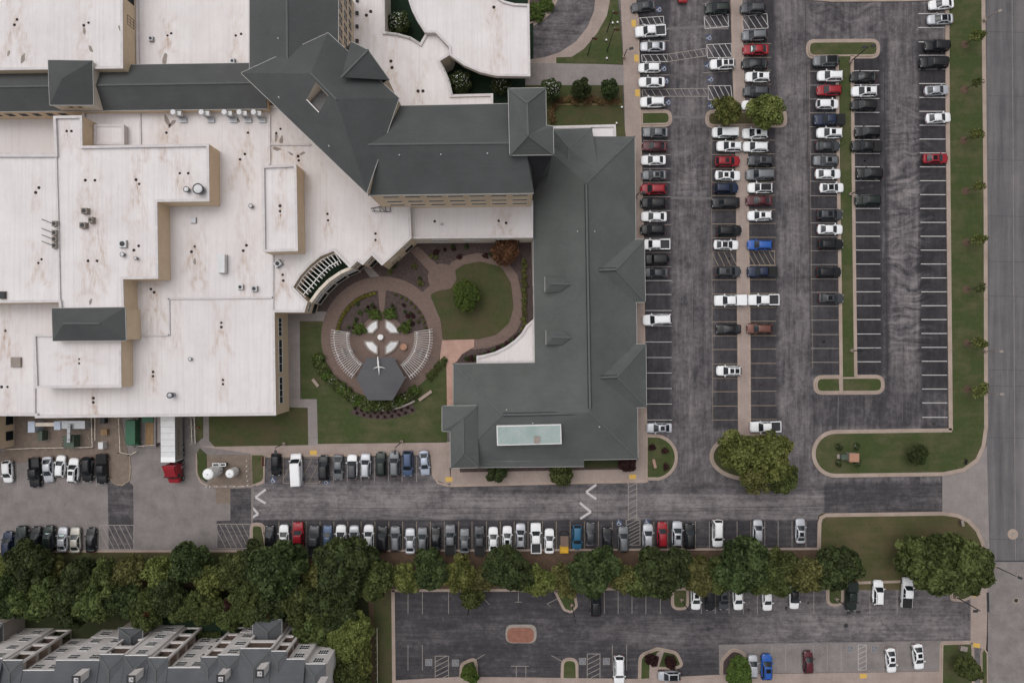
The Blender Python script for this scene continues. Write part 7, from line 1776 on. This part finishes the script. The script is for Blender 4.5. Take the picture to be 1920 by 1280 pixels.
for (x0, x1) in ((398, 411), (412, 423)):
    a, b = W2(x0, 874, 1.5), W2(x1, 868, 1.5)
    mb = MB(); mb.ring([(a[0], a[1]), (b[0], a[1]), (b[0], b[1]), (a[0], b[1])], [(a[0] + .12, a[1] + .12), (b[0] - .12, a[1] + .12), (b[0] - .12, b[1] - .12), (a[0] + .12, b[1] - .12)], 1.2, 1.5); mb.build('frame', M['tank_white'], e)
    for k in range(4): xx = a[0] + .2 + k * (b[0] - a[0] - .3) / 4; mb = MB(); mb.box(xx, xx + .12, a[1] + .13, b[1] - .13, .1, 1.4); mb.build('fin', M['dark_metal'], e)
mb = MB(); mb.cyl(0, 0, .09, 0, 1.0, 10); mb.dome(0, 0, .11, 1.0, .1, 10, 2); bo = mb.mesh('bollard', M['trim_white'])
k = 0
for (x, y) in [(391, 910), (398, 910), (412, 910), (428, 910), (444, 909), (460, 909), (466, 862), (466, 872), (467, 881), (467, 890), (468, 899), (468, 907)]:
    k += 1; o = put('bollard', bo, None, loc=(*W2(x, y), .09)); tag(o, f"white bollard round the gas tank pad, {ORD[k]} counted from the tall tank", 'bollard', 'bollards round the gas tanks')
e = empty('notice_board', W(496, 863, .13), local=True); tag(e, 'dark red notice board beside the black hatchback', 'sign'); mb = MB(); mb.box(-.06, .06, -.9, .9, .5, 1.4); put('panel', mb.mesh('panel', M['brick_red']), e, loc=(0, 0, 0))
for s in (-.8, .8): mb = MB(); mb.box(-.05, .05, s - .05, s + .05, 0, .5); put('post', mb.mesh('post', M['dark_metal']), e, loc=(0, 0, 0))

# ------------------------------------------------------------------ apartment house
Q = empty('apartment_house', (-55, -62, 0)); tag(Q, 'pale apartment house with grey roofs and balconies, bottom left', 'building')
ze = 13.0; ys = -80.0
bays = [(-80, 5, 1237, 'w'), (5, 42, 1240, 'b'), (42, 105, 1259, 'w'), (105, 187, 1240, 'w'), (187, 232, 1229, 'b'), (232, 278, 1231, 'w'), (278, 314, 1235, 'b'), (314, 377, 1254, 'w'), (377, 408, 1234, 'b'), (408, 450, 1230, 'w'), (450, 508, 1218, 'b'), (508, 537, 1223, 'b'), (537, 572, 1238, 'w'), (572, 611, 1247, 'w')]
for bi, (p0, p1, pf, ty_) in enumerate(bays):
    x0, yf, _ = W(p0, pf, ze); x1, _, _ = W(p1, pf, ze); x0 += .012; x1 -= .012; wd = x1 - x0
    if ty_ == 'w':
        mb = MB(); mb.face([(x1, yf, 0), (x0, yf, 0), (x0, yf, ze), (x1, yf, ze)]); mb.face([(x0, yf, 0), (x0, ys, 0), (x0, ys, ze), (x0, yf, ze)]); mb.face([(x1, ys, 0), (x1, yf, 0), (x1, yf, ze), (x1, ys, ze)]); mb.build('wall', M['condo_wall'], Q)
        n = 2 if wd > 4.6 else 1
        for k in range(n):
            for z in (1.9, 4.95, 8.05, 11.1): window(Q, (x1, yf), (x0, yf), wd * (k + .5) / n, z, 1.55, 1.5, 'trim_white', (4, 2))
        for z in (3.3, ): mb = MB(); mb.box(x0 - .03, x1 + .03, yf - .1, yf + .07, z - .12, z + .12); mb.build('belt_course', M['trim_white'], Q)
    else:
        nb = 1; pw = .42
        mb = MB(); mb.box(x0, x0 + pw, yf - .35, yf, 0, ze - .02); mb.build('pillar', M['condo_wall'], Q); mb = MB(); mb.box(x1 - pw, x1, yf - .35, yf, 0, ze - .02); mb.build('pillar', M['condo_wall'], Q)
        for k in range(5):
            z = k * 3.1; top = min(z + .95, ze - .02)
            mb = MB(); mb.box(x0 + pw, x1 - pw, yf - .3, yf - .01, max(0, z - .3), min(z + .3, ze - .02)); mb.build('balcony_front', M['condo_wall'], Q)
            mb = MB(); mb.box(x0 + .03, x1 - .03, yf - 1.9, yf - .31, max(0, z - .3), z + .02); mb.build('balcony_floor', M['balcony_wood'], Q)
        mb = MB(); mb.face([(x1, yf - 1.9, 0), (x0, yf - 1.9, 0), (x0, yf - 1.9, ze), (x1, yf - 1.9, ze)]); mb.build('balcony_back_wall', M['balcony_wood'], Q)
        for s, xx in ((-1, x0), (1, x1)):
            mb = MB()
            for k in range(5):
                z = k * 3.1; mb.face([(xx, yf - .35, max(0, z - .35)), (xx, yf - 1.9, max(0, z - .35)), (xx, yf - 1.9, min(z + .5, ze)), (xx, yf - .35, min(z + .5, ze))])
            mb.face([(xx, yf - 1.9, 0), (xx, ys, 0), (xx, ys, ze), (xx, yf - 1.9, ze)]); mb.build('side_wall', M['condo_taupe'], Q)
    ov = .25; X0, X1, Yf = x0 - (.02 if ty_ == 'w' else .1), x1 + (.02 if ty_ == 'w' else .1), yf + ov
    hipd = ty_ == 'b' or bi in (5, 9, 13)
    if hipd:
        hw = (X1 - X0) / 2; zr_ = ze + hw * .42; xm = (X0 + X1) / 2
        fs = [[(X1, Yf, ze), (X0, Yf, ze), (xm, Yf - hw, zr_)], [(X0, Yf, ze), (X0, ys, ze), (xm, ys, zr_), (xm, Yf - hw, zr_)], [(X1, ys, ze), (X1, Yf, ze), (xm, Yf - hw, zr_), (xm, ys, zr_)]]
        for f_ in fs:
            mb = MB(); mb.face(f_); mb.build('roof_slope', M['condo_shingle'], Q)
        for q in (((X0, Yf, ze), (xm, Yf - hw, zr_)), ((X1, Yf, ze), (xm, Yf - hw, zr_)), ((xm, Yf - hw, zr_), (xm, ys, zr_))):
            mb = MB(); mb.bar((q[0][0], q[0][1], q[0][2] + .02), (q[1][0], q[1][1], q[1][2] + .02), .22, .08); mb.build('ridge_cap', M['ridge_cap'], Q)
    # main slope behind every bay
    off = 1.4 if hipd else 0
    mb = MB(); z1_ = ze + (Yf - off - ys) * .30; a_ = [(X1, Yf - off, ze), (X0, Yf - off, ze), (X0, ys, z1_), (X1, ys, z1_)]; mb.face(a_); mb.face([(X0, Yf - off, ze), (X0, ys, ze), (X0, ys, z1_)]); mb.face([(X1, ys, ze), (X1, Yf - off, ze), (X1, ys, z1_)]); mb.build('roof_slope', M['condo_shingle'], Q)
    mb = MB(); mb.box(X0, X1, Yf - .02, Yf + .1, ze - .2, ze + .02); mb.build('gutter', M['trim_white'], Q)
for k, (px, py) in enumerate(((143, 1274), (246, 1273), (414, 1272), (487, 1262), (600, 1290))):
    zt_ = 16.0; x, y, _ = W(px, py, zt_); mb = MB(); mb.box(x - .62, x + .62, y - .62, y + .62, 13.2, zt_); c_ = mb.build('chimney', M['condo_wall'], Q); mb = MB(); mb.ring([(x - .7, y - .7), (x + .7, y - .7), (x + .7, y + .7), (x - .7, y + .7)], [(x - .42, y - .42), (x + .42, y - .42), (x + .42, y + .42), (x - .42, y + .42)], zt_, zt_ + .15); mb.build('chimney_cap', M['dark_metal'], Q); mb = MB(); mb.cyl(x, y, .25, zt_, zt_ + .3, 12); mb.build('flue', M['galvanised'], Q)
for (x0p, x1p, y0p, y1p, z) in ((222, 267, 1177, 1204, 6.0), (474, 528, 1161, 1197, 7.0), (-20, 5, 1168, 1200, 6.0)):
    V = [(x0p, y0p, z), (x1p, y0p, z), (x1p, y1p, z), (x0p, y1p, z), ((x0p + x1p) / 2, y0p + (y1p - y0p) * .62, z + 1.3), ((x0p + x1p) / 2, y1p + 6, z + 1.3)]
    pitched(Q, V, [(0, 1, 4), (1, 2, 5, 4), (0, 4, 5, 3)], 'condo_shingle', [(4, 0), (4, 1), (4, 5)], eaves=[(0, 1), (1, 2), (3, 0)])
    wallring(Q, [(x0p + 2, y0p + 2), (x1p - 2, y0p + 2), (x1p - 2, y1p + 8), (x0p + 2, y1p + 8)], z, 0, z - .1, 'condo_taupe')
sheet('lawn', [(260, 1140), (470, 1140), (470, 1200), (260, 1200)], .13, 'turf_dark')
for k in range(6): shrub(368 + k * 8, 1190, 6.5, 'leaf_mid', f"hedge shrub in front of the recessed apartment wall, {ORD[k + 1]} from the west", 'hedge before the apartments', h=1.1, ground=.13)
